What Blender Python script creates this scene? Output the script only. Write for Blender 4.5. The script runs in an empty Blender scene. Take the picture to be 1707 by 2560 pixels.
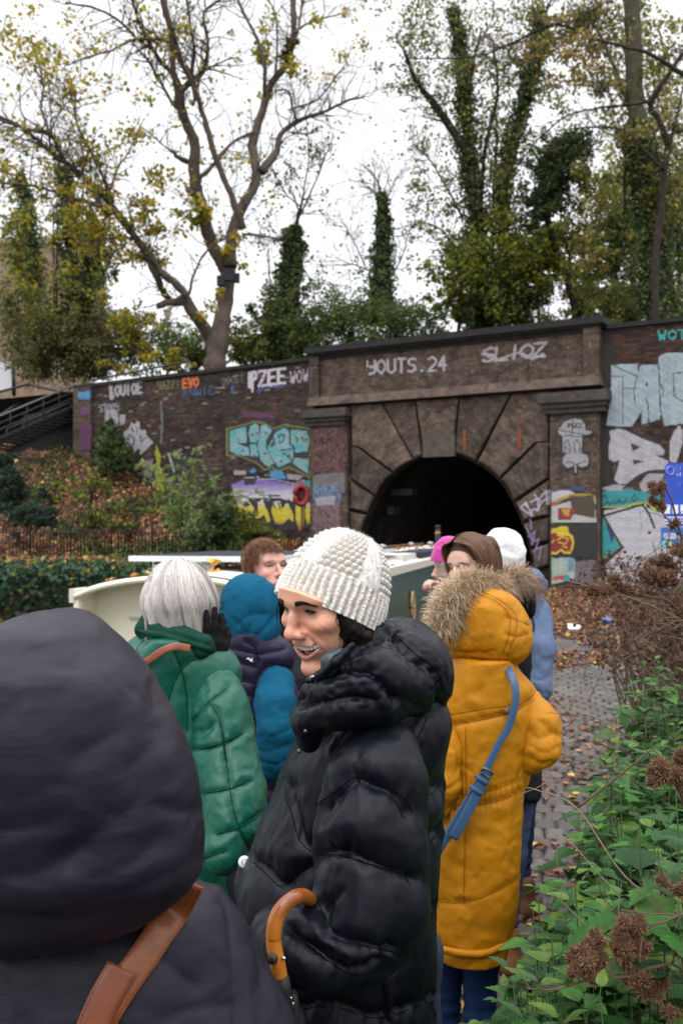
import bpy,math,random
import numpy as np
from mathutils import Vector
# camera, world, sun, exposure
F=2489.0;CX=853.5;HY=1330.0;EYE=1.7
scene=bpy.context.scene
C=scene.collection
cam_d=bpy.data.cameras.new('camera');cam=bpy.data.objects.new('camera',cam_d);C.objects.link(cam)
cam.location=(0,0,EYE);cam.rotation_euler=(math.radians(90),0,0)
cam_d.sensor_fit='VERTICAL';cam_d.sensor_height=36;cam_d.sensor_width=24;cam_d.lens=35.0
cam_d.shift_y=(HY-1280)/2560.0
cam_d.clip_start=0.05;cam_d.clip_end=500
cam_d.dof.use_dof=True;cam_d.dof.focus_distance=1.82;cam_d.dof.aperture_fstop=8.0
scene.camera=cam
world=bpy.data.worlds.new('World');scene.world=world;world.use_nodes=True
nt=world.node_tree;nt.nodes.clear()
w_out=nt.nodes.new('ShaderNodeOutputWorld');w_bg=nt.nodes.new('ShaderNodeBackground')
w_sky=nt.nodes.new('ShaderNodeTexSky');w_sky.sky_type='NISHITA';w_sky.sun_disc=False
w_sky.sun_elevation=math.radians(48);w_sky.sun_rotation=math.radians(200);w_sky.dust_density=6;w_sky.air_density=1.2
w_hsv=nt.nodes.new('ShaderNodeHueSaturation');w_hsv.inputs['Saturation'].default_value=0.25
nt.links.new(w_sky.outputs[0],w_hsv.inputs['Color'])
w_tc=nt.nodes.new('ShaderNodeTexCoord');w_sep=nt.nodes.new('ShaderNodeSeparateXYZ')
nt.links.new(w_tc.outputs['Generated'],w_sep.inputs[0])
w_rmp=nt.nodes.new('ShaderNodeMapRange');w_rmp.inputs['From Min'].default_value=0.48;w_rmp.inputs['From Max'].default_value=1
w_rmp.inputs['To Min'].default_value=9.0;w_rmp.inputs['To Max'].default_value=32.0
nt.links.new(w_sep.outputs['Z'],w_rmp.inputs['Value'])
w_nz=nt.nodes.new('ShaderNodeTexNoise');w_nz.inputs['Scale'].default_value=3.0;w_nz.inputs['Detail'].default_value=3
nt.links.new(w_tc.outputs['Generated'],w_nz.inputs['Vector'])
w_nr=nt.nodes.new('ShaderNodeMapRange');w_nr.inputs['To Min'].default_value=0.90;w_nr.inputs['To Max'].default_value=1.10
nt.links.new(w_nz.outputs['Fac'],w_nr.inputs['Value'])
w_mul=nt.nodes.new('ShaderNodeMath');w_mul.operation='MULTIPLY'
nt.links.new(w_rmp.outputs[0],w_mul.inputs[0]);nt.links.new(w_nr.outputs[0],w_mul.inputs[1])
w_cmb=nt.nodes.new('ShaderNodeCombineXYZ')
w_tint=nt.nodes.new('ShaderNodeVectorMath');w_tint.operation='SCALE'
w_tint.inputs[0].default_value=(0.985,0.99,1.03)
nt.links.new(w_mul.outputs[0],w_tint.inputs['Scale'])
w_mix=nt.nodes.new('ShaderNodeMixRGB');w_mix.inputs['Fac'].default_value=0.9
nt.links.new(w_hsv.outputs[0],w_mix.inputs[1]);nt.links.new(w_tint.outputs[0],w_mix.inputs[2])
nt.links.new(w_mix.outputs[0],w_bg.inputs['Color']);w_bg.inputs['Strength'].default_value=0.12
nt.links.new(w_bg.outputs[0],w_out.inputs['Surface'])
sun_d=bpy.data.lights.new('sun','SUN');sun=bpy.data.objects.new('sun',sun_d);C.objects.link(sun)
sun_d.energy=0.7;sun_d.angle=math.radians(35);sun_d.color=(1.0,0.97,0.93)
sun.rotation_euler=(math.radians(42),0,math.radians(-20));sun.location=(0,0,30)
scene.view_settings.view_transform='Standard';scene.view_settings.look='None'
scene.view_settings.gamma=1.0;scene.view_settings.exposure=0.28
scene.view_settings.use_curve_mapping=False
scene.render.engine='CYCLES'
scene.cycles.max_bounces=6;scene.cycles.diffuse_bounces=3;scene.cycles.glossy_bounces=2
scene.cycles.transmission_bounces=3;scene.cycles.transparent_max_bounces=8
scene.cycles.use_denoising=True
scene.cycles.use_adaptive_sampling=True;scene.cycles.adaptive_threshold=0.02
rng=np.random.default_rng(7);random.seed(7)
R=math.radians
# helpers
def P(px,py,d):
 return np.array([(px-CX)/F*d,d,EYE+(HY-py)/F*d])
def tag(o,label=None,cat=None,group=None,kind=None):
 if label:o['label']=label
 if cat:o['category']=cat
 if group:o['group']=group
 if kind:o['kind']=kind
 return o
def empty(name,loc=(0,0,0),label=None,cat=None,group=None,kind=None,rz=0):
 o=bpy.data.objects.new(name,None);C.objects.link(o);o.location=tuple(loc);o.rotation_euler=(0,0,rz)
 o.empty_display_size=0.1
 bpy.context.view_layer.update()if False else None
 return tag(o,label,cat,group,kind)
def wmat(o):
 from mathutils import Matrix,Euler
 m=Matrix.LocRotScale(o.location,o.rotation_euler,o.scale)
 return wmat(o.parent)@m if o.parent else m
def make_mesh(name,V,polys,cols=None,smooth=True):
 """polys: list of int arrays (n,k); cols: (nv,3) vertex colours"""
 V=np.asarray(V,dtype=np.float32)
 if not isinstance(polys,(list,tuple)):polys=[polys]
 polys=[np.asarray(p,dtype=np.int32)for p in polys if len(p)]
 me=bpy.data.meshes.new(name)
 me.vertices.add(len(V));me.vertices.foreach_set('co',V.ravel())
 nl=sum(p.size for p in polys);npol=sum(len(p)for p in polys)
 me.loops.add(nl);me.polygons.add(npol)
 me.loops.foreach_set('vertex_index',np.concatenate([p.ravel()for p in polys]))
 tot=np.concatenate([np.full(len(p),p.shape[1],np.int32)for p in polys])
 st=np.concatenate([[0],np.cumsum(tot)[:-1]]).astype(np.int32)
 me.polygons.foreach_set('loop_start',st)
 me.polygons.foreach_set('use_smooth',np.full(npol,smooth))
 me.update(calc_edges=True)
 if cols is not None:
  cols=np.asarray(cols,dtype=np.float32)
  if cols.shape[1]==3:cols=np.hstack([cols,np.ones((len(cols),1),np.float32)])
  a=me.color_attributes.new('Col','FLOAT_COLOR','POINT');a.data.foreach_set('color',cols.ravel())
 return me
def link(name,me,mat=None,parent=None,world_coords=True):
 """link a mesh as one object. Vertices are given in world space; a parented part is moved into its thing's frame."""
 o=bpy.data.objects.new(name,me);C.objects.link(o)
 if mat is not None and len(me.materials)==0:
  for m in(mat if isinstance(mat,(list,tuple))else[mat]):me.materials.append(m)
 if parent is not None:
  o.parent=parent
  if world_coords:
   me.transform(wmat(parent).inverted())
 return o
def obj(name,V,polys,mat,parent=None,cols=None,smooth=True,world_coords=True):
 return link(name,make_mesh(name,V,polys,cols,smooth),mat,parent,world_coords)
class Acc:
 """collects pieces for one mesh"""
 def __init__(s):s.V=[];s.Q=[];s.T=[];s.C=[];s.n=0
 def add(s,V,Q=None,T=None,col=None):
  V=np.asarray(V,dtype=float)
  if Q is not None and len(Q):s.Q.append(np.asarray(Q,dtype=int).reshape(-1,4)+s.n)
  if T is not None and len(T):s.T.append(np.asarray(T,dtype=int).reshape(-1,3)+s.n)
  s.V.append(V);s.n+=len(V)
  c=np.ones((len(V),3))if col is None else(np.broadcast_to(np.asarray(col,float),(len(V),3)))
  s.C.append(c)
 def build(s,name,mat,parent=None,smooth=True,world_coords=True):
  polys=[]
  if s.Q:polys.append(np.concatenate(s.Q))
  if s.T:polys.append(np.concatenate(s.T))
  return obj(name,np.concatenate(s.V),polys,mat,parent,np.concatenate(s.C),smooth,world_coords)
BOXQ=np.array([[0,3,2,1],[4,5,6,7],[0,1,5,4],[1,2,6,5],[2,3,7,6],[3,0,4,7]])
def boxv(lo,hi):
 x0,y0,z0=lo;x1,y1,z1=hi
 return np.array([[x0,y0,z0],[x1,y0,z0],[x1,y1,z0],[x0,y1,z0],[x0,y0,z1],[x1,y0,z1],[x1,y1,z1],[x0,y1,z1]],float)
def tube(pts,rad,sides=6,cap=True,flat=None):
 """tapered tube along a polyline; returns V, Q, T"""
 pts=np.asarray(pts,float);n=len(pts);rad=np.broadcast_to(np.asarray(rad,float),(n,))
 t=np.gradient(pts,axis=0);t/=np.linalg.norm(t,axis=1,keepdims=True)+1e-12
 ref=np.array([0,0,1.0])if abs(t[:,2]).mean()<0.8 else np.array([0.3,1.0,0])
 a=np.cross(t,ref);a/=np.linalg.norm(a,axis=1,keepdims=True)+1e-12
 b=np.cross(t,a)
 th=np.arange(sides)/sides*2*np.pi
 V=pts[:,None,:]+rad[:,None,None]*(np.cos(th)[None,:,None]*a[:,None,:]+np.sin(th)[None,:,None]*b[:,None,:]*(1 if flat is None else flat))
 V=V.reshape(-1,3)
 i=np.arange(n-1)[:,None]*sides;j=np.arange(sides)[None,:];j2=(j+1)%sides
 Q=np.stack([i+j,i+j2,i+sides+j2,i+sides+j],-1).reshape(-1,4)
 T=[]
 if cap:
  V=np.vstack([V,pts[0],pts[-1]]);c0=n*sides;c1=c0+1
  T=[[c0,(k+1)%sides,k]for k in range(sides)]+[[c1,(n-1)*sides+k,(n-1)*sides+(k+1)%sides]for k in range(sides)]
 return V,Q,T
def smooth_line(pts,m=6):
 """Catmull-Rom resampling of rows (any number of columns)"""
 p=np.asarray(pts,float)
 if len(p)<3:
  s=np.linspace(0,1,m+1)[:,None];return p[0]*(1-s)+p[-1]*s
 q=np.vstack([2*p[0]-p[1],p,2*p[-1]-p[-2]]);out=[]
 for i in range(1,len(q)-2):
  for s in np.arange(m)/m:
   out.append(0.5*((2*q[i])+(-q[i-1]+q[i+1])*s+(2*q[i-1]-5*q[i]+4*q[i+1]-q[i+2])*s*s+(-q[i-1]+3*q[i]-3*q[i+1]+q[i+2])*s**3))
 out.append(q[-2]);return np.array(out)
def _hash(ix,iy,iz,seed):
 h=(ix*374761393+iy*668265263+iz*2147483647+seed*974711)&0xffffffff
 h=((h^(h>>13))*1274126177)&0xffffffff
 h=(h^(h>>16))&0xffff
 return h/32767.5-1.0
def vnoise(p,seed=0):
 """value noise in -1..1 for points (n,3)"""
 p=np.asarray(p,float);i=np.floor(p).astype(np.int64);f=p-i;f=f*f*f*(f*(f*6-15)+10)
 r=0
 for dx in(0,1):
  for dy in(0,1):
   for dz in(0,1):
    w=(f[:,0]if dx else 1-f[:,0])*(f[:,1]if dy else 1-f[:,1])*(f[:,2]if dz else 1-f[:,2])
    r=r+w*_hash(i[:,0]+dx,i[:,1]+dy,i[:,2]+dz,seed)
 return r
def fbm(p,oct=3,seed=0):
 r=0;a=1.0;p=np.asarray(p,float)
 for k in range(oct):r=r+a*vnoise(p*2**k+17.3*k,seed+k);a*=0.5
 return r/1.75
# materials
def mat(name,col=(0.5,0.5,0.5),rough=0.7,spec=0.35,metal=0.0,attr=False,var=None,bump=None,bump2=None,coord='Object',trans=0.0,sheen=0.0,weave=None,sss=0.0,wear=None,crumple=None):
 m=bpy.data.materials.new(name);m.use_nodes=True;n=m.node_tree;L=n.links
 b=n.nodes['Principled BSDF'];out=n.nodes['Material Output']
 b.inputs['Roughness'].default_value=rough;b.inputs['Specular IOR Level'].default_value=spec;b.inputs['Metallic'].default_value=metal
 tc=n.nodes.new('ShaderNodeTexCoord')
 if attr:
  at=n.nodes.new('ShaderNodeAttribute');at.attribute_name='Col';cur=at.outputs['Color']
  if tuple(col)!=(1,1,1):
   mx=n.nodes.new('ShaderNodeMixRGB');mx.blend_type='MULTIPLY';mx.inputs[0].default_value=1;mx.inputs[2].default_value=(*col,1);L.new(cur,mx.inputs[1]);cur=mx.outputs[0]
 else:
  rgb=n.nodes.new('ShaderNodeRGB');rgb.outputs[0].default_value=(*col,1);cur=rgb.outputs[0]
 if var:
  nz=n.nodes.new('ShaderNodeTexNoise');nz.inputs['Scale'].default_value=var[0];nz.inputs['Detail'].default_value=5;nz.inputs['Roughness'].default_value=0.65
  L.new(tc.outputs[coord],nz.inputs['Vector'])
  mr=n.nodes.new('ShaderNodeMapRange');mr.inputs['From Min'].default_value=0.25;mr.inputs['From Max'].default_value=0.75
  mr.inputs['To Min'].default_value=1-var[1];mr.inputs['To Max'].default_value=1+var[1];L.new(nz.outputs['Fac'],mr.inputs['Value'])
  vm=n.nodes.new('ShaderNodeVectorMath');vm.operation='SCALE';L.new(cur,vm.inputs[0]);L.new(mr.outputs[0],vm.inputs['Scale']);cur=vm.outputs[0]
 if wear:
  nz=n.nodes.new('ShaderNodeTexNoise');nz.inputs['Scale'].default_value=wear[0];nz.inputs['Detail'].default_value=6;nz.inputs['Roughness'].default_value=0.7
  L.new(tc.outputs[coord],nz.inputs['Vector'])
  mr=n.nodes.new('ShaderNodeMapRange');mr.inputs['From Min'].default_value=wear[1]-0.04;mr.inputs['From Max'].default_value=wear[1]+0.06;L.new(nz.outputs['Fac'],mr.inputs['Value'])
  mx=n.nodes.new('ShaderNodeMixRGB');L.new(mr.outputs[0],mx.inputs[0]);L.new(cur,mx.inputs[1]);mx.inputs[2].default_value=(*wear[2],1);cur=mx.outputs[0]
 L.new(cur,b.inputs['Base Color'])
 nrm=None
 for bp in(bump,bump2):
  if bp:
   nz=n.nodes.new('ShaderNodeTexNoise');nz.inputs['Scale'].default_value=bp[0];nz.inputs['Detail'].default_value=4
   if len(bp)>3:
    mp=n.nodes.new('ShaderNodeMapping');mp.inputs['Scale'].default_value=bp[3];L.new(tc.outputs[coord],mp.inputs[0]);L.new(mp.outputs[0],nz.inputs['Vector'])
   else:L.new(tc.outputs[coord],nz.inputs['Vector'])
   bu=n.nodes.new('ShaderNodeBump');bu.inputs['Strength'].default_value=bp[1];bu.inputs['Distance'].default_value=bp[2]
   L.new(nz.outputs['Fac'],bu.inputs['Height'])
   if nrm is not None:L.new(nrm,bu.inputs['Normal'])
   nrm=bu.outputs[0]
 if crumple:
  nz=n.nodes.new('ShaderNodeTexNoise');nz.noise_type='RIDGED_MULTIFRACTAL';nz.inputs['Scale'].default_value=crumple[0];nz.inputs['Detail'].default_value=3;nz.inputs['Distortion'].default_value=.6
  mp=n.nodes.new('ShaderNodeMapping');mp.inputs['Scale'].default_value=crumple[3];L.new(tc.outputs[coord],mp.inputs[0]);L.new(mp.outputs[0],nz.inputs['Vector'])
  bu=n.nodes.new('ShaderNodeBump');bu.invert=True;bu.inputs['Strength'].default_value=crumple[1];bu.inputs['Distance'].default_value=crumple[2]
  L.new(nz.outputs['Fac'],bu.inputs['Height'])
  if nrm is not None:L.new(nrm,bu.inputs['Normal'])
  nrm=bu.outputs[0]
 if weave:
  wv=n.nodes.new('ShaderNodeTexWave');wv.inputs['Scale'].default_value=weave[0];wv.bands_direction='Z'
  L.new(tc.outputs[coord],wv.inputs['Vector'])
  wx=n.nodes.new('ShaderNodeTexWave');wx.inputs['Scale'].default_value=weave[0];wx.bands_direction='X'
  L.new(tc.outputs[coord],wx.inputs['Vector'])
  ad=n.nodes.new('ShaderNodeMath');ad.operation='MAXIMUM';L.new(wv.outputs['Fac'],ad.inputs[0]);L.new(wx.outputs['Fac'],ad.inputs[1])
  bu=n.nodes.new('ShaderNodeBump');bu.inputs['Strength'].default_value=weave[1];bu.inputs['Distance'].default_value=0.001
  L.new(ad.outputs[0],bu.inputs['Height'])
  if nrm is not None:L.new(nrm,bu.inputs['Normal'])
  nrm=bu.outputs[0]
 if nrm is not None:L.new(nrm,b.inputs['Normal'])
 if sheen:b.inputs['Sheen Weight'].default_value=sheen;b.inputs['Sheen Roughness'].default_value=0.4
 if sss:b.inputs['Subsurface Weight'].default_value=sss;b.inputs['Subsurface Radius'].default_value=(0.012,0.005,0.003);b.inputs['Subsurface Scale'].default_value=0.5
 if trans:
  tr=n.nodes.new('ShaderNodeBsdfTranslucent');L.new(cur,tr.inputs['Color'])
  ms=n.nodes.new('ShaderNodeMixShader');ms.inputs[0].default_value=trans
  L.new(b.outputs[0],ms.inputs[1]);L.new(tr.outputs[0],ms.inputs[2]);L.new(ms.outputs[0],out.inputs['Surface'])
 return m
# implicit surfaces (bodies, clothes, heads)
def rot_xyz(rx=0,ry=0,rz=0):
 cx,sx,cy,sy,cz,sz=math.cos(rx),math.sin(rx),math.cos(ry),math.sin(ry),math.cos(rz),math.sin(rz)
 X=np.array([[1,0,0],[0,cx,-sx],[0,sx,cx]]);Y=np.array([[cy,0,sy],[0,1,0],[-sy,0,cy]]);Z=np.array([[cz,-sz,0],[sz,cz,0],[0,0,1]])
 return Z@Y@X
def s_ell(c,r,rot=None):
 c=np.asarray(c,float);r=np.asarray(r,float)
 def f(p):
  q=p-c
  if rot is not None:q=q@rot
  k0=np.sqrt(((q/r)**2).sum(-1));k1=np.sqrt(((q/(r*r))**2).sum(-1))+1e-9
  return k0*(k0-1)/k1
 f.box=(c-r.max(),c+r.max());return f
def s_cap(a,b,ra,rb,flat=None):
 a=np.asarray(a,float);b=np.asarray(b,float);ab=b-a;L2=(ab*ab).sum()
 def f(p):
  q=p-a;t=np.clip((q@ab)/L2,0,1);w=q-t[:,None]*ab
  if flat is not None:
   ax,k=flat;ax=np.asarray(ax,float);s=w@ax;w=w+(s*(1/k-1))[:,None]*ax
  return np.sqrt((w*w).sum(-1))-(ra+(rb-ra)*t)
 r=max(ra,rb);f.box=(np.minimum(a,b)-r,np.maximum(a,b)+r);return f
def s_chain(pts,rads,k=0.02,flat=None):
 fs=[s_cap(pts[i],pts[i+1],rads[i],rads[i+1],flat)for i in range(len(pts)-1)]
 return s_union(fs,k)
def s_loft(rows,power=2.2):
 """rows of (z, cx, cy, rx, ry, angle) from bottom to top"""
 R_=np.asarray(rows,float);R_=R_[np.argsort(R_[:,0])]
 S=smooth_line(R_,8)
 S=S[np.concatenate([[True],np.diff(S[:,0])>1e-5])]
 z0,z1=R_[0,0],R_[-1,0]
 def f(p):
  z=np.clip(p[:,2],z0,z1);g=[np.interp(z,S[:,0],S[:,k])for k in range(1,6)]
  dx=p[:,0]-g[0];dy=p[:,1]-g[1];ca,sa=np.cos(g[4]),np.sin(g[4])
  u=dx*ca+dy*sa;v=-dx*sa+dy*ca
  rx,ry=np.maximum(g[2],1e-3),np.maximum(g[3],1e-3)
  k=(np.abs(u/rx)**power+np.abs(v/ry)**power)**(1/power)
  s=(k-1)*np.minimum(rx,ry)
  dz=np.maximum(z0-p[:,2],p[:,2]-z1)
  return np.where(dz>0,np.maximum(s,dz),np.maximum(s,dz))
 m=max(R_[:,3].max(),R_[:,4].max())
 f.box=(np.array([R_[:,1].min()-m,R_[:,2].min()-m,z0]),np.array([R_[:,1].max()+m,R_[:,2].max()+m,z1]));return f
def smin(a,b,k):
 h=np.clip(0.5+0.5*(b-a)/k,0,1);return b*(1-h)+a*h-k*h*(1-h)
def s_union(fs,k=0.02):
 def f(p):
  r=fs[0](p)
  for g in fs[1:]:r=smin(r,g(p),k)
  return r
 f.box=(np.min([g.box[0]for g in fs],axis=0),np.max([g.box[1]for g in fs],axis=0));return f
def s_sub(a,b,k=0.01):
 def f(p):return-smin(-a(p),b(p),k)
 f.box=a.box;return f
def s_int(a,b,k=0.01):
 def f(p):return-smin(-a(p),-b(p),k)
 f.box=a.box;return f
def s_plane(pt,nrm):
 """inside is opposite the normal"""
 pt=np.asarray(pt,float);nrm=np.asarray(nrm,float);nrm=nrm/np.linalg.norm(nrm)
 def f(p):return(p-pt)@nrm
 f.box=(pt-9,pt+9);return f
def s_shell(a,t):
 def f(p):return np.abs(a(p))-t
 f.box=(a.box[0]-t,a.box[1]+t);return f
def polygonise(f,h,pad=0.03,box=None,coarse=4):
 lo,hi=(f.box if box is None else box);lo=np.asarray(lo)-pad;hi=np.asarray(hi)+pad
 nc=np.ceil((hi-lo)/(h*coarse)).astype(int)+1;H=h*coarse
 g=np.stack(np.meshgrid(*[np.arange(n)for n in nc],indexing='ij'),-1).reshape(-1,3)
 fc=f(lo+(g+0.5)*H).reshape(nc)
 act=np.abs(fc)<H*1.5
 D=np.repeat(np.repeat(np.repeat(fc,coarse,0),coarse,1),coarse,2).astype(np.float32)
 ai=np.argwhere(act)
 off=np.stack(np.meshgrid(*[np.arange(coarse)]*3,indexing='ij'),-1).reshape(-1,3)
 idx=(ai[:,None,:]*coarse+off[None]).reshape(-1,3)
 vals=np.empty(len(idx),np.float32)
 for s in range(0,len(idx),400000):
  vals[s:s+400000]=f(lo+(idx[s:s+400000]+0.5)*h)
 D[idx[:,0],idx[:,1],idx[:,2]]=vals
 S=D<0
 mix=np.zeros(tuple(np.array(S.shape)-1),bool);a0=S[:-1,:-1,:-1]
 for dx in(0,1):
  for dy in(0,1):
   for dz in(0,1):
    mix|=(S[dx:S.shape[0]-1+dx,dy:S.shape[1]-1+dy,dz:S.shape[2]-1+dz]!=a0)
 cells=np.argwhere(mix);n=len(cells)
 ids=np.full(mix.shape,-1,np.int32);ids[cells[:,0],cells[:,1],cells[:,2]]=np.arange(n)
 corner=np.array([[x,y,z]for x in(0,1)for y in(0,1)for z in(0,1)])
 cv=np.stack([D[cells[:,0]+c[0],cells[:,1]+c[1],cells[:,2]+c[2]]for c in corner],1)
 acc=np.zeros((n,3));cnt=np.zeros(n)
 for i in range(8):
  for j in range(i+1,8):
   if np.abs(corner[i]-corner[j]).sum()==1:
    a,b=cv[:,i],cv[:,j];m=(a<0)!=(b<0)
    t=np.where(m,a/np.where(m,a-b,1),0)
    acc+=np.where(m[:,None],corner[i]+t[:,None]*(corner[j]-corner[i]),0);cnt+=m
 V=lo+(cells+acc/cnt[:,None]+0.5)*h
 Q=[]
 for ax in range(3):
  sl0=[slice(None)]*3;sl1=[slice(None)]*3;sl0[ax]=slice(None,-1);sl1[ax]=slice(1,None)
  A,B=S[tuple(sl0)],S[tuple(sl1)];e=np.argwhere(A!=B)
  e=e[(e[:,(ax+1)%3]>0)&(e[:,(ax+2)%3]>0)&(e[:,(ax+1)%3]<S.shape[(ax+1)%3]-1)&(e[:,(ax+2)%3]<S.shape[(ax+2)%3]-1)]
  u=np.zeros(3,int);u[(ax+1)%3]=1;w=np.zeros(3,int);w[(ax+2)%3]=1
  q=np.stack([ids[tuple((e-u-w).T)],ids[tuple((e-w).T)],ids[tuple(e.T)],ids[tuple((e-u).T)]],1)
  flip=~A[tuple(e.T)];q[flip]=q[flip][:,::-1];Q.append(q)
 Q=np.concatenate(Q);Q=Q[(Q>=0).all(1)]
 return V,Q
def vnormals(V,Q):
 n=np.zeros_like(V);a=V[Q[:,2]]-V[Q[:,0]];b=V[Q[:,3]]-V[Q[:,1]];c=np.cross(a,b)
 for k in range(4):
  for ax in range(3):n[:,ax]+=np.bincount(Q[:,k],c[:,ax],len(V))
 return n/(np.linalg.norm(n,axis=1,keepdims=True)+1e-12)
def relax(V,Q,it=2,w=0.5):
 e=np.concatenate([Q[:,[0,1]],Q[:,[1,2]],Q[:,[2,3]],Q[:,[3,0]]]);e=np.concatenate([e,e[:,::-1]])
 cnt=np.bincount(e[:,0],minlength=len(V))[:,None]+1e-9
 for _ in range(it):
  m=np.stack([np.bincount(e[:,0],V[e[:,1],k],len(V))for k in range(3)],1)/cnt
  V=V*(1-w)+m*w
 return V
def proj(V):
 """photo coordinates of world points (for laying seams along drawn lines)"""
 d=np.maximum(V[:,1],0.05);return np.stack([CX+V[:,0]/d*F,HY-(V[:,2]-EYE)/d*F],1)
def seg_dist(p,line):
 """distance of 2-D points to a polyline, and the side-free parameter"""
 line=np.asarray(line,float);best=np.full(len(p),1e9)
 for a,b in zip(line[:-1],line[1:]):
  ab=b-a;t=np.clip(((p-a)@ab)/(ab@ab+1e-9),0,1);w=p-a-t[:,None]*ab
  best=np.minimum(best,np.sqrt((w*w).sum(1)))
 return best
def seam_disp(V,N,lines,width,depth,front=True):
 """groove (negative) along drawn quilting lines, in metres; only on the side of the cloth they were sewn"""
 q=proj(V);px=V[:,1]/F;r=np.zeros(len(V))
 for ln in lines:
  ln=smooth_line(ln,5)if len(ln)>2 else np.asarray(ln,float)
  d=seg_dist(q,ln)*px
  r=np.minimum(r,-depth*np.exp(-(d/width)**1.0))
 view=V-np.array([0,0,EYE]);facing=-(N*view).sum(1)
 if front:r=r*np.clip(facing*4+0.6,0,1)
 return r
def drape(V,pts,eps=0.002,rad=7.0):
 """points of a finished surface along a drawn line, lifted slightly off it"""
 q=proj(V);out=[]
 for x,y in pts:
  d=np.hypot(q[:,0]-x,q[:,1]-y);m=np.where(d<max(rad,d.min()+1))[0];k=m[V[m,1].argmin()];out.append(P(x,y,V[k,1]-eps))
 return np.array(out)
SV={}
def stitch(V,parent,lines,m,r=0.0011,eps=0.0006,name='seam'):  # dark thread tubes along seams, also standing in for shade in the grooves
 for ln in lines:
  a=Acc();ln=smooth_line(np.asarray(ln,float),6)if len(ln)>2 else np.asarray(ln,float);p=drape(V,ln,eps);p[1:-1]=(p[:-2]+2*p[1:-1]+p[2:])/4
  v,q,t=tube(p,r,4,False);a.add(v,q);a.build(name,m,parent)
def sculpt(name,f,h,mat_,parent,disp=None,col=None,pad=0.03,relax_it=1,box=None):
 V,Q=polygonise(f,h,pad,box)
 V=relax(V,Q,relax_it)
 if disp is not None:
  N=vnormals(V,Q);V=V+N*disp(V,N)[:,None]
 cols=col(V,vnormals(V,Q))if col is not None else None;SV['last']=V
 return obj(name,V,[Q],mat_,parent,cols)
# tunnel portal and the long brick retaining wall
A0=np.array([-1.09,34.2]);UD=np.array([0.865,-0.502]);ND=np.array([-0.502,-0.865])
def L3(u,off,z):
 u=np.asarray(u,float);z=np.asarray(z,float);off=np.asarray(off,float)
 return np.stack(np.broadcast_arrays(A0[0]+UD[0]*u+ND[0]*off,A0[1]+UD[1]*u+ND[1]*off,z),-1)
def UZ(px,py,off=0.0):
 """point of the wall plane (pushed out by off) seen at a photo position"""
 px=np.asarray(px,float);py=np.asarray(py,float);t=(px-CX)/F;a=A0+ND*off
 u=(t*a[1]-a[0])/(UD[0]-t*UD[1]);d=a[1]+UD[1]*u
 return u,EYE+(HY-py)/F*d
def lbox(acc,u0,u1,o0,o1,z0,z1,zt=None,col=None,bev=0.0):
 """box in wall coordinates; z1 may be a pair for a top that slopes along the wall"""
 za,zb=(z1 if isinstance(z1,(tuple,list))else(z1,z1));ya,yb=(z0 if isinstance(z0,(tuple,list))else(z0,z0))
 V=np.array([L3(u0,o0,ya),L3(u1,o0,yb),L3(u1,o1,yb),L3(u0,o1,ya),L3(u0,o0,za),L3(u1,o0,zb),L3(u1,o1,zb),L3(u0,o1,za)])
 acc.add(V,BOXQ[:,::-1],col=col)
def uzp(x,y,off=0.0):return UZ(740+x/1.6215,780+y/1.6215,off)
M_brick=mat('sooty_brick',(1,1,1),rough=0.88,spec=0.2,attr=True,var=(6,0.35),bump=(30,0.5,0.01))
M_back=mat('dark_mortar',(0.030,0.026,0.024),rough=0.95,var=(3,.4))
M_stone=mat('sooty_stone',(0.060,0.052,0.047),rough=0.85,spec=.2,var=(4,.5),bump=(12,.6,.03),wear=(2.2,.63,(.030,.036,.018)))
M_cope=mat('coping_stone',(0.022,0.021,0.020),rough=0.85,spec=.25,var=(5,.4),bump=(15,.5,.02))
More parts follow.
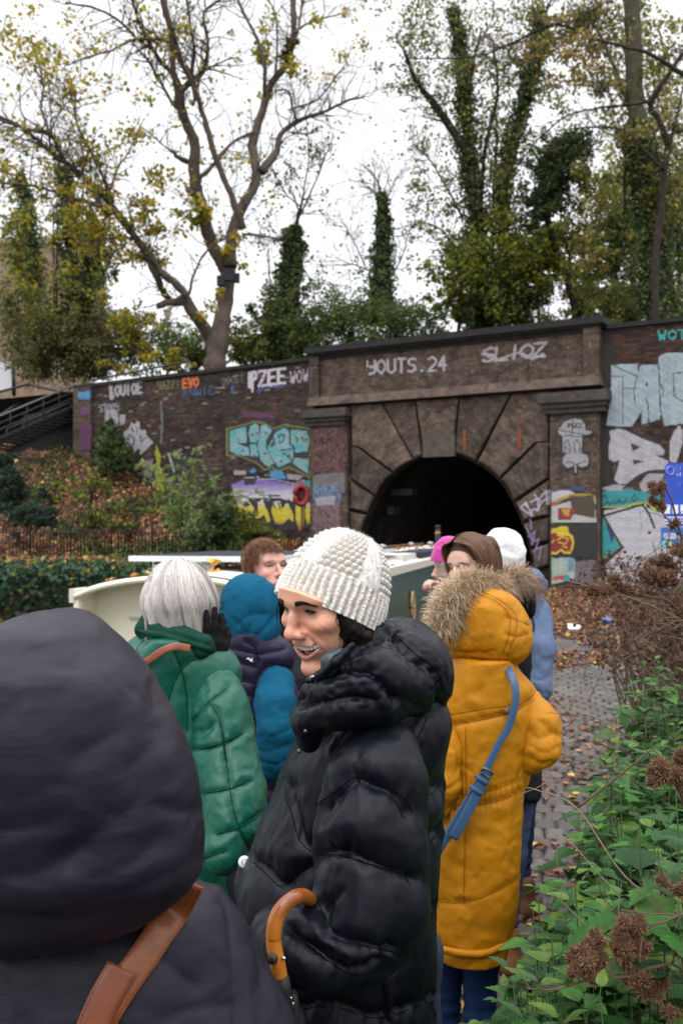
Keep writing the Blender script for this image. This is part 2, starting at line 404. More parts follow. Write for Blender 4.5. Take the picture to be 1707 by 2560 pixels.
def brick_faced(name,c1,c2,mortar,sc=1.0,rowh=0.075,bw=.225):
 m=mat(name,c1,rough=.88,spec=.2,var=(2.5,.45));n=m.node_tree;L=n.links;b=n.nodes['Principled BSDF']
 uv=n.nodes.new('ShaderNodeUVMap');br=n.nodes.new('ShaderNodeTexBrick');L.new(uv.outputs[0],br.inputs['Vector'])
 br.inputs['Color1'].default_value=(*c1,1);br.inputs['Color2'].default_value=(*c2,1);br.inputs['Mortar'].default_value=(*mortar,1)
 br.inputs['Scale'].default_value=1.0;br.inputs['Brick Width'].default_value=bw;br.inputs['Row Height'].default_value=rowh;br.inputs['Mortar Size'].default_value=0.007;br.inputs['Bias'].default_value=-0.2
 nz=n.nodes.new('ShaderNodeTexNoise');nz.inputs['Scale'].default_value=2.2;nz.inputs['Detail'].default_value=8;nz.inputs['Roughness'].default_value=.75;L.new(uv.outputs[0],nz.inputs['Vector'])
 mr=n.nodes.new('ShaderNodeMapRange');mr.inputs['From Min'].default_value=.3;mr.inputs['From Max'].default_value=.7;mr.inputs['To Min'].default_value=.22;mr.inputs['To Max'].default_value=1.75;L.new(nz.outputs['Fac'],mr.inputs['Value'])
 vm=n.nodes.new('ShaderNodeVectorMath');vm.operation='SCALE';L.new(br.outputs['Color'],vm.inputs[0]);L.new(mr.outputs[0],vm.inputs['Scale'])
 sp=n.nodes.new('ShaderNodeTexNoise');sp.inputs['Scale'].default_value=9;sp.inputs['Detail'].default_value=3;L.new(uv.outputs[0],sp.inputs['Vector'])
 s2=n.nodes.new('ShaderNodeMapRange');s2.inputs['From Min'].default_value=.64;s2.inputs['From Max'].default_value=.72;L.new(sp.outputs['Fac'],s2.inputs['Value'])
 mx=n.nodes.new('ShaderNodeMixRGB');L.new(s2.outputs[0],mx.inputs[0]);L.new(vm.outputs[0],mx.inputs[1]);mx.inputs[2].default_value=(.26,.19,.15,1)
 L.new(mx.outputs[0],b.inputs['Base Color'])
 bu=n.nodes.new('ShaderNodeBump');bu.inputs['Strength'].default_value=.8;bu.inputs['Distance'].default_value=.02;L.new(br.outputs['Fac'],bu.inputs['Height']);bu.invert=True
 b2=n.nodes.new('ShaderNodeBump');b2.inputs['Strength'].default_value=.5;b2.inputs['Distance'].default_value=.03;L.new(nz.outputs['Fac'],b2.inputs['Height']);L.new(bu.outputs[0],b2.inputs['Normal']);L.new(b2.outputs[0],b.inputs['Normal'])
 return m
M_bface=brick_faced('weathered_brickwork',(.108,.074,.054),(.050,.039,.032),(.045,.040,.036))
M_blocks=[brick_faced('block_brickwork',tuple(x*k for x in(.108,.076,.057)),tuple(x*k for x in(.050,.040,.034)),(.045,.040,.036))for k in(.78,1.22,.95,1.4)]
def uvset(me,ang=0.0,c=(0,0)):
 """wall coordinates as the texture map of a brick-faced mesh (world vertices)"""
 n=len(me.vertices);co=np.empty(n*3,np.float32);me.vertices.foreach_get('co',co);co=co.reshape(-1,3)
 u=(co[:,:2]-A0)@UD-c[0]+((co[:,:2]-A0)@ND)*.7;z=co[:,2]-c[1];ca,sa=math.cos(ang),math.sin(ang)
 uv=np.stack([u*ca+z*sa,-u*sa+z*ca],1);li=np.empty(len(me.loops),np.int32);me.loops.foreach_get('vertex_index',li)
 l=me.uv_layers.new(name='UVMap');l.data.foreach_set('uv',uv[li].ravel().astype(np.float32))
portal=empty('tunnel_portal',L3(5,0,0),'dark brick canal tunnel portal with radiating blocks round a black arch and a long parapet','tunnel')
wall_l=empty('brick_wall',L3(-8,0,0),'long sooty brick wall left of the tunnel, painted with a teal piece and tags','wall')
wall_r=empty('brick_wall',L3(12,0,0),'brick wall right of the tunnel covered in silver and white lettering','wall')
U_P0=float(UZ(774,1000,.35)[0]);U_P1=float(UZ(1497,1000,.35)[0]);uL=float(UZ(866,1100,.35)[0]);uR=float(UZ(1373,1100,.35)[0])
def ztop(u):return 7.86+0.0*u
zt_port=float(uzp(640,95,.4)[1]);z_str=float(uzp(640,325,.35)[1]);z_pan0=float(uzp(640,305,.3)[1]);z_pan1=float(uzp(640,135,.3)[1])
zc=float(uzp(640,335,.35)[1])
UC=4.96;AZ=np.array([-1.2,-.5,.5,1.2,2.0,2.85,3.3,3.6,3.85,4.05,4.15,4.18]);AW=np.array([3.2,3.15,3.08,2.95,2.72,2.31,1.97,1.62,1.22,.74,.32,0.0])
arch=[(UC-w,z)for w,z in zip(AW,AZ)]+[(UC+w,z)for w,z in zip(AW[::-1][1:],AZ[::-1][1:])];arch=np.array(smooth_line(np.array(arch),3))
def face_with_hole(u0,u1,z0,z1,off,name,m,parent,uv=True):
 out=[]
 for p in arch:
  dx,dz=p[0]-UC,p[1]-1.5;k=1e9
  if dx>1e-6:k=min(k,(u1-UC)/dx)
  if dx<-1e-6:k=min(k,(u0-UC)/dx)
  if dz>1e-6:k=min(k,(z1-1.5)/dz)
  if dz<-1e-6:k=min(k,(z0-1.5)/dz)
  out.append((UC+dx*k,1.5+dz*k))
 out=np.array(out);n=len(arch);V=np.vstack([L3(arch[:,0],off,arch[:,1]),L3(out[:,0],off,out[:,1])])
 Q=np.array([[i,i+1,n+i+1,n+i]for i in range(n-1)]);me=make_mesh(name,V,[Q[:,::-1]],None,False)
 if uv:uvset(me)
 return link(name,me,m,parent)
face_with_hole(U_P0+.02,U_P1-.02,-1.2,zc+.1,0.0,'face',M_back,portal)
JL=[((485,378),(520,575)),((350,400),(475,612)),((243,540),(402,672)),((200,662),(345,752)),((203,800),(322,832)),((200,905),(300,925)),((200,1000),(290,1020))]
JR=[((665,362),(640,575)),((878,352),(735,605)),((985,522),(818,672)),((1030,672),(888,758)),((1028,826),(925,862)),((1030,930),(950,950)),((1030,1030),(970,1045))]
def on_arch(x,y):
 u,z=uzp(x,y,.12);d=np.hypot(arch[:,0]-u,arch[:,1]-z);return int(d.argmin())
def out_pt(x,y):
 u,z=uzp(x,y,.12);return[float(u),float(z)]
def voussoir(ja,jb,name='voussoir',bottom=None):
 ia,ib=on_arch(*ja[1]),on_arch(*jb[1]);i0,i1=min(ia,ib),max(ia,ib);inner=arch[i0:i1+1]
 if len(inner)<2:return
 lim0,lim1=uL+.03,uR-.03;ztp=zc-.02
 def path(j):
  o=out_pt(*j[0]);side=j not in(JL[0],JL[1],JR[0],JR[1]);lim=lim0 if o[0]<UC else lim1
  if side:return([o,[lim,o[1]]]if abs(o[0]-lim)>.05 else[[lim,o[1]]]),'S',lim
  return[[o[0],ztp]],'T',lim
 (pa,ka,la),(pb,kb_,lb)=path(ja),path(jb)
 if ia>ib:(pa,ka,la),(pb,kb_,lb)=(pb,kb_,lb),(pa,ka,la)
 mid_=[[la,ztp]]if ka!=kb_ else[]
 o0=pa[0];outer=pb+mid_+pa[::-1][:-1]
 poly=[list(p)for p in inner]+outer+[o0]
 poly=np.array(poly);c=poly.mean(0);sh=poly+(c-poly)/(np.linalg.norm(c-poly,axis=1,keepdims=True))*.08;ch=poly+(c-poly)/(np.linalg.norm(c-poly,axis=1,keepdims=True))*.14
 n=len(poly);V=np.vstack([L3(sh[:,0],0.0,sh[:,1]),L3(sh[:,0],.17,sh[:,1]),L3(ch[:,0],.21,ch[:,1])])
 Q=np.array([[k,(k+1)%n,n+(k+1)%n,n+k]for k in range(n)]+[[n+k,n+(k+1)%n,2*n+(k+1)%n,2*n+k]for k in range(n)])
 from mathutils.geometry import tessellate_polygon
 T=np.array([list(t)for t in tessellate_polygon([[Vector((a,b,0))for a,b in ch]])])+2*n
 me=make_mesh(name,V,[Q,T],None,False)
 mid=inner[len(inner)//2];uvset(me,math.atan2(mid[1]-1.4,mid[0]-UC)-math.pi/2)
 return link(name,me,M_blocks[len([o for o in portal.children])%4],portal)
voussoir(JL[0],JR[0],'keystone')
for a,b in zip(JL[:-1],JL[1:]):voussoir(a,b)
for a,b in zip(JR[:-1],JR[1:]):voussoir(a,b)
kb=Acc();(ua,za)=uzp(517,500,.2);(ub,zb)=uzp(645,582,.2);lbox(kb,ua,ub,.15,.28,zb-.02,za);kb.build('keystone_foot',mat('pale_stone',(.080,.064,.052),rough=.9,var=(5,.4),bump=(10,.5,.03)),portal,False)
for(u0,u1,c0,c1,zz0,zz1)in((U_P0,uL,U_P0-.22,uL+.12,uzp(130,452,.5)[1],uzp(130,392,.5)[1]),(uR,U_P1,uR-.28,U_P1+.30,uzp(1130,398,.5)[1],uzp(1130,322,.5)[1])):
 a=Acc();lbox(a,u0,u1,0,.32,-.7,zz0);me_o=a.build('pilaster',M_bface,portal,False);
 me_o.data.transform(wmat(portal));uvset(me_o.data);me_o.data.transform(wmat(portal).inverted())
 a=Acc();h_=zz1-zz0;lbox(a,c0,c1,0,.62,zz0+h_*.45,zz1);lbox(a,c0+.07,c1-.07,.002,.52,zz0+h_*.18,zz0+h_*.45);lbox(a,c0+.13,c1-.13,.004,.44,zz0-h_*.10,zz0+h_*.18);a.build('capital',M_stone,portal,False)
fa=Acc();lbox(fa,U_P0,U_P1,-.25,.24,zc,zt_port-.12);ent=fa.build('panel',M_bface,portal,False);ent.data.transform(wmat(portal));uvset(ent.data);ent.data.transform(wmat(portal).inverted())
p0=float(uzp(95,300,.3)[0]);p1=float(uzp(1165,260,.3)[0])
for nm,args in(('frame',(U_P0-.003,p0,.2,.38,zc+.25,zt_port-.10)),('frame',(p1,U_P1+.003,.2,.38,zc+.25,zt_port-.10)),('frame',(p0,p1,.2,.36,z_pan1+.1,zt_port-.13))):
 a=Acc();lbox(a,*args);o=a.build(nm,M_bface,portal,False);o.data.transform(wmat(portal));uvset(o.data);o.data.transform(wmat(portal).inverted())
a=Acc();lbox(a,U_P0-.05,U_P1+.05,-.2,.44,zc-.03,zc+.10);lbox(a,U_P0-.02,U_P1+.02,-.2,.40,zc+.10,zc+.25);a.build('string_course',mat('brown_stone',(.13,.095,.075),rough=.9,var=(3,.5),bump=(14,.5,.03),wear=(2,.60,(.04,.035,.03))),portal,False)
a=Acc();lbox(a,p0,p1,.18,.30,z_pan1,z_pan1+.10);a.build('moulding',M_cope,portal,False)
a=Acc();lbox(a,U_P0-.12,U_P1+.16,-.45,.52,zt_port-.10,zt_port+.10);lbox(a,U_P0-.06,U_P1+.08,-.40,.45,zt_port-.16,zt_port-.10);a.build('coping',M_cope,portal,False)
n=len(arch);rows=[];
for k,dpt in enumerate((.185,-.35,-.351,-1.2,-26)):
 s=1.0 if k<2 else 1.06;rows.append(L3(UC+(arch[:,0]-UC)*(.998 if k<2 else 1.0),dpt,arch[:,1]-(.004 if k<2 else 0)))
V=np.vstack(rows);Q=np.array([[r*n+i,r*n+i+1,(r+1)*n+i+1,(r+1)*n+i]for r in range(4)for i in range(n-1)])
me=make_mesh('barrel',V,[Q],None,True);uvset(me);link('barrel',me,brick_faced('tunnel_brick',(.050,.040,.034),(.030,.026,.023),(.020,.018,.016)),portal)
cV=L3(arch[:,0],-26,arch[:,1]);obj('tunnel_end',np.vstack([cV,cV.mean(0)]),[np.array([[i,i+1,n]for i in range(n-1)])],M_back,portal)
a=Acc()
for(x0,y0,x1,y1)in((345,700,475,742),(330,775,400,820)):
 u0,z0=uzp(x0,y1,0);u1,z1=uzp(x1,y0,0);lbox(a,u0+.1,u1-.3,-1.0,-.5,z0,z1-.1)
a.build('corbel',bpy.data.materials['tunnel_brick'],portal,False)
for(x0,y0,x1,y1)in((680,478,690,560),(902,470,912,555)):
 a=Acc();u0,z0=uzp(x0,y1,.17);u1,z1=uzp(x1,y0,.17);lbox(a,u0,u1,.20,.235,z0,z1);a.build('iron_strap',mat('rust',(.22,.06,.02),rough=.9),portal,False)
rb=np.random.default_rng(12)
def brick_field(u0,u1,z0f,z1f,off,hue,skip=None):
 out=[]
 H=.075;r=0
 zlo=min(z0f(u0),z0f(u1));zhi=max(z1f(u0),z1f(u1));nrow=int((zhi-zlo)/H)
 for r in range(nrow):
  z=zlo+r*H;us=np.arange(u0-(.115 if r%2 else 0),u1,.23 if r%4<3 else .23)
  for u in us:
   ua,ub=max(u,u0),min(u+.221,u1)
   if ub-ua<.05 or z+.066>z1f((ua+ub)/2)or z<z0f((ua+ub)/2):continue
   out.append((ua,ub,z,z+.066))
 return np.array(out)
def brick_mesh(B,off,cols,r_):
 n=len(B);jit=r_.uniform(-.004,.006,n);V=np.empty((n,8,3));e=.004
 for k,(a,b,o)in enumerate(((0,2,0),(1,2,0),(1,3,0),(0,3,0),(0,2,1),(1,2,1),(1,3,1),(0,3,1))):
  V[:,k]=L3(B[:,a]+(e if a==0 else-e)*o,off+(o*.02-.008+jit*o),B[:,b]+(e if b==2 else-e)*o)
 Q=np.array([[4,7,6,5],[0,4,5,1],[1,5,6,2],[2,6,7,3],[3,7,4,0]])[:,::-1]
 return V.reshape(-1,3),(np.arange(n)[:,None,None]*8+Q[None]).reshape(-1,4),np.repeat(cols,8,0)
def brick_cols(B,r_,base,red):
 n=len(B);s=.75+.5*(fbm(np.stack([B[:,0]*.5,B[:,2]*.7,0*B[:,0]],1),3,3)+.4);k=r_.uniform(0,1,n)
 c=np.array(base)[None]*(1-.5*k[:,None]*0)*s[:,None]*r_.uniform(.55,1.45,(n,1));m=r_.uniform(0,1,n)<red;c[m]=c[m]*np.array([1.5,1.1,1.0]);m2=r_.uniform(0,1,n)<.03;c[m2]=np.array((.22,.18,.15))*r_.uniform(.6,1.1,(m2.sum(),1));return np.clip(c,0,1)
UR1=15.5;ztr=float(UZ(1600,815,.1)[1])
def z_foot_left(u):return-1.0
BR=brick_field(U_P1+.33,UR1,lambda u:0.0,lambda u:ztr-.02,.1,0)
cR=brick_cols(BR,rb,(.068,.048,.040),.3)
a=Acc();lbox(a,U_P1+.0,UR1,-.8,.1,-.6,ztr);a.build('mortar_bed',M_back,wall_r,False)
a=Acc();lbox(a,U_P1+.17,UR1,-.9,.22,ztr,ztr+.13);a.build('coping',M_cope,wall_r,False)
px_of=lambda B,off:CX+F*L3((B[:,0]+B[:,1])/2,off,B[:,2])[:,0]/L3((B[:,0]+B[:,1])/2,off,B[:,2])[:,1]
vis=np.where((px_of(BR,.1)<1715)&(BR[:,2]>5.9))[0];vis=vis[np.argsort(-BR[vis,0])][:300]
V0,Q0,_=brick_mesh(np.array([[0,.221,0,.066]]),.1,np.ones((1,3)),rb)
shades=[mat('brick_shade',c,rough=.88,spec=.2,var=(20,.3),bump=(40,.4,.006))for c in((.055,.034,.027),(.038,.027,.023),(.075,.034,.024),(.048,.038,.033),(.030,.024,.022),(.10,.045,.034))]
bmes=[]
for m in shades:
 me=make_mesh('brick',V0-L3(0,0,0),[Q0],None,False);me.materials.append(m);bmes.append(me)
from mathutils import Matrix
for i in vis:
 b=BR[i];o=bpy.data.objects.new('brick',bmes[rb.integers(0,6)]);C.objects.link(o);o.parent=wall_r
 p=L3(b[0],rb.uniform(-.003,.005),b[2]);o.location=tuple(p-np.array(wall_r.location));o.scale=((1,1,1)if b[1]-b[0]>.2 else((b[1]-b[0])/.221,)*2+(1,))
rest=np.setdiff1d(np.arange(len(BR)),vis);v,q,c=brick_mesh(BR[rest],.1,cR[rest],rb);obj('brickwork',v,[q],M_brick,wall_r,c,False)['kind']='stuff'
UL0=float(UZ(192,1000,0)[0]);zl0=float(UZ(195,972,0)[1]);zl1=float(UZ(770,903,0)[1])
ztl=lambda u:zl0+(zl1-zl0)*(u-UL0)/(0-UL0)
BL=brick_field(UL0+.9,U_P0,lambda u:-.6 if u>-9 else 1.0,ztl,0,0);cL=brick_cols(BL,rb,(.052,.040,.034),.25)
v,q,c=brick_mesh(BL,0,cL,rb);obj('brickwork',v,[q],M_brick,wall_l,c,False)['kind']='stuff'
a=Acc();lbox(a,UL0,U_P0,-.8,0,-1.2,(ztl(UL0),ztl(0)));a.build('mortar_bed',M_back,wall_l,False)
a=Acc();lbox(a,UL0-.1,U_P0-.12,-.9,.10,(ztl(UL0),ztl(0)),(ztl(UL0)+.13,ztl(0)+.13));a.build('coping',M_cope,wall_l,False)
a=Acc();lbox(a,UL0-.02,UL0+.9,-.7,.16,-.5,ztl(UL0)-.01);o=a.build('pier',M_bface,wall_l,False);o.data.transform(wmat(wall_l));uvset(o.data);o.data.transform(wmat(wall_l).inverted())
# painted letters, laid on the brick as thin coats of paint
FONT={'A':[[(0,0),(.5,1),(1,0)],[(.2,.4),(.8,.4)]],'B':[[(0,0),(0,1),(.7,1),(.8,.75),(.6,.52),(0,.5)],[(.6,.52),(.95,.3),(.8,0),(0,0)]],'C':[[(1,.9),(.5,1),(0,.6),(.1,.2),(.5,0),(1,.1)]],'D':[[(0,0),(0,1),(.6,.95),(1,.5),(.6,.05),(0,0)]],'E':[[(1,1),(0,1),(0,0),(1,0)],[(0,.5),(.8,.5)]],'G':[[(1,.85),(.5,1),(0,.5),(.5,0),(1,.2),(1,.5),(.6,.5)]],'H':[[(0,0),(0,1)],[(1,0),(1,1)],[(0,.5),(1,.5)]],'I':[[(.5,0),(.5,1)]],'K':[[(0,0),(0,1)],[(1,1),(0,.45),(1,0)]],'L':[[(0,1),(0,0),(1,0)]],'M':[[(0,0),(0,1),(.5,.4),(1,1),(1,0)]],'N':[[(0,0),(0,1),(1,0),(1,1)]],'O':[[(.5,1),(0,.7),(0,.3),(.5,0),(1,.3),(1,.7),(.5,1)]],'P':[[(0,0),(0,1),(.8,1),(1,.75),(.8,.5),(0,.5)]],'R':[[(0,0),(0,1),(.8,1),(1,.75),(.8,.5),(0,.5)],[(.4,.5),(1,0)]],'S':[[(1,.9),(.5,1),(0,.8),(.2,.55),(.8,.45),(1,.2),(.5,0),(0,.1)]],'T':[[(0,1),(1,1)],[(.5,1),(.5,0)]],'U':[[(0,1),(0,.2),(.5,0),(1,.2),(1,1)]],'V':[[(0,1),(.5,0),(1,1)]],'W':[[(0,1),(.25,0),(.5,.6),(.75,0),(1,1)]],'Y':[[(0,1),(0,.6),(1,.5)],[(1,1),(1,.1),(.3,0)]],'Z':[[(0,1),(1,1),(0,0),(1,0)]],'2':[[(0,.85),(.5,1),(1,.8),(.9,.5),(0,0),(1,0)]],'4':[[(.7,0),(.7,1),(0,.35),(1,.35)]],'.':[[(.4,.05),(.55,.05)]],'&':[[(1,0),(.2,.75),(.5,1),(.75,.8),(0,.3),(.4,0),(1,.4)]],' ':[]}
class Canvas:
 def __init__(s,x0,y0,x1,y1,off,res=2.0):
  s.x0,s.y0,s.off,s.res=x0,y0,off,res;s.w=int((x1-x0)/res);s.h=int((y1-y0)/res)
  s.col=np.zeros((s.h,s.w,3));s.a=np.zeros((s.h,s.w));yy,xx=np.mgrid[0:s.h,0:s.w];s.X=x0+(xx+.5)*res;s.Y=y0+(yy+.5)*res
  s.nz=fbm(np.stack([s.X.ravel()*.06,s.Y.ravel()*.06,0*s.X.ravel()],1),4,5).reshape(s.X.shape);s.n2=fbm(np.stack([s.X.ravel()*.35,s.Y.ravel()*.35,0*s.X.ravel()],1),2,9).reshape(s.X.shape)
 def put(s,m,c,al=1.0):
  if callable(c):c=c(s)
  cc=np.broadcast_to(np.asarray(c,float),s.col.shape);s.col[m]=cc[m];s.a[m]=al
 def poly(s,pts,c,al=1.0,grow=0):
  P_=np.asarray(pts,float);ins=np.zeros(s.X.shape,bool);j=len(P_)-1
  for i in range(len(P_)):
   xi,yi=P_[i];xj,yj=P_[j]
   c_=((yi>s.Y)!=(yj>s.Y))&(s.X<(xj-xi)*(s.Y-yi)/(yj-yi+1e-12)+xi);ins^=c_;j=i
  if grow:ins|=(seg_dist(np.stack([s.X.ravel(),s.Y.ravel()],1),np.vstack([P_,P_[:1]])).reshape(s.X.shape)<grow)
  s.put(ins,c,al)
 def stroke(s,pts,w,c,al=1.0):
  d=seg_dist(np.stack([s.X.ravel(),s.Y.ravel()],1),pts).reshape(s.X.shape);s.put(d<w/2,c,al)
 def text(s,t,a,b,h,w,c,al=1.0,wide=.72,italic=0):
  a=np.array(a,float);b=np.array(b,float);n=len(t);step=(b-a)/n
  for k,ch in enumerate(t):
   for ln in FONT.get(ch,[]):s.stroke([tuple(a+step*(k+x*wide)+np.array([italic*y*h,-y*h]))for x,y in ln],w,c,al)
 def build(s,name,m,parent,wear=.35,brick=True,label=None):
  keep=(s.a>0)&(s.nz*.6+s.n2*.5<wear+s.a*.45)
  iy,ix=np.where(keep);n=len(iy);x=s.x0+ix*s.res;y=s.y0+iy*s.res
  V=np.empty((n,4,3));
  for k,(dx,dy)in enumerate(((0,1),(1,1),(1,0),(0,0))):
   u,z=UZ(x+dx*s.res,y+dy*s.res,s.off);V[:,k]=L3(u,s.off,z)
  c=s.col[iy,ix]*(1+.18*s.n2[iy,ix])[:,None]
  if brick:
   zc_=V[:,:,2].mean(1);uc_=(V[:,:,:2].mean(1)-A0)@UD;row=np.floor(zc_/.075);mort=(np.mod(zc_,.075)<.014)|(np.mod(uc_+(row%2)*.115,.23)<.018);c[mort]*=.72
  c=c*.72+.02
  o=obj(name,V.reshape(-1,3),[np.arange(4*n).reshape(-1,4)],m,parent,np.repeat(np.clip(c,0,1),4,0),False)
  if label:o['label']=label
  return o
M_paint=mat('spray_paint',(1,1,1),rough=.6,spec=.3,attr=True,bump=(25,.4,.01))
zB=lambda*p:[(540+x/4.3556,1040+y/4.3556)for x,y in p]
z3b=lambda*p:[(x/1.8233,850+y/1.8233)for x,y in p]
zR=lambda*p:[(1360+x/3.674,860+y/3.674)for x,y in p]
z4=lambda*p:[(740+x/1.6215,780+y/1.6215)for x,y in p]
BK=(.012,.012,.014)
c=Canvas(555,1045,790,1340,.03)
c.poly(zB((110,130),(330,85),(400,50),(520,65),(640,130),(740,90),(1020,130),(1050,260),(1030,420),(1010,450),(1025,690),(980,660),(800,570),(670,610),(620,570),(530,600),(440,520),(250,440),(110,440)),(.16,.16,.025))
c.poly(zB((135,145),(330,100),(400,70),(520,85),(640,145),(740,110),(1005,145),(1035,260),(1015,410),(1000,455),(1010,660),(980,640),(800,545),(670,590),(620,550),(530,575),(440,500),(250,425),(135,425)),BK)
def teal(s):
 k=np.clip(.5+s.nz*.9,0,1)[...,None];g=np.clip(.25+fbm(np.stack([s.X.ravel()*.03,s.Y.ravel()*.04,0*s.X.ravel()],1),2,33).reshape(s.X.shape),0,1)[...,None]
 return np.array((.04,.36,.38))*(1-k)+np.array((.26,.42,.50))*k*(1-g*.5)+np.array((.22,.24,.03))*g*.5
for pl in(((155,160),(325,115),(340,285),(255,300),(240,215),(245,305),(290,322),(355,345),(368,430),(240,425),(155,385)),((375,105),(430,80),(465,110),(470,240),(440,290),(375,285),(355,190)),((372,312),(440,312),(458,440),(378,440)),((490,105),(530,88),(612,150),(548,262),(540,335),(632,515),(570,560),(485,480),(452,340),(472,235)),((560,350),(650,180),(740,125),(796,170),(800,312),(845,335),(838,440),(825,495),(680,560),(612,465)),((812,150),(988,162),(1022,262),(995,385),(862,398),(855,325),(818,300)),((850,455),(1008,468),(995,628),(838,520))):
 c.poly(zB(*pl),teal)
for st in(((690,210),(740,200),(730,280),(690,300),(685,220)),((690,375),(810,360),(850,340)),((620,230),(640,300),(600,330),(640,250)),((730,400),(830,490)),((860,230),(890,240),(880,290)),((930,230),(960,270))):c.stroke(zB(*st),3.2,BK)
for(x,y)in((540,185),(440,185),(390,200),(985,255),(745,210),(795,430),(705,490),(420,435),(290,375),(530,405)):c.stroke(zB((x,y),(x+8,y+4)),6,(.16,.03,.10))
c.poly(zB((580,600),(640,585),(720,600),(770,680),(600,690)),(.05,.25,.52));c.poly(zB((360,600),(420,560),(440,610),(390,625)),(.05,.25,.5));c.poly(zB((200,590),(330,600),(330,640),(200,640)),(.35,.33,.36));c.poly(zB((770,630),(960,650),(900,700),(780,690)),(.33,.30,.33));c.poly(zB((950,700),(1030,700),(1050,850),(1000,830)),(.02,.34,.34))
def dawn(s):
 y=(s.Y-1040)*4.3556;V_=np.array((.22,.14,.48));W_=np.array((.62,.58,.66));Y_=np.array((.66,.54,.02));O_=np.array((.42,.20,.01))
 k=lambda a,b:np.clip((y-a)/(b-a),0,1)[...,None]
 r=V_*(1-k(740,860))+W_*k(740,860);r=r*(1-k(930,1010))+Y_*k(930,1010);return r*(1-k(1120,1200))+O_*k(1120,1200)
c.poly(zB((150,740),(310,668),(460,665),(640,690),(860,735),(950,695),(1010,800),(1060,930),(1100,1040),(1080,1150),(1020,1200),(900,1230),(720,1230),(560,1200),(380,1190),(200,1190),(215,1050),(190,900)),BK,1,2)
for pl in(((165,745),(310,685),(320,745),(420,740),(440,680),(630,705),(860,745),(945,712),(1000,820),(1010,950),(930,960),(700,900),(400,900),(200,900)),((205,880),(330,880),(420,1000),(400,1100),(330,1120),(270,1170),(210,1170),(240,1000)),((440,950),(520,890),(600,1130),(560,1180),(520,1080),(470,1120),(420,1110)),((610,930),(700,920),(720,1000),(780,930),(850,1080),(850,1180),(790,1120),(720,1190),(640,1170),(600,1050)),((860,900),(960,900),(960,1200),(900,1260),(860,1120)),((980,930),(1060,960),(1092,1060),(1060,1150),(990,1190),(960,1080))):c.poly(zB(*pl),dawn);c.stroke(zB(*pl,pl[0]),2.6,BK)
for st in(((285,1010),(300,1090),(330,1050),(285,1010)),((350,890),(450,960),(450,1060)),((500,860),(690,870)),((590,880),(640,1000)),((680,940),(700,1020)),((790,900),(840,1040)),((960,940),(960,1180)),((520,930),(560,1020)),((150,740),(200,890))):c.stroke(zB(*st),3.5,BK)
c.stroke(zB((310,672),(460,665),(470,690),(640,690),(860,738),(950,700),(1030,870)),1.8,(.55,.55,.6))
c.build('graffiti',M_paint,wall_l,.55,label='teal block letters SIKER above violet and yellow letters DAWN')
LIL=(.52,.48,.54)
c=Canvas(192,915,775,1250,.03)
c.text('PZEE',(624,968),(720,956),36,6.5,(.60,.56,.62));c.stroke(z3b((1150,150),(1150,235)),5,(.60,.56,.62));c.stroke(z3b((1175,150),(1205,180),(1175,230)),3,(.30,.10,.28));c.stroke(z3b((1180,240),(1200,215),(1290,215)),4,(.08,.12,.30),.5)
c.text('WOW',(726,960),(774,952),30,2.6,LIL,.8);c.text('DOOST',(557,962),(612,955),18,2.2,(.16,.15,.15),.6);c.text('EVO',(458,970),(500,965),22,5.5,(.70,.15,.02));c.text('YAZZI',(394,974),(452,968),18,3,(.16,.14,.05),.6);c.text('ANNIE',(456,992),(540,984),18,3.5,(.035,.075,.20),.4)
c.text('LOUIOE',(276,992),(358,982),28,6,(.40,.37,.40));c.stroke(z3b((505,210),(510,265)),9,(.42,.40,.42));c.text('STOOY',(250,1030),(300,1026),18,3.5,(.30,.28,.30),.5)
c.poly(z3b((485,320),(530,318),(545,360),(530,400),(500,432),(488,400),(475,360)),(.36,.34,.36),.7);c.poly(z3b((545,340),(575,340),(570,380),(548,390)),(.36,.34,.36),.6);c.stroke(z3b((500,340),(515,380)),3,BK)
c.poly(z3b((565,420),(590,400),(600,375),(615,385),(625,368),(638,375),(640,410),(665,408),(668,435),(700,468),(640,525),(635,490),(612,515),(585,505),(570,470)),(.42,.40,.43));
for st in(((590,430),(585,470),(605,490),(615,450),(590,430)),((640,430),(645,465),(665,445)),((600,400),(610,420)),((625,400),(625,425))):c.stroke(z3b(*st),3,BK)
c.poly(z3b((712,475),(722,500),(735,530),(730,570),(745,610),(750,690),(712,690),(708,600),(718,570),(708,520)),(.36,.34,.01));c.stroke(z3b((770,520),(795,600)),5,(.40,.40,.42));c.stroke(z3b((840,530),(838,610)),5,(.35,.35,.38));c.poly(z3b((775,525),(860,520),(850,600),(800,600)),BK,.7)
c.poly(z3b((640,560),(700,540),(690,640),(650,600)),(.20,.15,.17),.2);c.stroke(z3b((735,280),(740,380),(735,470)),5,(.14,.14,.15),.2);c.stroke(z3b((1125,340),(1240,345)),14,(.10,.015,.08),.2)
c.stroke(z3b((1060,240),(1060,212)),6,(.04,.10,.28),.6);c.stroke(z3b((860,560),(960,540),(960,600)),4,(.05,.05,.06),.8)
c.build('graffiti',M_paint,wall_l,.42,label='row of scrawled tags, one orange, and silver bubble letters')
c=Canvas(192,975,240,1130,.19)
c.poly(z3b((357,235),(415,232),(412,270),(360,272)),(.05,.20,.42));c.text('PUG',(197,994),(226,992),12,2.4,(.10,.35,.6));c.poly(z3b((370,300),(415,300),(410,340),(370,345)),(.13,.035,.11),.4);c.poly(z3b((360,380),(420,385),(415,500),(370,505)),(.10,.02,.075),.3)
c.build('graffiti',M_paint,wall_l,.35)
c=Canvas(880,850,1400,960,.26)
GW=(.46,.43,.46)
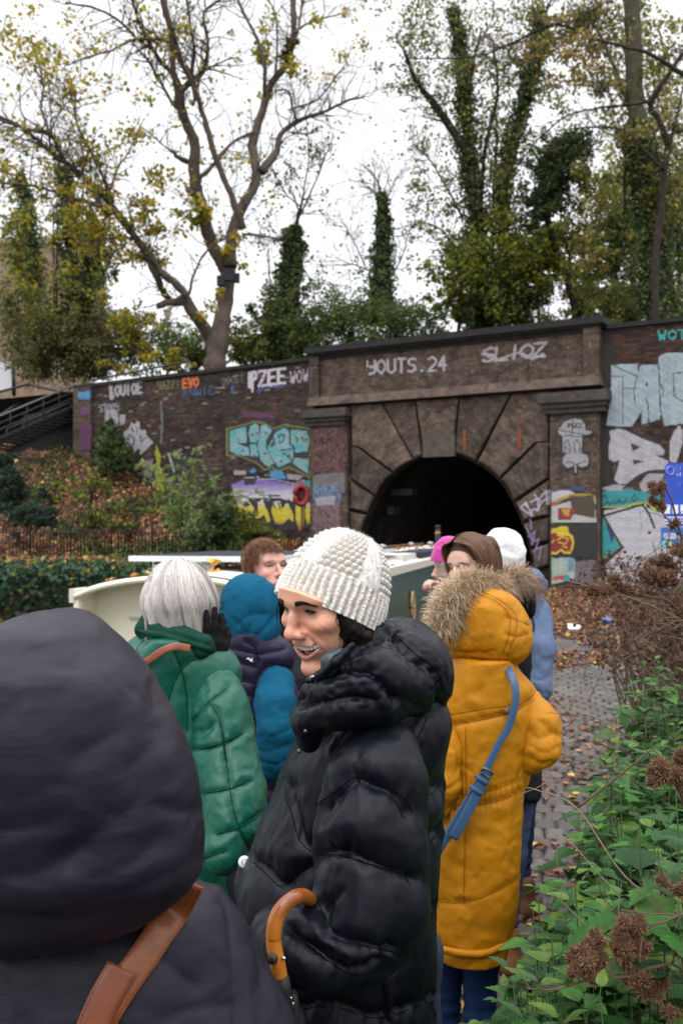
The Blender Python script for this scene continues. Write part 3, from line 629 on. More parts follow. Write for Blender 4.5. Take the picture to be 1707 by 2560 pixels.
c.text('YOUTS.24',(918,936),(1122,924),34,5.6,GW);c.text('SLIOZ',(1206,905),(1362,890),34,6.5,(.42,.38,.41),1,.95,.12);c.stroke([(1204,884),(1240,900),(1300,880),(1330,898),(1358,884)],5,(.42,.38,.41));c.stroke([(1058,916),(1075,940)],5,(.14,.13,.15),.3)
c.build('graffiti',M_paint,portal,.42,label='white lettering YOUTS.24 and a silver tag')
c=Canvas(1378,1030,1492,1470,.35)
GY=(.36,.35,.37)
c.poly(zR((120,780),(190,700),(260,675),(340,680),(380,740),(390,790),(445,795),(430,830),(375,840),(350,850),(350,990),(400,1020),(418,1070),(400,1120),(350,1150),(300,1110),(296,1190),(275,1195),(270,1120),(210,1150),(165,1110),(160,1050),(190,1010),(160,1000),(150,860),(120,830)),BK,1,2);c.poly(zR((125,785),(190,710),(260,685),(335,690),(372,740),(380,795),(435,800),(425,825),(345,835),(340,1000),(395,1025),(408,1070),(395,1115),(345,1135),(290,1105),(292,1180),(277,1185),(275,1110),(215,1140),(172,1100),(170,1050),(200,1010),(172,990),(165,845),(130,825)),GY)
c.text('PUCK',(1420,1070),(1458,1068),11,2.2,BK)
for st in(((130,790),(350,830)),((190,1000),(185,900),(215,880),(240,960),(235,1000),(190,1000)),((280,1000),(275,900),(300,880),(325,920),(322,1000)),((190,940),(240,990)),((190,1090),(240,1085),(290,1110),(330,1090),(390,1080)),((270,1110),(270,1160)),((170,840),(350,850)),((260,690),(255,830))):c.stroke(zR(*st),2.2,BK)
c.poly(zR((60,1345),(230,1340),(280,1370),(60,1480)),(.55,.53,.56));c.poly(zR((60,1470),(130,1420),(250,1375),(420,1375),(470,1400),(470,1450),(300,1400),(180,1430),(60,1500)),(.42,.28,.03));c.poly(zR((60,1455),(110,1440),(110,1470),(60,1490)),(.45,.09,.04));c.stroke(zR((60,1360),(150,1335),(360,1345)),4,(.03,.06,.22));c.stroke(zR((260,1320),(350,1325)),9,(.03,.07,.16),.4)
c.poly(zR((50,1500),(300,1420),(470,1430),(475,1640),(60,1640)),(.50,.50,.50));c.poly(zR((230,1400),(440,1390),(470,1480),(460,1600),(260,1560)),(.07,.045,.02),.9);c.poly(zR((50,1560),(90,1640),(60,1650)),(.25,.55,.25));c.poly(zR((125,1505),(290,1505),(240,1620),(125,1620)),(.28,.02,.03));c.poly(zR((150,1515),(235,1515),(225,1590),(180,1570)),(.55,.33,.02));c.stroke(zR((100,1635),(240,1630)),4,(.35,.6,.4))
c.poly(zR((40,1655),(475,1650),(475,1960),(40,1960)),BK);c.poly(zR((40,1700),(110,1690),(160,1670),(215,1680),(225,1740),(260,1760),(275,1820),(262,1880),(235,1930),(180,1925),(150,1900),(110,1935),(60,1930),(38,1880)),(.72,.55,.01));c.poly(zR((45,1740),(110,1735),(120,1760),(230,1765),(255,1820),(240,1900),(190,1910),(150,1880),(110,1915),(60,1905),(42,1860)),(.28,.01,.015))
for st in(((120,1800),(160,1770),(220,1790),(190,1840),(130,1820)),((110,1700),(130,1740)),((150,1690),(165,1740)),((190,1690),(195,1740)),((55,1770),(60,1830),(90,1800)),((170,1860),(210,1870))):c.stroke(zR(*st),3,(.72,.55,.01))
c.poly(zR((60,1970),(230,1960),(280,1970),(280,2160),(60,2210)),(.42,.46,.44));c.stroke(zR((75,1970),(60,2190)),6,(.25,.55,.25));c.stroke(zR((155,1970),(140,2180)),4,(.40,.62,.35));c.poly(zR((210,1975),(270,1970),(270,2080),(210,2100)),(.10,.35,.45));c.text('OMB',(1381,1450),(1412,1448),9,3.4,(.50,.05,.03));c.poly(zR((175,2125),(225,2125),(225,2170),(175,2175)),(.03,.30,.42));c.poly(zR((280,2000),(470,1980),(450,2200),(280,2200)),(.16,.14,.15),.1);c.stroke(zR((235,2070),(260,2010)),3,(.5,.08,.05))
c.build('graffiti',M_paint,portal,.48,label='cartoon face in a cap above painted colour blocks')
c=Canvas(780,1060,866,1340,.35)
r_=np.random.default_rng(2)
for k in range(900):
 x=r_.uniform(782,862);y=r_.uniform(1064,1186);c.stroke([(x,y),(x+r_.normal(0,2),y+r_.uniform(-7,7))],3.0,(.10,.022,.034)if r_.uniform()<.75 else(.16,.10,.05),.6)
c.poly([(782,1188),(862,1180),(862,1232),(782,1232)],(.17,.15,.145),.3)
for k in range(500):
 x=r_.uniform(784,852);y=r_.uniform(1216,1250);c.stroke([(x,y),(x,y+r_.uniform(-6,6))],3.0,(.14,.26,.40)if r_.uniform()<.8 else(.12,.03,.06),.6)
for k in range(900):
 x=r_.uniform(782,850);y=r_.uniform(1256,1340);c.stroke([(x,y),(x,y+r_.uniform(-7,7))],3.0,((.26,.12,.19),(.18,.15,.145),(.17,.08,.06))[r_.integers(0,3)],.6)
c.poly([(788,1244),(838,1240),(836,1262),(790,1264)],(.36,.38,.42),.4)
c.build('graffiti',M_paint,portal,.30,label='dark red lattice of paint over pale blue and pink patches')
c=Canvas(1296,1215,1380,1420,.225)
zT=lambda*p:[(1250+x/3.1357,1150+y/3.1357)for x,y in p]
for st in(((160,370),(190,340),(240,400),(250,440),(160,375)),((200,330),(250,440)),((240,330),(290,300),(300,380),(250,390)),((265,270),(320,330),(290,400)),((310,300),(360,240),(370,340)),((385,240),(390,350)),((320,330),(390,290))):c.stroke(zT(*st),4,(.50,.48,.56))
for st in(((200,520),(230,590),(260,640)),((220,600),(270,560),(250,660)),((260,640),(300,620),(270,720)),((280,700),(320,680),(300,780)),((235,470),(240,540))):c.stroke(zT(*st),4,(.26,.20,.38),.7)
c.build('graffiti',M_paint,portal,.5,label='white tag BOTA beside the arch')
c=Canvas(1505,860,1760,1480,.13)
SB=lambda s:np.array((.34,.42,.46))*(1+.25*s.nz[...,None])
c.text('WOT',(1640,848+12),(1707,845+12),2,2,(.02,.3,.3))
for pl in(((615,190),(860,180),(850,300),(880,195),(1050,190),(1060,330),(1090,500),(1060,690),(890,740),(890,620),(800,760),(570,750),(590,600),(610,400)),((1045,120),(1100,85),(1300,80),(1500,85),(1500,740),(1300,730),(1100,750),(1070,600),(1060,300))):c.poly(zR(*pl),BK,1,3);c.poly(zR(*pl),SB)
for st in(((720,300),(720,600)),((730,410),(850,410)),((850,300),(820,420),(830,540)),((930,380),(940,350),(945,380)),((930,500),(950,560),(960,720)),((1060,360),(1090,420),(1090,480)),((1180,270),(1275,260)),((1180,270),(1190,480),(1275,530)),((720,620),(720,740)),((600,300),(720,300)),((890,620),(890,740)),((620,190),(850,300))):c.stroke(zR(*st),2.6,BK)
BW=lambda s:np.array((.45,.43,.46))*(1+.20*s.nz[...,None])
for pl in(((600,800),(680,775),(760,800),(900,870),(1060,930),(1105,980),(1090,1020),(1010,1020),(1150,1080),(1150,1110),(1100,1150),(960,1160),(830,1240),(770,1290),(680,1285),(640,1240),(670,1150),(690,1060),(640,1085),(595,1060),(590,950),(605,880)),((1190,800),(1240,745),(1270,800),(1270,900),(1210,1090),(1150,1080),(1150,900))):c.poly(zR(*pl),BK,1,5);c.poly(zR(*pl),BW)
c.poly(zR((790,910),(885,945),(810,985)),BK);c.poly(zR((810,1060),(915,1075),(820,1110)),BK)
c.poly(zR((870,1290),(960,1170),(1100,1180),(1080,1300),(900,1370)),(.38,.37,.38));c.stroke(zR((760,1300),(860,1220),(960,1175),(1100,1170)),9,BK)
c.poly(zR((500,1380),(600,1320),(780,1330),(960,1370),(1060,1360),(1060,1440),(900,1460),(700,1490),(500,1500)),(.02,.30,.33));c.poly(zR((500,1330),(640,1290),(740,1300),(700,1350),(560,1340)),(.40,.39,.40))
WW=lambda s:np.array((.55,.54,.58))*(1+.12*s.nz[...,None])
c.poly(zR((560,1590),(900,1490),(1100,1560),(1400,1500),(1400,2300),(560,2300),(560,2020),(720,1860)),WW);c.poly(zR((545,1530),(930,1470),(940,1490),(560,1600),(545,1560)),WW)
c.poly(zR((500,1560),(560,1590),(725,1870),(560,2000),(510,1980)),BK);c.poly(zR((500,1580),(545,1600),(700,1865),(560,1975),(505,1960)),(.20,.22,.02));c.poly(zR((500,1600),(530,1590),(690,1860),(590,1950),(505,1950)),(.02,.33,.37));c.poly(zR((560,1650),(650,1740),(620,1830)),(.02,.03,.12))
c.stroke(zR((500,1500),(700,1500),(900,1455),(960,1460),(1060,1480),(1000,1530)),5,(.42,.46,.03));c.poly(zR((930,1440),(1070,1440),(1070,1490),(1000,1540)),(.42,.46,.03));c.stroke(zR((535,1580),(900,1475),(960,1560),(1010,1690)),6,BK);c.stroke(zR((560,2010),(720,1870)),6,BK);c.stroke(zR((545,2020),(550,2200),(600,2300)),6,BK)
for st in(((540,1400),(560,1380),(570,1420),(540,1400)),((540,1480),(580,1440),(600,1480),(640,1430)),((640,1480),(680,1420),(700,1470)),((700,1430),(720,1470),(760,1410)),((800,1420),(830,1380),(850,1420),(820,1450),(800,1420)),((560,1460),(790,1450))):c.stroke(zR(*st),2.2,BK)
c.stroke(zR((880,1530),(890,1700)),1.5,(.2,.2,.24),.5)
c.build('graffiti',M_paint,wall_r,.52,label='silver block letters above white bubble letters and a teal edged piece')
c=Canvas(1630,815,1760,862,.13);c.text('WOT',(1645,850),(1720,846),22,5,(.02,.36,.33));c.build('graffiti',M_paint,wall_r,.45)
# ground, path, water, embankment
def leafmat(name,trans=.25,rough=.6,col=(1,1,1)):return mat(name,col,rough=rough,spec=.3,attr=True,trans=trans)
def leaf_cards(n,pos,size,cols,r_,up=None,fold=.25,aspect=.62,tilt=1.0,flat=None):
 """n small folded leaves: two quads-ish (4 tris) each; pos (n,3), size (n,), cols (n,3)"""
 d=r_.normal(size=(n,3));
 if flat is not None:d[:,2]*=flat
 d/=np.linalg.norm(d,axis=1,keepdims=True);b=r_.normal(size=(n,3))
 if up is not None:nrm=np.asarray(up,float)+r_.normal(0,tilt,(n,3));b=np.cross(nrm,d)
 b-=d*(b*d).sum(1,keepdims=True);b/=np.linalg.norm(b,axis=1,keepdims=True)+1e-9;nn=np.cross(d,b);s=np.asarray(size)[:,None]
 tip=pos+d*s;l=pos+d*s*.45+b*s*aspect*.5+nn*s*fold*.3;r=pos+d*s*.45-b*s*aspect*.5+nn*s*fold*.3
 V=np.stack([pos,r,tip,l],1).reshape(-1,3);i=np.arange(n)[:,None]*4
 T=np.concatenate([i+np.array([[0,1,2]]),i+np.array([[0,2,3]])]);return V,T,np.repeat(cols,4,0)
def pal(r_,n,cols,p=None,jit=.35):
 c=np.array(cols)[r_.choice(len(cols),n,p=p)];return c*r_.uniform(1-jit,1+jit,(n,1))*r_.uniform(.93,1.07,(n,3))
M_soil=mat('damp_soil',(.045,.032,.022),rough=.95,spec=.2,var=(3,.4),bump=(8,.8,.04),wear=(5,.6,(.085,.042,.02)))
M_mud=mat('path_grit',(.040,.033,.027),rough=.85,spec=.35,var=(9,.4),bump=(60,.7,.01),wear=(6,.58,(.09,.05,.028)))
EDGE=np.array([(-4,-2.9),(0,-2.0),(7.6,-.35),(14,1.05),(20,2.7),(25,4.4),(29.5,6.1),(32,7.3)])
def edge_x(y):return np.interp(y,EDGE[:,0],EDGE[:,1])
ys=np.array([-6,-4,0,3,7.6,14,20,25,29.5,30.4]);xe=edge_x(ys)
V=[];
for y,x in zip(ys,xe):V+=[(x,y,0),(60,y,0)]
Q=np.array([[2*i,2*i+1,2*i+3,2*i+2]for i in range(len(ys)-1)])
tow=obj('towpath_ground',V,[Q],M_mud,None,None,False);tow['kind']='structure'
a=Acc()
for i in range(len(ys)-1):
 x0,x1,y0,y1=xe[i],xe[i+1],ys[i],ys[i+1]
 a.add([(x0,y0,-1.5),(x1,y1,-1.5),(x1,y1,.03),(x0,y0,.03),(x0+.35,y0,.03),(x1+.35,y1,.03),(x0+.35,y0,-.1),(x1+.35,y1,-.1)],[[0,1,2,3],[3,2,5,4],[4,5,7,6]])
ce=a.build('canal_edge',mat('edge_stone',(.12,.11,.10),rough=.85,var=(4,.35),bump=(20,.6,.02)),None,False);ce['kind']='structure'
M_water=mat('canal_water',(.012,.018,.012),rough=.06,spec=.5,bump=(3,.12,.03));
wt=obj('canal_water',[(-70,-20,-.45),(20,-20,-.45),(20,75,-.45),(-70,75,-.45)],[np.array([[0,1,2,3]])],M_water,None,None,False);wt['kind']='structure'
gb=obj('ground',[(-150,-60,-1.6),(150,-60,-1.6),(150,260,-1.6),(-150,260,-1.6)],[np.array([[0,1,2,3]])],M_soil,None,None,False);gb['kind']='structure'
hg=[L3(-40,-.5,7.4),L3(60,-.5,7.4),L3(60,-90,8.0),L3(-40,-90,8.0)]
obj('upper_ground',hg,[np.array([[0,1,2,3]])],M_soil,None,None,False)['kind']='structure'
def wall_d(px):
 t=(px-CX)/F;u=(t*A0[1]-A0[0])/(UD[0]-t*UD[1]);return A0[1]+UD[1]*u
bp=np.array([-420,-200,0,150,300,430,560,680,775,840])
bank_d=np.interp(bp,[-420,-200,0,300,560,760,840],[9.5,12.5,15.4,20,26,32,33.6]);top_y=np.interp(bp,[-420,0,300,560,760],[1430,1436,1428,1415,1400])
fen_d=np.interp(bp,[-420,0,300,560,760,840],[30,31,32,32.8,33.3,33.9]);fen_y=np.interp(bp,[-420,300,560,760],[1398,1398,1396,1388])
w_d=wall_d(bp)-.03;w_y=np.interp(bp,[-420,-200,0,190,300,400,480,560,640,840],[1060,1085,1110,1135,1168,1235,1290,1338,1352,1360])
def wp(px,py,d):return np.stack([(px-CX)/F*d,d,EYE+(HY-py)/F*d],-1)
rows=[wp(bp,np.full(len(bp),1330+2.6*F/bank_d),bank_d),wp(bp,top_y+8,bank_d),wp(bp,top_y,bank_d+.8),wp(bp,fen_y,fen_d),wp(bp,fen_y*.55+w_y*.45,fen_d*.5+w_d*.5),wp(bp,w_y,w_d),wp(bp,w_y-4,w_d+6)]
rows=np.array(rows);
def resamp(rows,a,b):
 r=np.array([np.stack([np.interp(np.linspace(0,1,b),np.linspace(0,1,rows.shape[1]),rows[k,:,c])for c in range(3)],1)for k in range(rows.shape[0])])
 return np.stack([np.stack([np.interp(np.linspace(0,rows.shape[0]-1,a),np.arange(rows.shape[0]),r[:,j,c])for c in range(3)],1)for j in range(b)],1)
G=resamp(rows,61,90);nz_=fbm(G.reshape(-1,3)*.55,3,3).reshape(G.shape[:2]);G[34:,:,2]+=nz_[34:]*.16
nr,ncq=G.shape[:2];i=np.arange(nr-1)[:,None]*ncq;j=np.arange(ncq-1)[None];Q=np.stack([i+j,i+j+1,i+ncq+j+1,i+ncq+j],-1).reshape(-1,4)
emb=obj('embankment',G.reshape(-1,3),[Q],M_soil);emb['kind']='structure'
def on_bank(n,r_,lo,hi):
 a=r_.uniform(lo,hi,n);b=r_.uniform(0,ncq-1.001,n);ia=np.minimum(a.astype(int),nr-2);ib=b.astype(int);fa=(a-ia)[:,None];fb=(b-ib)[:,None]
 return G[ia,ib]*(1-fa)*(1-fb)+G[ia+1,ib]*fa*(1-fb)+G[ia,ib+1]*(1-fa)*fb+G[ia+1,ib+1]*fa*fb
r_=np.random.default_rng(77);M_lit=leafmat('fallen_leaf',.12,.7)
n=34000;p=on_bank(n,r_,20,50)+np.array([0,-.02,.02]);
V,T,c=leaf_cards(n,p,r_.uniform(.10,.20,n),pal(r_,n,[(.27,.115,.05),(.19,.08,.04),(.36,.19,.07),(.12,.055,.035),(.46,.33,.14),(.52,.38,.08),(.08,.045,.03)],[.26,.24,.13,.2,.07,.03,.07]),r_,up=(0,-.6,1),tilt=.45,aspect=.8)
obj('leaf_litter',V,[T],M_lit,None,c,False)['kind']='stuff'
M_leaf=leafmat('green_leaf',.3,.5)
n=60000;p=on_bank(n,r_,13,50);m=fbm(p*np.array([.55,.35,.55]),2,8)>.02;p=p[m];n=len(p);p=p+np.stack([r_.normal(0,.05,n),r_.normal(0,.05,n),np.abs(r_.normal(0,.15,n))*np.where(p[:,1]<31,.35,1)],1)
V,T,c=leaf_cards(n,p,r_.uniform(.07,.17,n),pal(r_,n,[(.05,.09,.015),(.025,.055,.018),(.10,.13,.02),(.20,.20,.02),(.015,.035,.018)],[.25,.3,.15,.08,.22]),r_,up=(0,-1,.8),tilt=.7)
obj('ground_cover',V,[T],M_leaf,None,c,False)['kind']='stuff'
n=30000;p=on_bank(n,r_,0,22);p+=np.stack([r_.normal(0,.12,n),-np.abs(r_.normal(0,.22,n)),r_.normal(0.0,.08,n)],1)
V,T,c=leaf_cards(n,p,r_.uniform(.06,.12,n),pal(r_,n,[(.014,.050,.020),(.022,.070,.030),(.010,.030,.016),(.05,.09,.02),(.25,.20,.02),(.25,.09,.02)],[.35,.27,.25,.08,.03,.02]),r_,up=(0,-1,.5),tilt=.6,aspect=.9)
obj('ivy_hedge',V,[T],M_leaf,None,c,False)['kind']='stuff'
rs=np.random.default_rng(31)
def pathpt(s,w):return np.array([edge_x(s)+.45+w,s])
mes=[]
M_setts=[mat('granite_sett',c,rough=.6,spec=.45,var=(25,.35),bump=(90,.6,.004))for c in((.076,.066,.058),(.055,.048,.043),(.092,.080,.070),(.066,.054,.044))]
def sett_v(lx,ly,r_):
 b=.016;lo=np.array([(-lx,-ly),(lx,-ly),(lx,ly),(-lx,ly)])/2+r_.normal(0,.004,(4,2));hi=lo*(1-2*b/np.array([lx,ly]));V=np.vstack([np.c_[lo,np.full(4,-.02)],np.c_[lo,np.full(4,.018)],np.c_[hi,np.full(4,.030)+r_.normal(0,.002,4)]])
 return V
SQ=np.array([[k,(k+1)%4,4+(k+1)%4,4+k]for k in range(4)]+[[4+k,4+(k+1)%4,8+(k+1)%4,8+k]for k in range(4)]+[[8,9,10,11]])
for m in M_setts:
 for k in range(3):
  me=make_mesh('sett',sett_v(.115,.155,rs),[SQ],None,False);me.materials.append(m);mes.append(me)
S=[];s_=2.0;row=0
while s_<29:
 dirx=(edge_x(s_+.1)-edge_x(s_-.1))/.2;ang=math.atan(dirx);w=(.065 if row%2 else 0)+.05
 while w<3.6:
  x,y=pathpt(s_,w);S.append((x+rs.normal(0,.006),y+rs.normal(0,.006),-ang+rs.normal(0,.04),rs.normal(0,.004)));w+=.129
 s_+=.168;row+=1
S=np.array(S);px_=CX+F*S[:,0]/S[:,1];py_=HY+F*EYE/S[:,1];front=np.interp(py_,[1480,1750,2000,2200,2500,2600],[1700,1520,1430,1400,1290,1250])
see=(px_>1185)&(px_<front);cand=np.where(see)[0];cand=cand[np.argsort(S[cand,1])][:300]
cob=empty('cobbled_path',(0,0,0),None,None,None,'structure')
for i in cand:
 o=bpy.data.objects.new('cobble',mes[rs.integers(0,len(mes))]);C.objects.link(o);o.parent=cob;o.location=(S[i,0],S[i,1],S[i,3]);o.rotation_euler=(rs.normal(0,.02),rs.normal(0,.02),S[i,2])
rest=np.setdiff1d(np.where((px_>900)&(px_<1900))[0],cand);a=Acc()
for i in rest:
 v=sett_v(.115,.155,rs);ca,sa=math.cos(S[i,2]),math.sin(S[i,2]);v=np.c_[v[:,0]*ca-v[:,1]*sa+S[i,0],v[:,0]*sa+v[:,1]*ca+S[i,1],v[:,2]+S[i,3]];a.add(v,SQ,col=np.array((.066,.057,.050))*rs.uniform(.65,1.35))
a.build('cobbles',mat('granite_setts',(1,1,1),rough=.6,spec=.45,attr=True,var=(25,.35),bump=(60,.6,.005)),cob,False)['kind']='stuff'
n=18000;yy=2+27.5*r_.uniform(0,1,n)**.8;xx=edge_x(yy)+.3+np.abs(r_.normal(1.8,1.3,n));keep=(fbm(np.stack([xx,yy,0*xx],1)*1.2,2,4)>-.25+.25*(yy<12));xx,yy=xx[keep],yy[keep]
n2=9000;y2=r_.uniform(17,30,n2);x2=edge_x(y2)+r_.uniform(.1,7,n2);xx=np.concatenate([xx,x2]);yy=np.concatenate([yy,y2]);n=len(xx)
V,T,c=leaf_cards(n,np.stack([xx,yy,np.full(n,.036)],1),np.where(yy<12,r_.uniform(.035,.075,n),r_.uniform(.06,.115,n)),pal(r_,n,[(.20,.08,.03),(.32,.17,.07),(.12,.05,.028),(.46,.28,.05),(.07,.035,.022),(.24,.11,.055)],[.25,.12,.24,.06,.21,.12]),r_,up=(0,0,1),tilt=.22,aspect=.75,flat=.15,fold=.6)
V[:,2]=np.maximum(V[:,2],.033);obj('fallen_leaves',V,[T],M_lit,None,c,False)['kind']='stuff'
v=np.array([P(1418,1568,17.2),P(1450,1566,17.3),P(1448,1574,16.8),P(1420,1574,16.8)]);v[:,2]=.05;v2=v+np.array([0,0,.03]);v2[0,2]+=.04
tag(obj('paper_scrap',np.vstack([v,v2]),[BOXQ],mat('white_paper',(.7,.72,.72),rough=.8),None,None,False),'crumpled white paper lying on the leaf strewn path','litter')
v=np.array([P(1504,1548,18.6),P(1530,1546,18.8),P(1528,1554,18.2),P(1506,1554,18.2)]);v[:,2]=.06;v2=v+np.array([0,0,.04])
tag(obj('plastic_wrapper',np.vstack([v,v2]),[BOXQ],mat('blue_plastic',(.12,.18,.5),rough=.35),None,None,False),'blue plastic wrapper lying in the leaves beside the path','litter')
M_iron=mat('black_iron',(.014,.013,.013),rough=.55,spec=.4)
fx=np.linspace(-60,745,96);fp=np.stack([np.interp(fx,bp,rows[3][:,c])for c in range(3)],1)
fence=empty('iron_fence',fp[40],'low black iron railing with upright bars along the leafy bank','fence')
v,q,t=tube([(0,0,-.05),(0,0,.88),(0,0,.93),(0,0,.99)],[.015,.015,.02,.002],5);bm_=make_mesh('bar',v,[q,np.array(t)]);bm_.materials.append(M_iron)
v,q,t=tube([(0,0,-.1),(0,0,1.02),(0,0,1.05),(0,0,1.10)],[.03,.03,.04,.01],6);pm_=make_mesh('post',v,[q,np.array(t)]);pm_.materials.append(M_iron)
for k,p in enumerate(fp):
 o=bpy.data.objects.new('post' if k%12==4 else 'bar',pm_ if k%12==4 else bm_);C.objects.link(o);o.parent=fence;o.location=tuple(p-fp[40])
for z in(.14,.84):
 v,q,t=tube(fp+np.array([0,0,z]),.014,5);obj('rail',v,[q,np.array(t)],M_iron,fence)
# steel stairs at the left end of the wall
st=empty('staircase',P(100,1100,40),'dark open steel staircase with handrails climbing to the left end of the wall','staircase')
M_steel=mat('dark_steel',(.018,.018,.020),rough=.5,spec=.45);M_rail=mat('worn_rail',(.10,.10,.11),rough=.4,spec=.5)
top=P(188,1012,40.2);bot=P(-60,1120,37.5);N_=15
for k in range(N_):
 p=top+(bot-top)*(k+.5)/N_;w=np.array([.55,1.0,0.0]);w=w/np.linalg.norm(w)
 a=Acc();q0=p-w*.05;ax=np.array([1.0,-.45,0]);ax/=np.linalg.norm(ax);hv=ax*.17;c8=[]
 for z in(-.05,0):
  c8+=[q0-hv+[0,0,z],q0+hv+[0,0,z],q0+hv+w*1.5+[0,0,z],q0-hv+w*1.5+[0,0,z]]
 a.add(c8,BOXQ);a.build('tread',M_steel,st,False)
for s in(0,1.5):
 sh=w*s
 a=Acc();c8=[bot+sh+[0,0,-.3],top+sh+[0,0,-.3],top+sh+[0,.06,-.3],bot+sh+[0,.06,-.3],bot+sh+[0,0,.05],top+sh+[0,0,.05],top+sh+[0,.06,.05],bot+sh+[0,.06,.05]];a.add(c8,BOXQ);a.build('stringer',M_steel,st,False)
 for hgt,rr,mm in((.82,.035,M_rail if s==0 else M_steel),(.30,.022,M_steel),(.55,.022,M_steel)):
  v,q,t=tube([bot+sh+[0,0,hgt],top+sh+[0,0,hgt]],rr,8);obj('handrail' if hgt>.8 else 'mid_rail',v,[q,np.array(t)],mm,st)
 for k in np.linspace(0,1,7):
  p=bot+sh+(top-bot)*k;v,q,t=tube([p,p+[0,0,.84]],.022,6);obj('baluster',v,[q,np.array(t)],M_steel,st)
for(x0,y0,x1,y1,d0,d1)in((-40,990,74,960,41.5,42.5),(74,962,182,985,42.5,42),(-30,1135,88,1148,38,38),(6,1150,8,1230,37,37),(-20,1052,60,1000,42,42.5)):
 v,q,t=tube([P(x0,y0,d0),P(x1,y1,d1)],.06,6);obj('beam',v,[q,np.array(t)],M_steel,st)
a=Acc();a.add([P(60,1035,41),P(186,1030,41),P(186,1128,41),P(40,1135,41)]+[P(60,1035,41.2),P(186,1030,41.2),P(186,1128,41.2),P(40,1135,41.2)],BOXQ);a.build('shade_sheet',mat('shade_black',(.012,.011,.011),rough=.9),st,False)  # black sheet standing in for the shade beneath the landing
v,q,t=tube([L3(-10.5,-.4,ztl(-10.5)+.35),L3(-5.6,-.4,ztl(-5.6)+.62)],.04,8);tag(obj('handrail',v,[q,np.array(t)],M_steel),'slim dark handrail rising behind the left wall coping','handrail')
bd=empty('building',P(20,900,62),'tan brick building half hidden behind the ivy covered trees at far left','building')
a=Acc();lo=P(-260,960,62);hi=P(128,610,62);a.add(boxv((lo[0],62,7),(hi[0],72,hi[2])),BOXQ[:,::-1]);a.build('wall',mat('tan_brick',(.25,.18,.12),rough=.9,var=(2,.25),bump=(12,.4,.02)),bd,False)
a=Acc();a.add(boxv((lo[0]-.2,61.8,hi[2]),(hi[0]+.2,72.2,hi[2]+.35)),BOXQ[:,::-1]);a.build('parapet',mat('tan_stone',(.30,.24,.17),rough=.9),bd,False)
for x in(-170,-60,50):
 for y in(690,800):
  a=Acc();c0=P(x,y,61.95);a.add(boxv((c0[0],61.95,c0[2]-1.8),(c0[0]+1.1,62.1,c0[2])),BOXQ[:,::-1]);f_=a.build('window',mat('window_frame',(.5,.48,.44),rough=.6),bd,False)
  a=Acc();a.add(boxv((c0[0]+.08,61.9,c0[2]-1.7),(c0[0]+1.02,61.94,c0[2]-.08)),BOXQ[:,::-1]);a.build('pane',mat('dark_glass',(.03,.035,.04),rough=.1),bd,False)
a=Acc();p0=P(-120,975,50);p1=P(34,905,50);a.add(boxv((p0[0],50,p0[2]),(p1[0],50.1,p1[2])),BOXQ[:,::-1]);tag(a.build('hoarding',mat('white_board',(.7,.7,.72),rough=.6),None,False),'plain white hoarding panel at the far left above the stairs','hoarding')
v,q,t=tube([P(36,990,49.5),P(34,900,49.5)],.10,8);tag(obj('post',v,[q,np.array(t)],M_steel),'dark post standing beside the white hoarding','post')
lp=empty('street_lamp',P(419,900,60),'distant old fashioned street lamp among the shrubs left of the plane tree','street lamp')
v,q,t=tube([P(419,960,60),P(419,845,60),P(419,800,60)],[.09,.06,.04],8);obj('pole',v,[q,np.array(t)],M_steel,lp)
v,q,t=tube([P(406,800,60),P(432,800,60)],.03,6);obj('crossbar',v,[q,np.array(t)],M_steel,lp)
v,q,t=tube([P(419,800,60),P(419,797,60),P(419,780,60),P(419,776,60),P(419,770,60)],[.10,.16,.26,.28,.04],6);obj('lantern',v,[q,np.array(t)],mat('lantern_glass',(.30,.30,.28),rough=.3),lp,smooth=False)
lr=empty('life_ring',P(752,1330,32.5),'dark red life ring in its round holder on a post before the graffiti','life ring')
cc=P(752,1238,32.5);ring=[cc+np.array([.20*math.cos(a),0.05*math.cos(a),.30*math.sin(a)])for a in np.linspace(0,2*np.pi,29)]
v,q,t=tube(ring,.085,10,False);obj('ring',v,[q],mat('faded_red',(.22,.022,.018),rough=.5),lr);v,q,t=tube([cc+[0,.07,0],cc+[0,.11,0]],[.24,.24],20);obj('holder',v*np.array([1,1,1]),[q,np.array(t)],mat('dark_red',(.09,.015,.015),rough=.7),lr)
v,q,t=tube([P(755,1385,32.6),P(755,1240,32.6)],.035,8);obj('post',v,[q,np.array(t)],mat('rusty_post',(.09,.03,.02),rough=.8),lr)
sg=empty('sign',P(1720,1400,20),'blue waterway sign with white lettering at the right edge, burrs in front of it','sign')
M_sb=mat('sign_blue',(.014,.065,.46),rough=.4,spec=.5);M_sw=mat('sign_white',(.75,.76,.80),rough=.5);SD=20.0
def panel(name,x0,y0,x1,y1,m,d=SD,th=.03,r=0):
 p0,p1=P(x0,y1,d),P(x1,y0,d);a=Acc();R_=r/F*d;pts=[]
 for(cx_,cz_,a0)in((p1[0]-R_,p1[2]-R_,0),(p0[0]+R_,p1[2]-R_,90),(p0[0]+R_,p0[2]+R_,180),(p1[0]-R_,p0[2]+R_,270)):
  for k in range(4):an=math.radians(a0+30*k);pts.append((cx_+R_*math.cos(an),cz_+R_*math.sin(an)))
 pts=np.array(pts);n=len(pts);V=np.vstack([np.c_[pts[:,0],np.full(n,d),pts[:,1]],np.c_[pts[:,0],np.full(n,d+th),pts[:,1]]])
 return obj(name,V,[np.array([[k,n+k,n+(k+1)%n,(k+1)%n]for k in range(n)]),np.array([list(range(n))[::-1],list(range(n,2*n))])],m,sg,None,False)
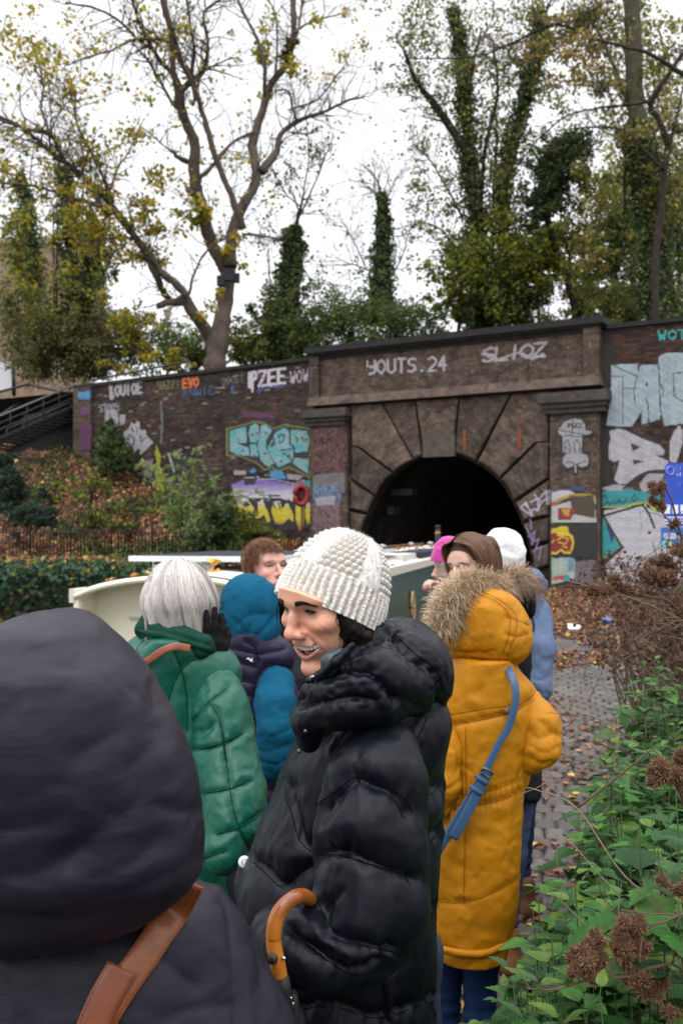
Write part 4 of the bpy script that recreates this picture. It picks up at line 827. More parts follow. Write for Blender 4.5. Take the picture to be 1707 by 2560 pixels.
panel('board',1662,1158,1830,1316,M_sb,r=10);panel('board',1652,1318,1760,1370,mat('sign_mid_blue',(.03,.14,.42),rough=.4),r=3)
ca=Acc();cc=P(1674,1176,SD-.006)
ringp=[cc+np.array([.072*math.cos(a),0,.085*math.sin(a)])for a in np.linspace(0,2*np.pi,25)];v,q,t=tube(ringp,.026,6,False,flat=.15);obj('emblem',v,[q],M_sw,sg)
def sign_text(t,x,y,h,m,w=.16,gap=.78):
 a=Acc()
 for k,ch in enumerate(t):
  for ln in FONT.get(ch.upper(),[]):
   sc=h if ch.isupper()or ch in '&' else h*.78
   pts=[P(x+(k+u*.62)*h*gap,y-v_*sc,SD-.008)for u,v_ in ln];vv,q,tt=tube(pts,h/F*SD*w*.5,4,True,flat=.3);a.add(vv,q,tt)
 a.build('lettering',m,sg,False)
sign_text('Canal &',1688,1176,11,M_sw);sign_text('River Trust',1688,1190,11,M_sw);sign_text('IsLington',1690,1212,9,M_sw)if False else None
sign_text('on Tunnel',1694,1216,11,M_sw);
for k in range(4):panel('notice',1660+20*k,1262,1674+20*k,1284,M_sw,SD-.012,.01)
for k in range(3):panel('text_line',1660,1292+7*k,1740,1295+7*k,M_sw,SD-.012,.01)
panel('icon',1654,1352,1664,1367,mat('icon_teal',(.15,.55,.55),rough=.5),SD-.012,.01);panel('icon',1667,1352,1677,1367,mat('icon_yellow',(.65,.55,.05),rough=.5),SD-.012,.01)
for k in range(3):panel('text_line',1658,1334+5*k,1700,1336.5+5*k,M_sw,SD-.012,.01)
v,q,t=tube([P(1745,1330+1.72*F/SD,SD+.06),P(1745,1165,SD+.06)],.04,8);obj('post',v,[q,np.array(t)],M_steel,sg)
# trees beyond the wall
rt=np.random.default_rng(101)
M_bark=mat('plane_bark',(.105,.080,.066),rough=.9,spec=.2,var=(2.5,.4),bump=(9,.8,.04),wear=(1.6,.58,(.13,.10,.085)))
M_dbark=mat('dark_bark',(.030,.025,.020),rough=.9,spec=.2,var=(3,.4),bump=(9,.8,.03))
M_mbark=mat('mossy_bark',(.055,.050,.032),rough=.9,spec=.2,var=(3,.4),bump=(9,.8,.03))
M_twig=mat('twig_bark',(.045,.036,.030),rough=.9,spec=.15)
M_tleaf=leafmat('tree_leaf',.5,.5)
def zt1(*pts):return[(x/1.8233,y/1.8233,w/1.8233)for x,y,w in pts]
def zt2(*pts):return[(850+x/1.8296,y/1.8296,w/1.8296)for x,y,w in pts]
def limb(acc,pts,d0,d1,sides=9,wob=.012):
 """limb drawn in photo columns/rows/widths, given depth d0..d1"""
 p=smooth_line(np.array([(x,y,w)for x,y,w in pts],float),5);n=len(p);d=np.linspace(d0,d1,n)+.25*np.sin(np.linspace(0,5,n)+d1)
 W=np.array([P(a,b,c)for a,b,c in zip(p[:,0],p[:,1],d)]);rad=p[:,2]/F*d/2;W=W+rt.normal(0,wob,W.shape);rad=rad*(1+rt.normal(0,.05,n))
 v,q,t=tube(W,np.maximum(rad,.008),sides);acc.add(v,q,t);return W,rad
def twigs(acc,W,rad,n,L_,r_,gen=2,droop=0.0,up=.35,start=.15,tips=None):
 """random fine branches springing from a limb, with their own side shoots"""
 for _ in range(n):
  k=r_.integers(int(len(W)*start),len(W));p=W[k];ax=W[min(k+1,len(W)-1)]-W[max(k-1,0)];ax/=np.linalg.norm(ax)+1e-9
  d=r_.normal(size=3);d-=ax*(d@ax);d/=np.linalg.norm(d);d=d+ax*r_.uniform(.3,1.0)+np.array([0,0,up]);d/=np.linalg.norm(d);l=L_*r_.uniform(.5,1.3);m=6
  pts=[p];c=d.copy()
  for s in range(m):c=c+r_.normal(0,.17,3)+np.array([0,0,-droop+.04]);c/=np.linalg.norm(c);pts.append(pts[-1]+c*l/m)
  pts=np.array(pts);r0=min(rad[k]*.5,.012+l*.009);rr=np.linspace(r0,.007,len(pts));v,q,t=tube(pts,rr,4,False);acc.add(v,q)
  if tips is not None:tips.extend(list(pts[2:]))
  if gen>1:twigs(acc,pts,rr,3,l*.5,r_,gen-1,droop,up*.5,.3,tips)
YEL=[(.42,.33,.03),(.28,.27,.03),(.14,.17,.02),(.50,.36,.05),(.30,.16,.03)]
GRN=[(.085,.12,.03),(.13,.16,.04),(.20,.21,.05),(.055,.085,.025),(.34,.30,.05)]
DRK=[(.045,.080,.030),(.075,.115,.040),(.11,.145,.045),(.030,.052,.020)]
OLV=[(.14,.135,.048),(.11,.12,.048),(.19,.18,.055),(.09,.095,.038),(.20,.15,.055)]
def crown(name,parent,n,centres,size,cols,p,r_,m=None,tips=None,tipn=0,up=(0,-.3,.8),tilt=.9):
 pos=[];n=int(n*1.35)
 for(x,y,rx,ry,d,rd,wgt)in centres:
  k=max(1,int(n*wgt));c=P(x,y,d);q=r_.normal(0,.48,(k,3));
  nc=max(3,k//45);cc=r_.normal(0,.52,(nc,3));q=cc[r_.integers(0,nc,k)]+r_.normal(0,.13,(k,3))*np.array([1,1,.8])if True else q
  pos.append(c+q*np.array([rx/F*d,rd,ry/F*d]))
 if tipn and tips is not None and len(tips):
  T_=np.array(tips)[r_.integers(0,len(tips),tipn)];pos.append(T_+r_.normal(0,.10,(tipn,3)))
 pos=np.concatenate(pos);n_=len(pos)
 tone=1+.35*fbm(pos*.6,2,6);V,T,c=leaf_cards(n_,pos,r_.uniform(size*.5,size*1.1,n_),pal(r_,n_,cols,p)*tone[:,None],r_,up=up,tilt=tilt,aspect=.85)
 o=obj(name,V,[T],m or M_tleaf,parent,c,False);o['kind']='stuff';return o
def ivy(parent,W,rad,n,r_,spread=1.6,size=.115,cols=None):
 cols=cols or DRK+[GRN[0],GRN[3],(.10,.12,.04)];n=int(n*.85);k=r_.integers(0,len(W),n);th=r_.uniform(0,2*np.pi,n);R_=(rad[k]+.05)*(r_.uniform(.8,spread,n)+(r_.uniform(0,1,n)<.12)*r_.uniform(0,1.3,n))*(1+.55*vnoise(np.stack([W[k][:,2]*1.8,th*1.3,k*0.0],1),3));f=r_.uniform(0,1,n)[:,None];k2=np.minimum(k+1,len(W)-1)
 p=W[k]*(1-f)+W[k2]*f+np.stack([np.cos(th)*R_,np.sin(th)*R_,r_.normal(0,.08,n)],1);nrm=np.stack([np.cos(th),np.sin(th),np.full(n,.3)],1)
 V,T,c=leaf_cards(n,p,r_.uniform(size*.7,size*1.3,n),pal(r_,n,cols),r_,up=nrm,tilt=.5,aspect=.95);o=obj('ivy',V,[T],M_leaf,parent,c,False);o['kind']='stuff';return o
def tree(label,base,group=None):
 return empty('tree',base,label,'tree',group)
D1=41.0
t1=tree('large plane tree with two rising stems and bare spreading branches, just behind the left wall',P(535,925,D1))
a=Acc();tw=Acc();tips=[]
Wt,rt_=limb(a,zt1((975,1740,104),(982,1660,98),(995,1560,94),(1018,1430,78),(1034,1290,70),(1042,1210,74)),D1,D1,14)
L1=[limb(a,zt1((1035,1240,66),(1000,1180,58),(960,1100,56),(932,990,58),(900,880,58),(885,780,52),(888,655,48),(850,565,42),(826,490,48),(812,400,42),(792,330,30),(784,200,24),(762,60,20),(745,-40,16)),D1,D1-1.5,12),limb(a,zt1((1050,1215,62),(1058,1060,52),(1108,935,46),(1168,825,44),(1160,720,42),(1150,660,42),(1178,560,38),(1215,445,34),(1248,365,32),(1308,285,28),(1340,150,26),(1335,0,26),(1332,-60,24)),D1,D1+1.5,12),limb(a,zt1((1108,1045,40),(1082,960,32),(1040,860,28),(985,720,28),(930,540,26),(882,390,26),(822,270,26),(778,130,30),(735,-30,30)),D1-.6,D1-4,10),limb(a,zt1((985,1590,66),(935,1500,58),(885,1430,54),(850,1370,50),(825,1345,48)),D1,D1-1,10),limb(a,zt1((840,1372,40),(770,1380,34),(718,1395,28)),D1-1,D1-1.2,8),limb(a,zt1((850,1350,38),(800,1290,36),(735,1240,34),(690,1170,36),(640,1110,34),(590,1050,32),(520,950,32),(460,880,28),(395,812,28),(300,742,26),(190,655,20),(100,580,16),(0,530,14),(-60,500,10)),D1-1,D1-5,10),limb(a,zt1((780,1385,30),(735,1310,32),(700,1230,30),(650,1130,26)),D1-1,D1-2,8),limb(a,zt1((530,965,24),(430,930,22),(330,900,14),(150,848,12),(0,830,9)),D1-3,D1-5,7),limb(a,zt1((495,985,22),(440,900,20),(380,800,16),(300,730,14),(230,610,18),(130,590,12),(0,545,12)),D1-3,D1-5,7),limb(a,zt1((515,920,20),(440,740,15),(350,560,12),(340,420,11),(300,370,8)),D1-3,D1-2,7),limb(a,zt1((230,610,16),(190,500,12),(200,400,9),(180,300,6)),D1-4.5,D1-5,6),limb(a,zt1((510,860,12),(540,760,10),(590,690,8),(650,560,6)),D1-3,D1-2,6),limb(a,zt1((864,1340,14),(880,1262,12),(920,1175,10),(975,1115,9),(1030,1085,7)),D1-1,D1-1.5,6),limb(a,zt1((912,810,20),(985,740,18),(1060,650,14),(1160,598,12)),D1-1,D1+.5,7),limb(a,zt1((1105,1068,12),(1215,1080,8),(1300,1108,6)),D1,D1+1,5),limb(a,zt1((1190,785,42),(1240,720,34),(1262,690,28),(1282,610,24),(1365,548,20),(1478,510,14),(1570,465,12),(1660,440,8)),D1+.6,D1+2,9),limb(a,zt1((1205,440,18),(1205,290,18),(1165,160,16),(1115,70,14),(1078,-20,12)),D1+.5,D1,7),limb(a,zt1((1350,548,14),(1330,480,12),(1320,430,10),(1290,408,8),(1250,420,6)),D1+1,D1+1,6),limb(a,zt1((1325,500,10),(1450,450,9),(1568,300,6)),D1+1,D1+2,5),limb(a,zt1((1320,602,10),(1400,610,8),(1450,580,5)),D1+1,D1+1,5),limb(a,zt1((830,405,28),(875,370,28),(905,350,24),(940,290,18),(948,180,16),(930,60,14),(1000,0,12)),D1-1,D1-2,8),limb(a,zt1((860,390,20),(885,250,16),(870,120,13),(850,-20,12)),D1-1,D1-2,7),limb(a,zt1((795,345,22),(720,262,20),(660,150,18),(620,60,14),(600,-20,12)),D1-1,D1-3,8),limb(a,zt1((690,225,16),(620,170,14),(540,90,12),(440,40,10),(300,10,8)),D1-2,D1-4,7),limb(a,zt1((780,190,14),(700,180,12),(600,185,12),(500,230,10),(380,270,8),(300,300,6)),D1-2,D1-4,6),limb(a,zt1((800,490,14),(720,350,12),(680,280,10),(600,190,7)),D1-2,D1-3,6),limb(a,zt1((880,480,12),(905,380,14),(940,320,10),(1060,265,7),(1110,280,5)),D1-2,D1,6),limb(a,zt1((860,740,26),(810,715,20),(785,685,14)),D1-.5,D1-.8,7),limb(a,zt1((900,900,40),(855,862,26)),D1-.5,D1-.7,7),limb(a,zt1((850,735,12),(780,690,8),(700,620,7),(640,575,5)),D1-.8,D1-2,5),limb(a,zt1((1340,150,14),(1380,120,10),(1450,90,8),(1568,60,6)),D1+1,D1+2,5),limb(a,zt1((1258,340,12),(1262,100,9),(1215,-20,8)),D1+1,D1+1,5),limb(a,zt1((1345,200,14),(1370,60,12),(1390,-30,10)),D1+1,D1+2,5)]
a.build('trunk',M_bark,t1)
for(W,rad),n_,l_ in zip(L1,(26,26,16,3,3,40,6,18,16,16,8,8,6,8,4,20,12,6,8,4,16,10,14,14,10,8,8,4,4,6,8,6,8),(1.1,1.1,1.0,.6,.6,1.6,.8,1.3,1.2,1.3,1,1,.7,.8,.8,1.3,1,.7,.9,.6,1.3,1,1.3,1.3,1.1,1,.9,.5,.4,.8,.9,.8,.9)):
 twigs(tw,W,rad,int(n_*1.7)+2,l_*1.4,rt,3 if n_>14 else 2,.03,.2,.08,tips)
tw.build('twigs',M_twig,t1)['kind']='stuff'
tp=np.array(tips);lft=tp[tp[:,0]<P(620,0,D1)[0]]
crown('foliage',t1,5200,[(60,130,130,150,38,2.5,.11),(230,150,150,110,38,2.5,.07),(90,420,110,120,38,2,.07),(330,420,140,110,38,2,.10),(260,560,130,80,38,2,.14),(400,545,90,60,39,1.5,.07),(480,560,60,60,40,1,.03),(570,600,50,60,40,1,.03),(660,130,60,60,42,1.5,.035),(760,140,110,120,42,2,.03),(700,190,60,60,42,1.5,.03),(300,640,130,70,39,2,.09),(520,740,60,70,40,1,.02),(830,60,90,80,42,2,.03),(700,420,120,110,42,2,.012),(400,60,160,60,38,2,.02)],.21,YEL,[.30,.26,.22,.14,.08],rt,tips=list(lft),tipn=1700)
v,q,t=tube([P(549,692,D1-.45),P(592,690,D1-.45)],.20,4);bx_=Acc()
for(x0,y0,x1,y1,dd)in((543,690,562,714,.55),(560,672,586,702,.62),(584,684,599,706,.5)):
 p0,p1=P(x0,y1,D1-dd),P(x1,y0,D1-dd);b=Acc();b.add(boxv((p0[0],p0[1]-.12,p0[2]),(p1[0],p1[1]+.15,p1[2])),BOXQ[:,::-1]);b.build('bat_box',mat('black_box',(.012,.012,.013),rough=.5)if 'black_box' not in bpy.data.materials else bpy.data.materials['black_box'],t1,False)
crown('shoots',t1,420,[(722,125,22,26,D1+1,.4,1.0)],.16,[(.10,.045,.02),(.22,.17,.03),(.06,.04,.02)],None,rt)
def ivy_tree(label,trunk,d,n_ivy,spread,limbs=(),tw_n=16,tw_l=1.2,cr=None,bark=None,size=.14,cols=None,ivy_part=1.0,group=None,n_cr=0,pal_=GRN,pw=None,lsize=.18,gen=2):
 x0,y0,_=trunk[0];t=tree(label,P(x0,min(y0,930),d),group);a=Acc();W,rad=limb(a,trunk,d,d,10);tw=Acc();tips=[]
 Ls=[limb(a,l,d,d+rt.uniform(-1.5,1.5),7)for l in limbs];a.build('trunk',bark or M_dbark,t)
 for w_,r__ in[(W,rad)]+Ls:twigs(tw,w_,r__,tw_n,tw_l,rt,gen,.02,.25,.35 if w_ is W else .1,tips)
 tw.build('twigs',M_twig,t)['kind']='stuff'
 k=int(len(W)*ivy_part)
 if n_ivy:ivy(t,W[:k],rad[:k],n_ivy,rt,spread,size,cols)
 if cr:crown('foliage',t,n_cr,cr,lsize,pal_,pw,rt,tips=tips,tipn=int(n_cr*.2))
 return t,Ls
ivy_tree('slim ivy clad tree with a bare forked top, left of the parapet',zt1((1290,1640,150),(1300,1500,130),(1320,1300,90),(1332,1180,54),(1340,1090,32),(1360,980,14),(1385,900,10)),44,8500,1.3,[zt1((1350,1020,9),(1440,820,7),(1520,620,5)),zt1((1370,940,8),(1300,880,6),(1240,760,4)),zt1((1375,930,8),(1400,780,6),(1420,640,4)),zt1((1300,1100,7),(1230,1080,5),(1130,1060,4)),zt1((1330,1150,7),(1420,1290,5),(1440,1440,5))],12,1.6,[(712,850,75,65,43,1.6,.62),(690,760,60,60,43,1.2,.16),(740,620,30,60,44,.6,.1),(660,800,50,50,43,1,.12)],pal_=DRK+[(.24,.22,.04)],n_cr=4600,pw=[.25,.25,.25,.13,.12],ivy_part=.75)
ivy_tree('narrow ivy clad tree with a pointed bare top above the parapet left end',zt2((180,1480,120),(188,1350,100),(192,1150,60),(196,1000,30),(190,900,14),(165,820,7),(100,750,5)),46,6500,1.3,[zt2((195,950,8),(225,890,6),(250,820,4)),zt2((170,880,6),(130,860,4),(90,850,3)),zt2((120,1230,6),(60,1100,5),(0,1000,3)),zt2((210,1300,8),(280,1180,6),(330,1010,4)),zt2((160,1250,8),(60,1210,6),(-20,1215,4))],14,1.7,[(945,690,24,60,46,.5,.25),(950,720,40,40,46,.8,.15),(1010,640,60,90,46,1,.06)],n_cr=900,pal_=DRK+[(.05,.08,.02)],ivy_part=.68)
ivy_tree('tall ivy column rising above the shrubs at left, near the staircase',zt1((350,1700,60),(345,1500,58),(330,1200,50),(318,1000,40),(305,860,26),(290,780,12)),46,7600,1.9,[zt1((300,820,6),(260,730,5),(230,650,4)),zt1((310,900,6),(370,800,5),(400,700,3))],12,1.5,[(185,560,50,70,45,1,.25),(200,760,60,90,45,1.2,.6)],n_cr=3000,pal_=GRN)
ivy_tree('broad dark ivy trunk behind the yellowing branches at left',zt1((450,1720,70),(440,1500,74),(430,1300,66),(430,1150,50),(440,1040,24)),47,7600,1.7,[],8,1.2,[(245,660,45,80,46,1,.5),(225,770,50,70,46,1,.5)],n_cr=1800,pal_=DRK)
ivy_tree('ivy covered stem at the far left before the tan building',zt1((190,1720,60),(175,1450,54),(150,1200,48),(135,1020,36),(120,900,20),(95,800,8)),48,6200,1.8,[],12,1.4,[(60,660,50,80,47,1,.4),(40,560,50,60,47,1,.15),(100,800,60,80,46,1,.4)],n_cr=3400,pal_=GRN+YEL[:1])
for(x0,y0,x1,y1,w)in((262,1500,262,870,7),(250,1300,240,900,6),(1245,1500,1220,1130,7)):
 tt=tree('thin bare sapling stem standing among the ivy clad trees',P(x0/1.8233,925,45),'thin saplings among the ivy trees');a=Acc();W,rad=limb(a,zt1((x0,y0+200,w*1.6),(x0,y0,w*1.4),((x0+x1)/2,(y0+y1)/2,w),(x1,y1,w*.6)),45,45,6);twigs(a,W,rad,14,1.0,rt,2);a.build('trunk',M_dbark,tt)
cl=[(1130,60,150,90,44,2.5,.12),(1050,130,90,90,44,2,.07),(1290,110,120,120,44,2.5,.12),(1180,230,130,100,44,2.5,.11),(1000,210,60,60,44,1.6,.02),(1230,340,110,90,44,2,.08),(1080,480,90,60,44,2,.05),(1200,470,90,80,44,2,.08)]
ivy_tree('many stemmed leafy tree with ivy thick limbs above the arch, leaning out left',zt2((640,1560,70),(640,1350,66),(625,1050,56),(595,800,46),(575,560,36),(555,300,26),(520,60,16)),44,11000,1.7,[zt2((600,740,30),(520,610,36),(440,490,36),(350,370,22),(290,230,10)),zt2((640,1000,20),(660,700,18),(720,420,14),(700,200,10)),zt2((590,560,16),(600,350,14),(640,150,8)),zt2((560,1180,10),(460,1050,8),(340,1010,5)),zt2((560,1000,10),(430,760,7),(330,660,4)),zt2((540,1540,16),(550,1360,14),(570,1100,10))],26,1.7,cl,n_cr=9500,pal_=OLV+GRN,lsize=.17)
ivy_tree('leafy tree with a dark ivy wrapped main stem right of the many stemmed tree',zt2((740,1560,70),(760,1350,60),(745,1050,50),(755,800,40),(800,600,36),(860,400,40),(900,200,30),(915,60,16)),45,11000,1.8,[zt2((700,1200,14),(700,900,12),(720,600,10)),zt2((820,1540,18),(820,1300,14),(825,1080,10))],26,1.7,[(1240,720,110,90,43,1.8,.30),(1150,650,80,60,43,1.6,.12),(1330,640,90,80,43,1.8,.16),(1220,600,110,60,44,1.6,.10),(1140,760,50,50,43,1.2,.08),(1350,700,60,50,43,1.2,.08)],n_cr=8200,pal_=[(.12,.15,.02),(.20,.21,.02),(.07,.10,.02),(.03,.05,.015),(.26,.24,.03)],lsize=.22)
for cx_,cy_,rr in((1385,420,42),(1410,370,40),(1370,480,34),(1440,400,26)):
 pass
ivy_tree('leaning tree crowned by a dark bulge of ivy, its crooked lower trunk bare',zt2((1080,1540,40),(1070,1400,34),(1030,1260,28),(985,1150,26),(950,1020,30),(940,900,40),(960,760,60),(990,640,30)),43,0,1.7,[zt2((1040,1290,18),(1050,1190,12),(1010,1040,10),(1010,960,8)),zt2((960,760,30),(1040,700,24),(1100,690,12))],14,1.2,[(1385,430,60,70,43,1.1,.42),(1420,375,55,35,43,.9,.26),(1360,500,50,40,43,1,.20),(1340,560,50,60,43,1,.12)],n_cr=9000,pal_=DRK+[(.05,.05,.02)],lsize=.16)
ivy_tree('tall straight tree at right, grey upper trunk and ivy sleeved base',zt2((1480,1560,120),(1462,1400,116),(1440,1150,104),(1400,850,92),(1368,620,84),(1345,400,76),(1338,150,72),(1325,-60,68)),40,15000,1.2,[zt2((1360,620,20),(1290,400,18),(1180,150,14),(1080,20,8)),zt2((1300,980,16),(1300,700,14),(1270,560,10))],22,1.5,[(1560,60,130,90,43,2,.20),(1500,150,110,90,43,2,.08),(1650,200,80,110,42,2,.14),(1420,60,90,80,42,2,.12),(1480,500,60,90,42,1.6,.12),(1660,480,60,130,39,1.6,.20),(1480,620,60,60,40,1.4,.08)],bark=M_mbark,ivy_part=.62,n_cr=8200,pal_=[(.16,.15,.03),(.09,.10,.02),(.32,.28,.05),(.20,.17,.05),(.09,.10,.03)],lsize=.19)
ivy_tree('dark crooked tree crossing in front of the ivy sleeved trunk at right',zt2((1440,1560,30),(1440,1200,34),(1460,1000,30),(1480,800,30),(1495,660,30),(1460,560,26),(1418,480,26),(1440,430,26),(1500,340,22),(1570,240,18),(1640,180,14)),37,0,1,[zt2((1420,465,14),(1300,480,12),(1180,495,10),(1040,530,8),(900,640,6),(790,790,4)),zt2((1480,780,20),(1380,680,12),(1280,590,9),(1100,585,8),(980,600,5)),zt2((1500,660,16),(1520,610,16),(1600,600,14)),zt2((1440,800,10),(1500,700,8),(1568,380,8)),zt2((1200,440,7),(1190,400,6),(1230,340,5)),zt2((1240,490,7),(1230,430,8),(1190,390,5))],12,1.0,[(1500,220,90,60,37,1.4,.3),(1420,250,80,80,37,1.4,.3),(1600,320,80,70,37,1.4,.3)],n_cr=700,pal_=[(.16,.09,.04),(.30,.24,.04),(.14,.14,.04)],lsize=.17)
t_,_=ivy_tree('branch spreading in from a dark tree across the sky, brown seed clusters hanging',zt2((1900,560,40),(1700,420,30),(1568,340,24),(1400,240,16),(1200,190,14),(1060,130,12),(950,120,12),(760,210,10),(600,262,8),(340,268,5)),36,0,1,[zt2((950,120,9),(940,60,8),(970,-20,7)),zt2((960,110,9),(1080,90,8),(1200,20,6)),zt2((900,180,8),(780,200,6),(620,250,5))],16,.9,[(1340,90,130,40,36,1.4,.4),(1430,130,120,60,36,1.4,.6)],n_cr=420,pal_=[(.13,.05,.03),(.16,.12,.04),(.34,.26,.04)],lsize=.16)
for k,(x0,y0,x1,y1,w)in enumerate(((1250,1500,1255,1080,20),(1330,1500,1318,1080,16),(1160,1480,1140,1280,12),(1540,1500,1560,900,14),(900,1560,905,1200,12))):
 tt=tree('slender trunk in the row of thin trees behind the right wall',P(850+x0/1.83,800,48),'slender trunks behind the right wall');a=Acc();W,rad=limb(a,zt2((x0,y0+60,w*1.2),(x0,y0,w),((x0+x1)/2+6,(y0+y1)/2,w*.8),(x1,y1,w*.5)),48,48,6);twigs(a,W,rad,20,1.4,rt,2);a.build('trunk',M_dbark,tt)
 crown('foliage',tt,1500,[(850+x1/1.83,y1/1.83,55,75,47,1.4,.6),(850+x0/1.83,y0/1.83-60,50,50,47,1.3,.4)],.19,[(.10,.13,.02),(.16,.19,.02),(.06,.09,.02),(.24,.22,.03)],None,rt)
M_sh=M_tleaf
def shrub(label,centres,n,cols,p=None,size=.16,stems=10,group=None,pt=None):
 x,y,rx,ry,d,rd,w=centres[0];s=empty('shrub',P(x,y+ry,d),label,'shrub',group);a=Acc()
 for(x,y,rx,ry,d,rd,w)in centres:
  for k in range(stems):
   p0=P(x+rt.normal(0,rx*.15),y+ry*.9,d);p1=P(x+rt.normal(0,rx*.55),y-ry*rt.uniform(.2,.9),d+rt.normal(0,rd*.3));mid=(p0+p1)/2+rt.normal(0,.12,3);v,q,t=tube(smooth_line([p0,mid,p1],3),np.linspace(.025,.006,7),4,False);a.add(v,q)
 a.build('stem',M_dbark,s);crown('foliage',s,n,centres,size,cols,p,rt);return s
tb=tree('pale yellow green tree filling the gap behind the tall straight tree at right',P(1600,800,50));a=Acc();tip_=[]
for q_ in(zt2((1330,1560,22),(1345,1200,18),(1300,900,12)),zt2((1540,1560,22),(1560,1000,18),(1580,500,10)),zt2((1230,1560,16),(1250,1300,14),(1180,1050,8))):
 W,rad=limb(a,q_,50,51,7);twigs(a,W,rad,40,2.0,rt,3,.02,.3,.1,tip_)
a.build('trunk',M_mbark,tb);crown('foliage',tb,9000,[(1640,350,90,160,51,2.5,.3),(1530,480,80,90,51,2,.2),(1640,620,90,120,50,2,.3),(1480,700,70,70,50,2,.1),(1420,620,60,90,50,2,.1)],.2,[(.16,.18,.05),(.24,.24,.06),(.11,.14,.04),(.34,.29,.06)],None,rt,tips=tip_,tipn=3000)
shrub('mounded olive brown shrub above the left end of the wall',[(250,860,120,75,45,1.8,.5),(330,850,80,70,45,1.4,.25),(170,860,90,80,46,1.4,.25)],9000,OLV,None,.15,14)
shrub('dense brownish green thicket at far left above the staircase',[(120,860,110,90,46,1.6,.6),(40,780,80,110,48,1.6,.4)],8000,OLV+GRN[:2],None,.16,12)
shrub('shrub with clear yellow leaves behind the wall below the plane branches',[(335,815,50,35,43,1,.5),(330,905,60,40,42,1,.3),(420,900,50,30,42,1,.2)],1500,[(.48,.38,.03),(.30,.28,.03),(.12,.14,.02)],None,.17,8)
shrub('green shrub right of the plane tree trunk',[(600,860,45,55,43,1,.5),(630,880,50,40,43,1,.5)],2600,GRN,None,.16,10)
shrub('green shrub filling the gap left of the plane tree trunk',[(440,870,70,60,46,1.4,.6),(490,890,60,45,45,1.2,.4)],4200,GRN[:4]+DRK[1:2],None,.16,12)
shrub('light green rounded bush above the left half of the parapet',[(890,790,110,75,42,1.6,.45),(820,820,60,70,42,1.2,.2),(1000,810,90,60,42,1.5,.25),(1080,820,50,40,42,1,.10)],9500,[(.05,.095,.025),(.09,.13,.03),(.14,.17,.03),(.03,.05,.02)],None,.14,16)
shrub('tangle of bare twigs and green leaves behind the right end of the parapet',[(1450,760,70,50,43,1.2,.4),(1560,760,90,60,43,1.2,.6)],2600,GRN,None,.16,22)
shrub('dark ivy thicket on top of the parapet under the leafy trees',[(1190,780,60,60,43.5,1.2,.35),(1300,770,60,60,43.5,1.2,.35),(1250,740,70,60,43.5,1.2,.3)],7000,DRK,None,.14,8)
shrub('green bushes behind the right hand wall at the frame edge',[(1660,650,50,130,44,1.3,.5),(1690,560,40,90,44,1,.2),(1540,600,60,90,46,1.2,.3)],5200,[(.07,.11,.02),(.12,.16,.02),(.035,.06,.015)],None,.18,10)
def feathery(label,base,arcs,n,cols,r_):
 s=empty('shrub',base,label,'shrub');a=Acc();fr=[]
 for(x0,y0,x1,y1,d)in arcs:
  p0=P(x0,y0,d);p1=P(x1,y1,d-.4);mid=(p0+p1)/2+np.array([0,0,.25]);L=smooth_line([p0,mid,p1],6);v,q,t=tube(L,np.linspace(.02,.006,len(L)),4,False);a.add(v,q)
  for k in range(2,len(L),2):
   for sd in range(4):
    dr=r_.normal(0,1,3)*np.array([1,.7,.35]);dr/=np.linalg.norm(dr);l=r_.uniform(.25,.45);ts=np.linspace(.1,1,9)[:,None];fr.append(L[k]+dr*l*ts+np.array([0,0,-.12])*ts**2+r_.normal(0,.012,(9,3)))
 a.build('stem',M_mbark,s);p=np.concatenate(fr);n-=1;p=np.repeat(p,n,0)+r_.normal(0,.022,(len(p)*n,3));V,T,c=leaf_cards(len(p),p,r_.uniform(.05,.10,len(p)),pal(r_,len(p),cols),r_,up=(0,-.3,1),tilt=.5,aspect=.5);o=obj('foliage',V,[T],M_leaf,s,c,False);o['kind']='stuff';return s
feathery('feathery pale green shrub growing on the bank in front of the painted wall',P(460,1340,31),[(460,1345,430,1135,31),(462,1345,480,1150,31),(465,1345,540,1200,30.5),(455,1345,390,1170,31),(470,1345,600,1225,30),(460,1345,450,1230,31),(460,1340,520,1280,30.5),(455,1340,420,1270,31),(465,1345,640,1230,30.5),(460,1345,500,1120,31),(455,1345,360,1160,31.5)],4,[(.15,.25,.11),(.20,.30,.14),(.10,.17,.06),(.34,.34,.06),(.24,.30,.08)],rt)
shrub('yellow green bramble in the middle of the leafy bank',[(225,1225,50,40,34,.8,.4),(240,1290,45,35,33,.8,.25),(330,1300,60,40,33.5,.8,.2),(130,1230,35,35,35,.6,.15)],1300,[(.16,.19,.03),(.08,.12,.02),(.28,.26,.03),(.04,.07,.02)],None,.14,14)
shrub('dark ivy clump climbing the foot of the painted wall',[(290,1120,35,45,37.5,.5,.5),(300,1160,50,25,37,.5,.3),(270,1080,20,30,38,.3,.2)],3800,DRK,None,.14,5)
shrub('dark rounded ivy bush at the foot of the bank beside the boat',[(545,1320,32,60,30,.7,.7),(510,1350,30,35,30,.6,.3)],4200,DRK,None,.12,5)
shrub('dark bluish bramble patch at the left edge of the bank',[(30,1230,45,55,34,.8,.5),(80,1290,60,40,32,.8,.3),(15,1160,25,30,36,.5,.2)],4000,[(.018,.045,.028),(.03,.06,.035),(.012,.028,.018)],None,.13,8)
shrub('olive weeds along the fence below the violet lettering',[(640,1330,60,30,32,.6,.6),(590,1290,30,30,32,.5,.4)],1500,[(.06,.10,.02),(.12,.14,.03),(.20,.18,.03)],None,.12,8)
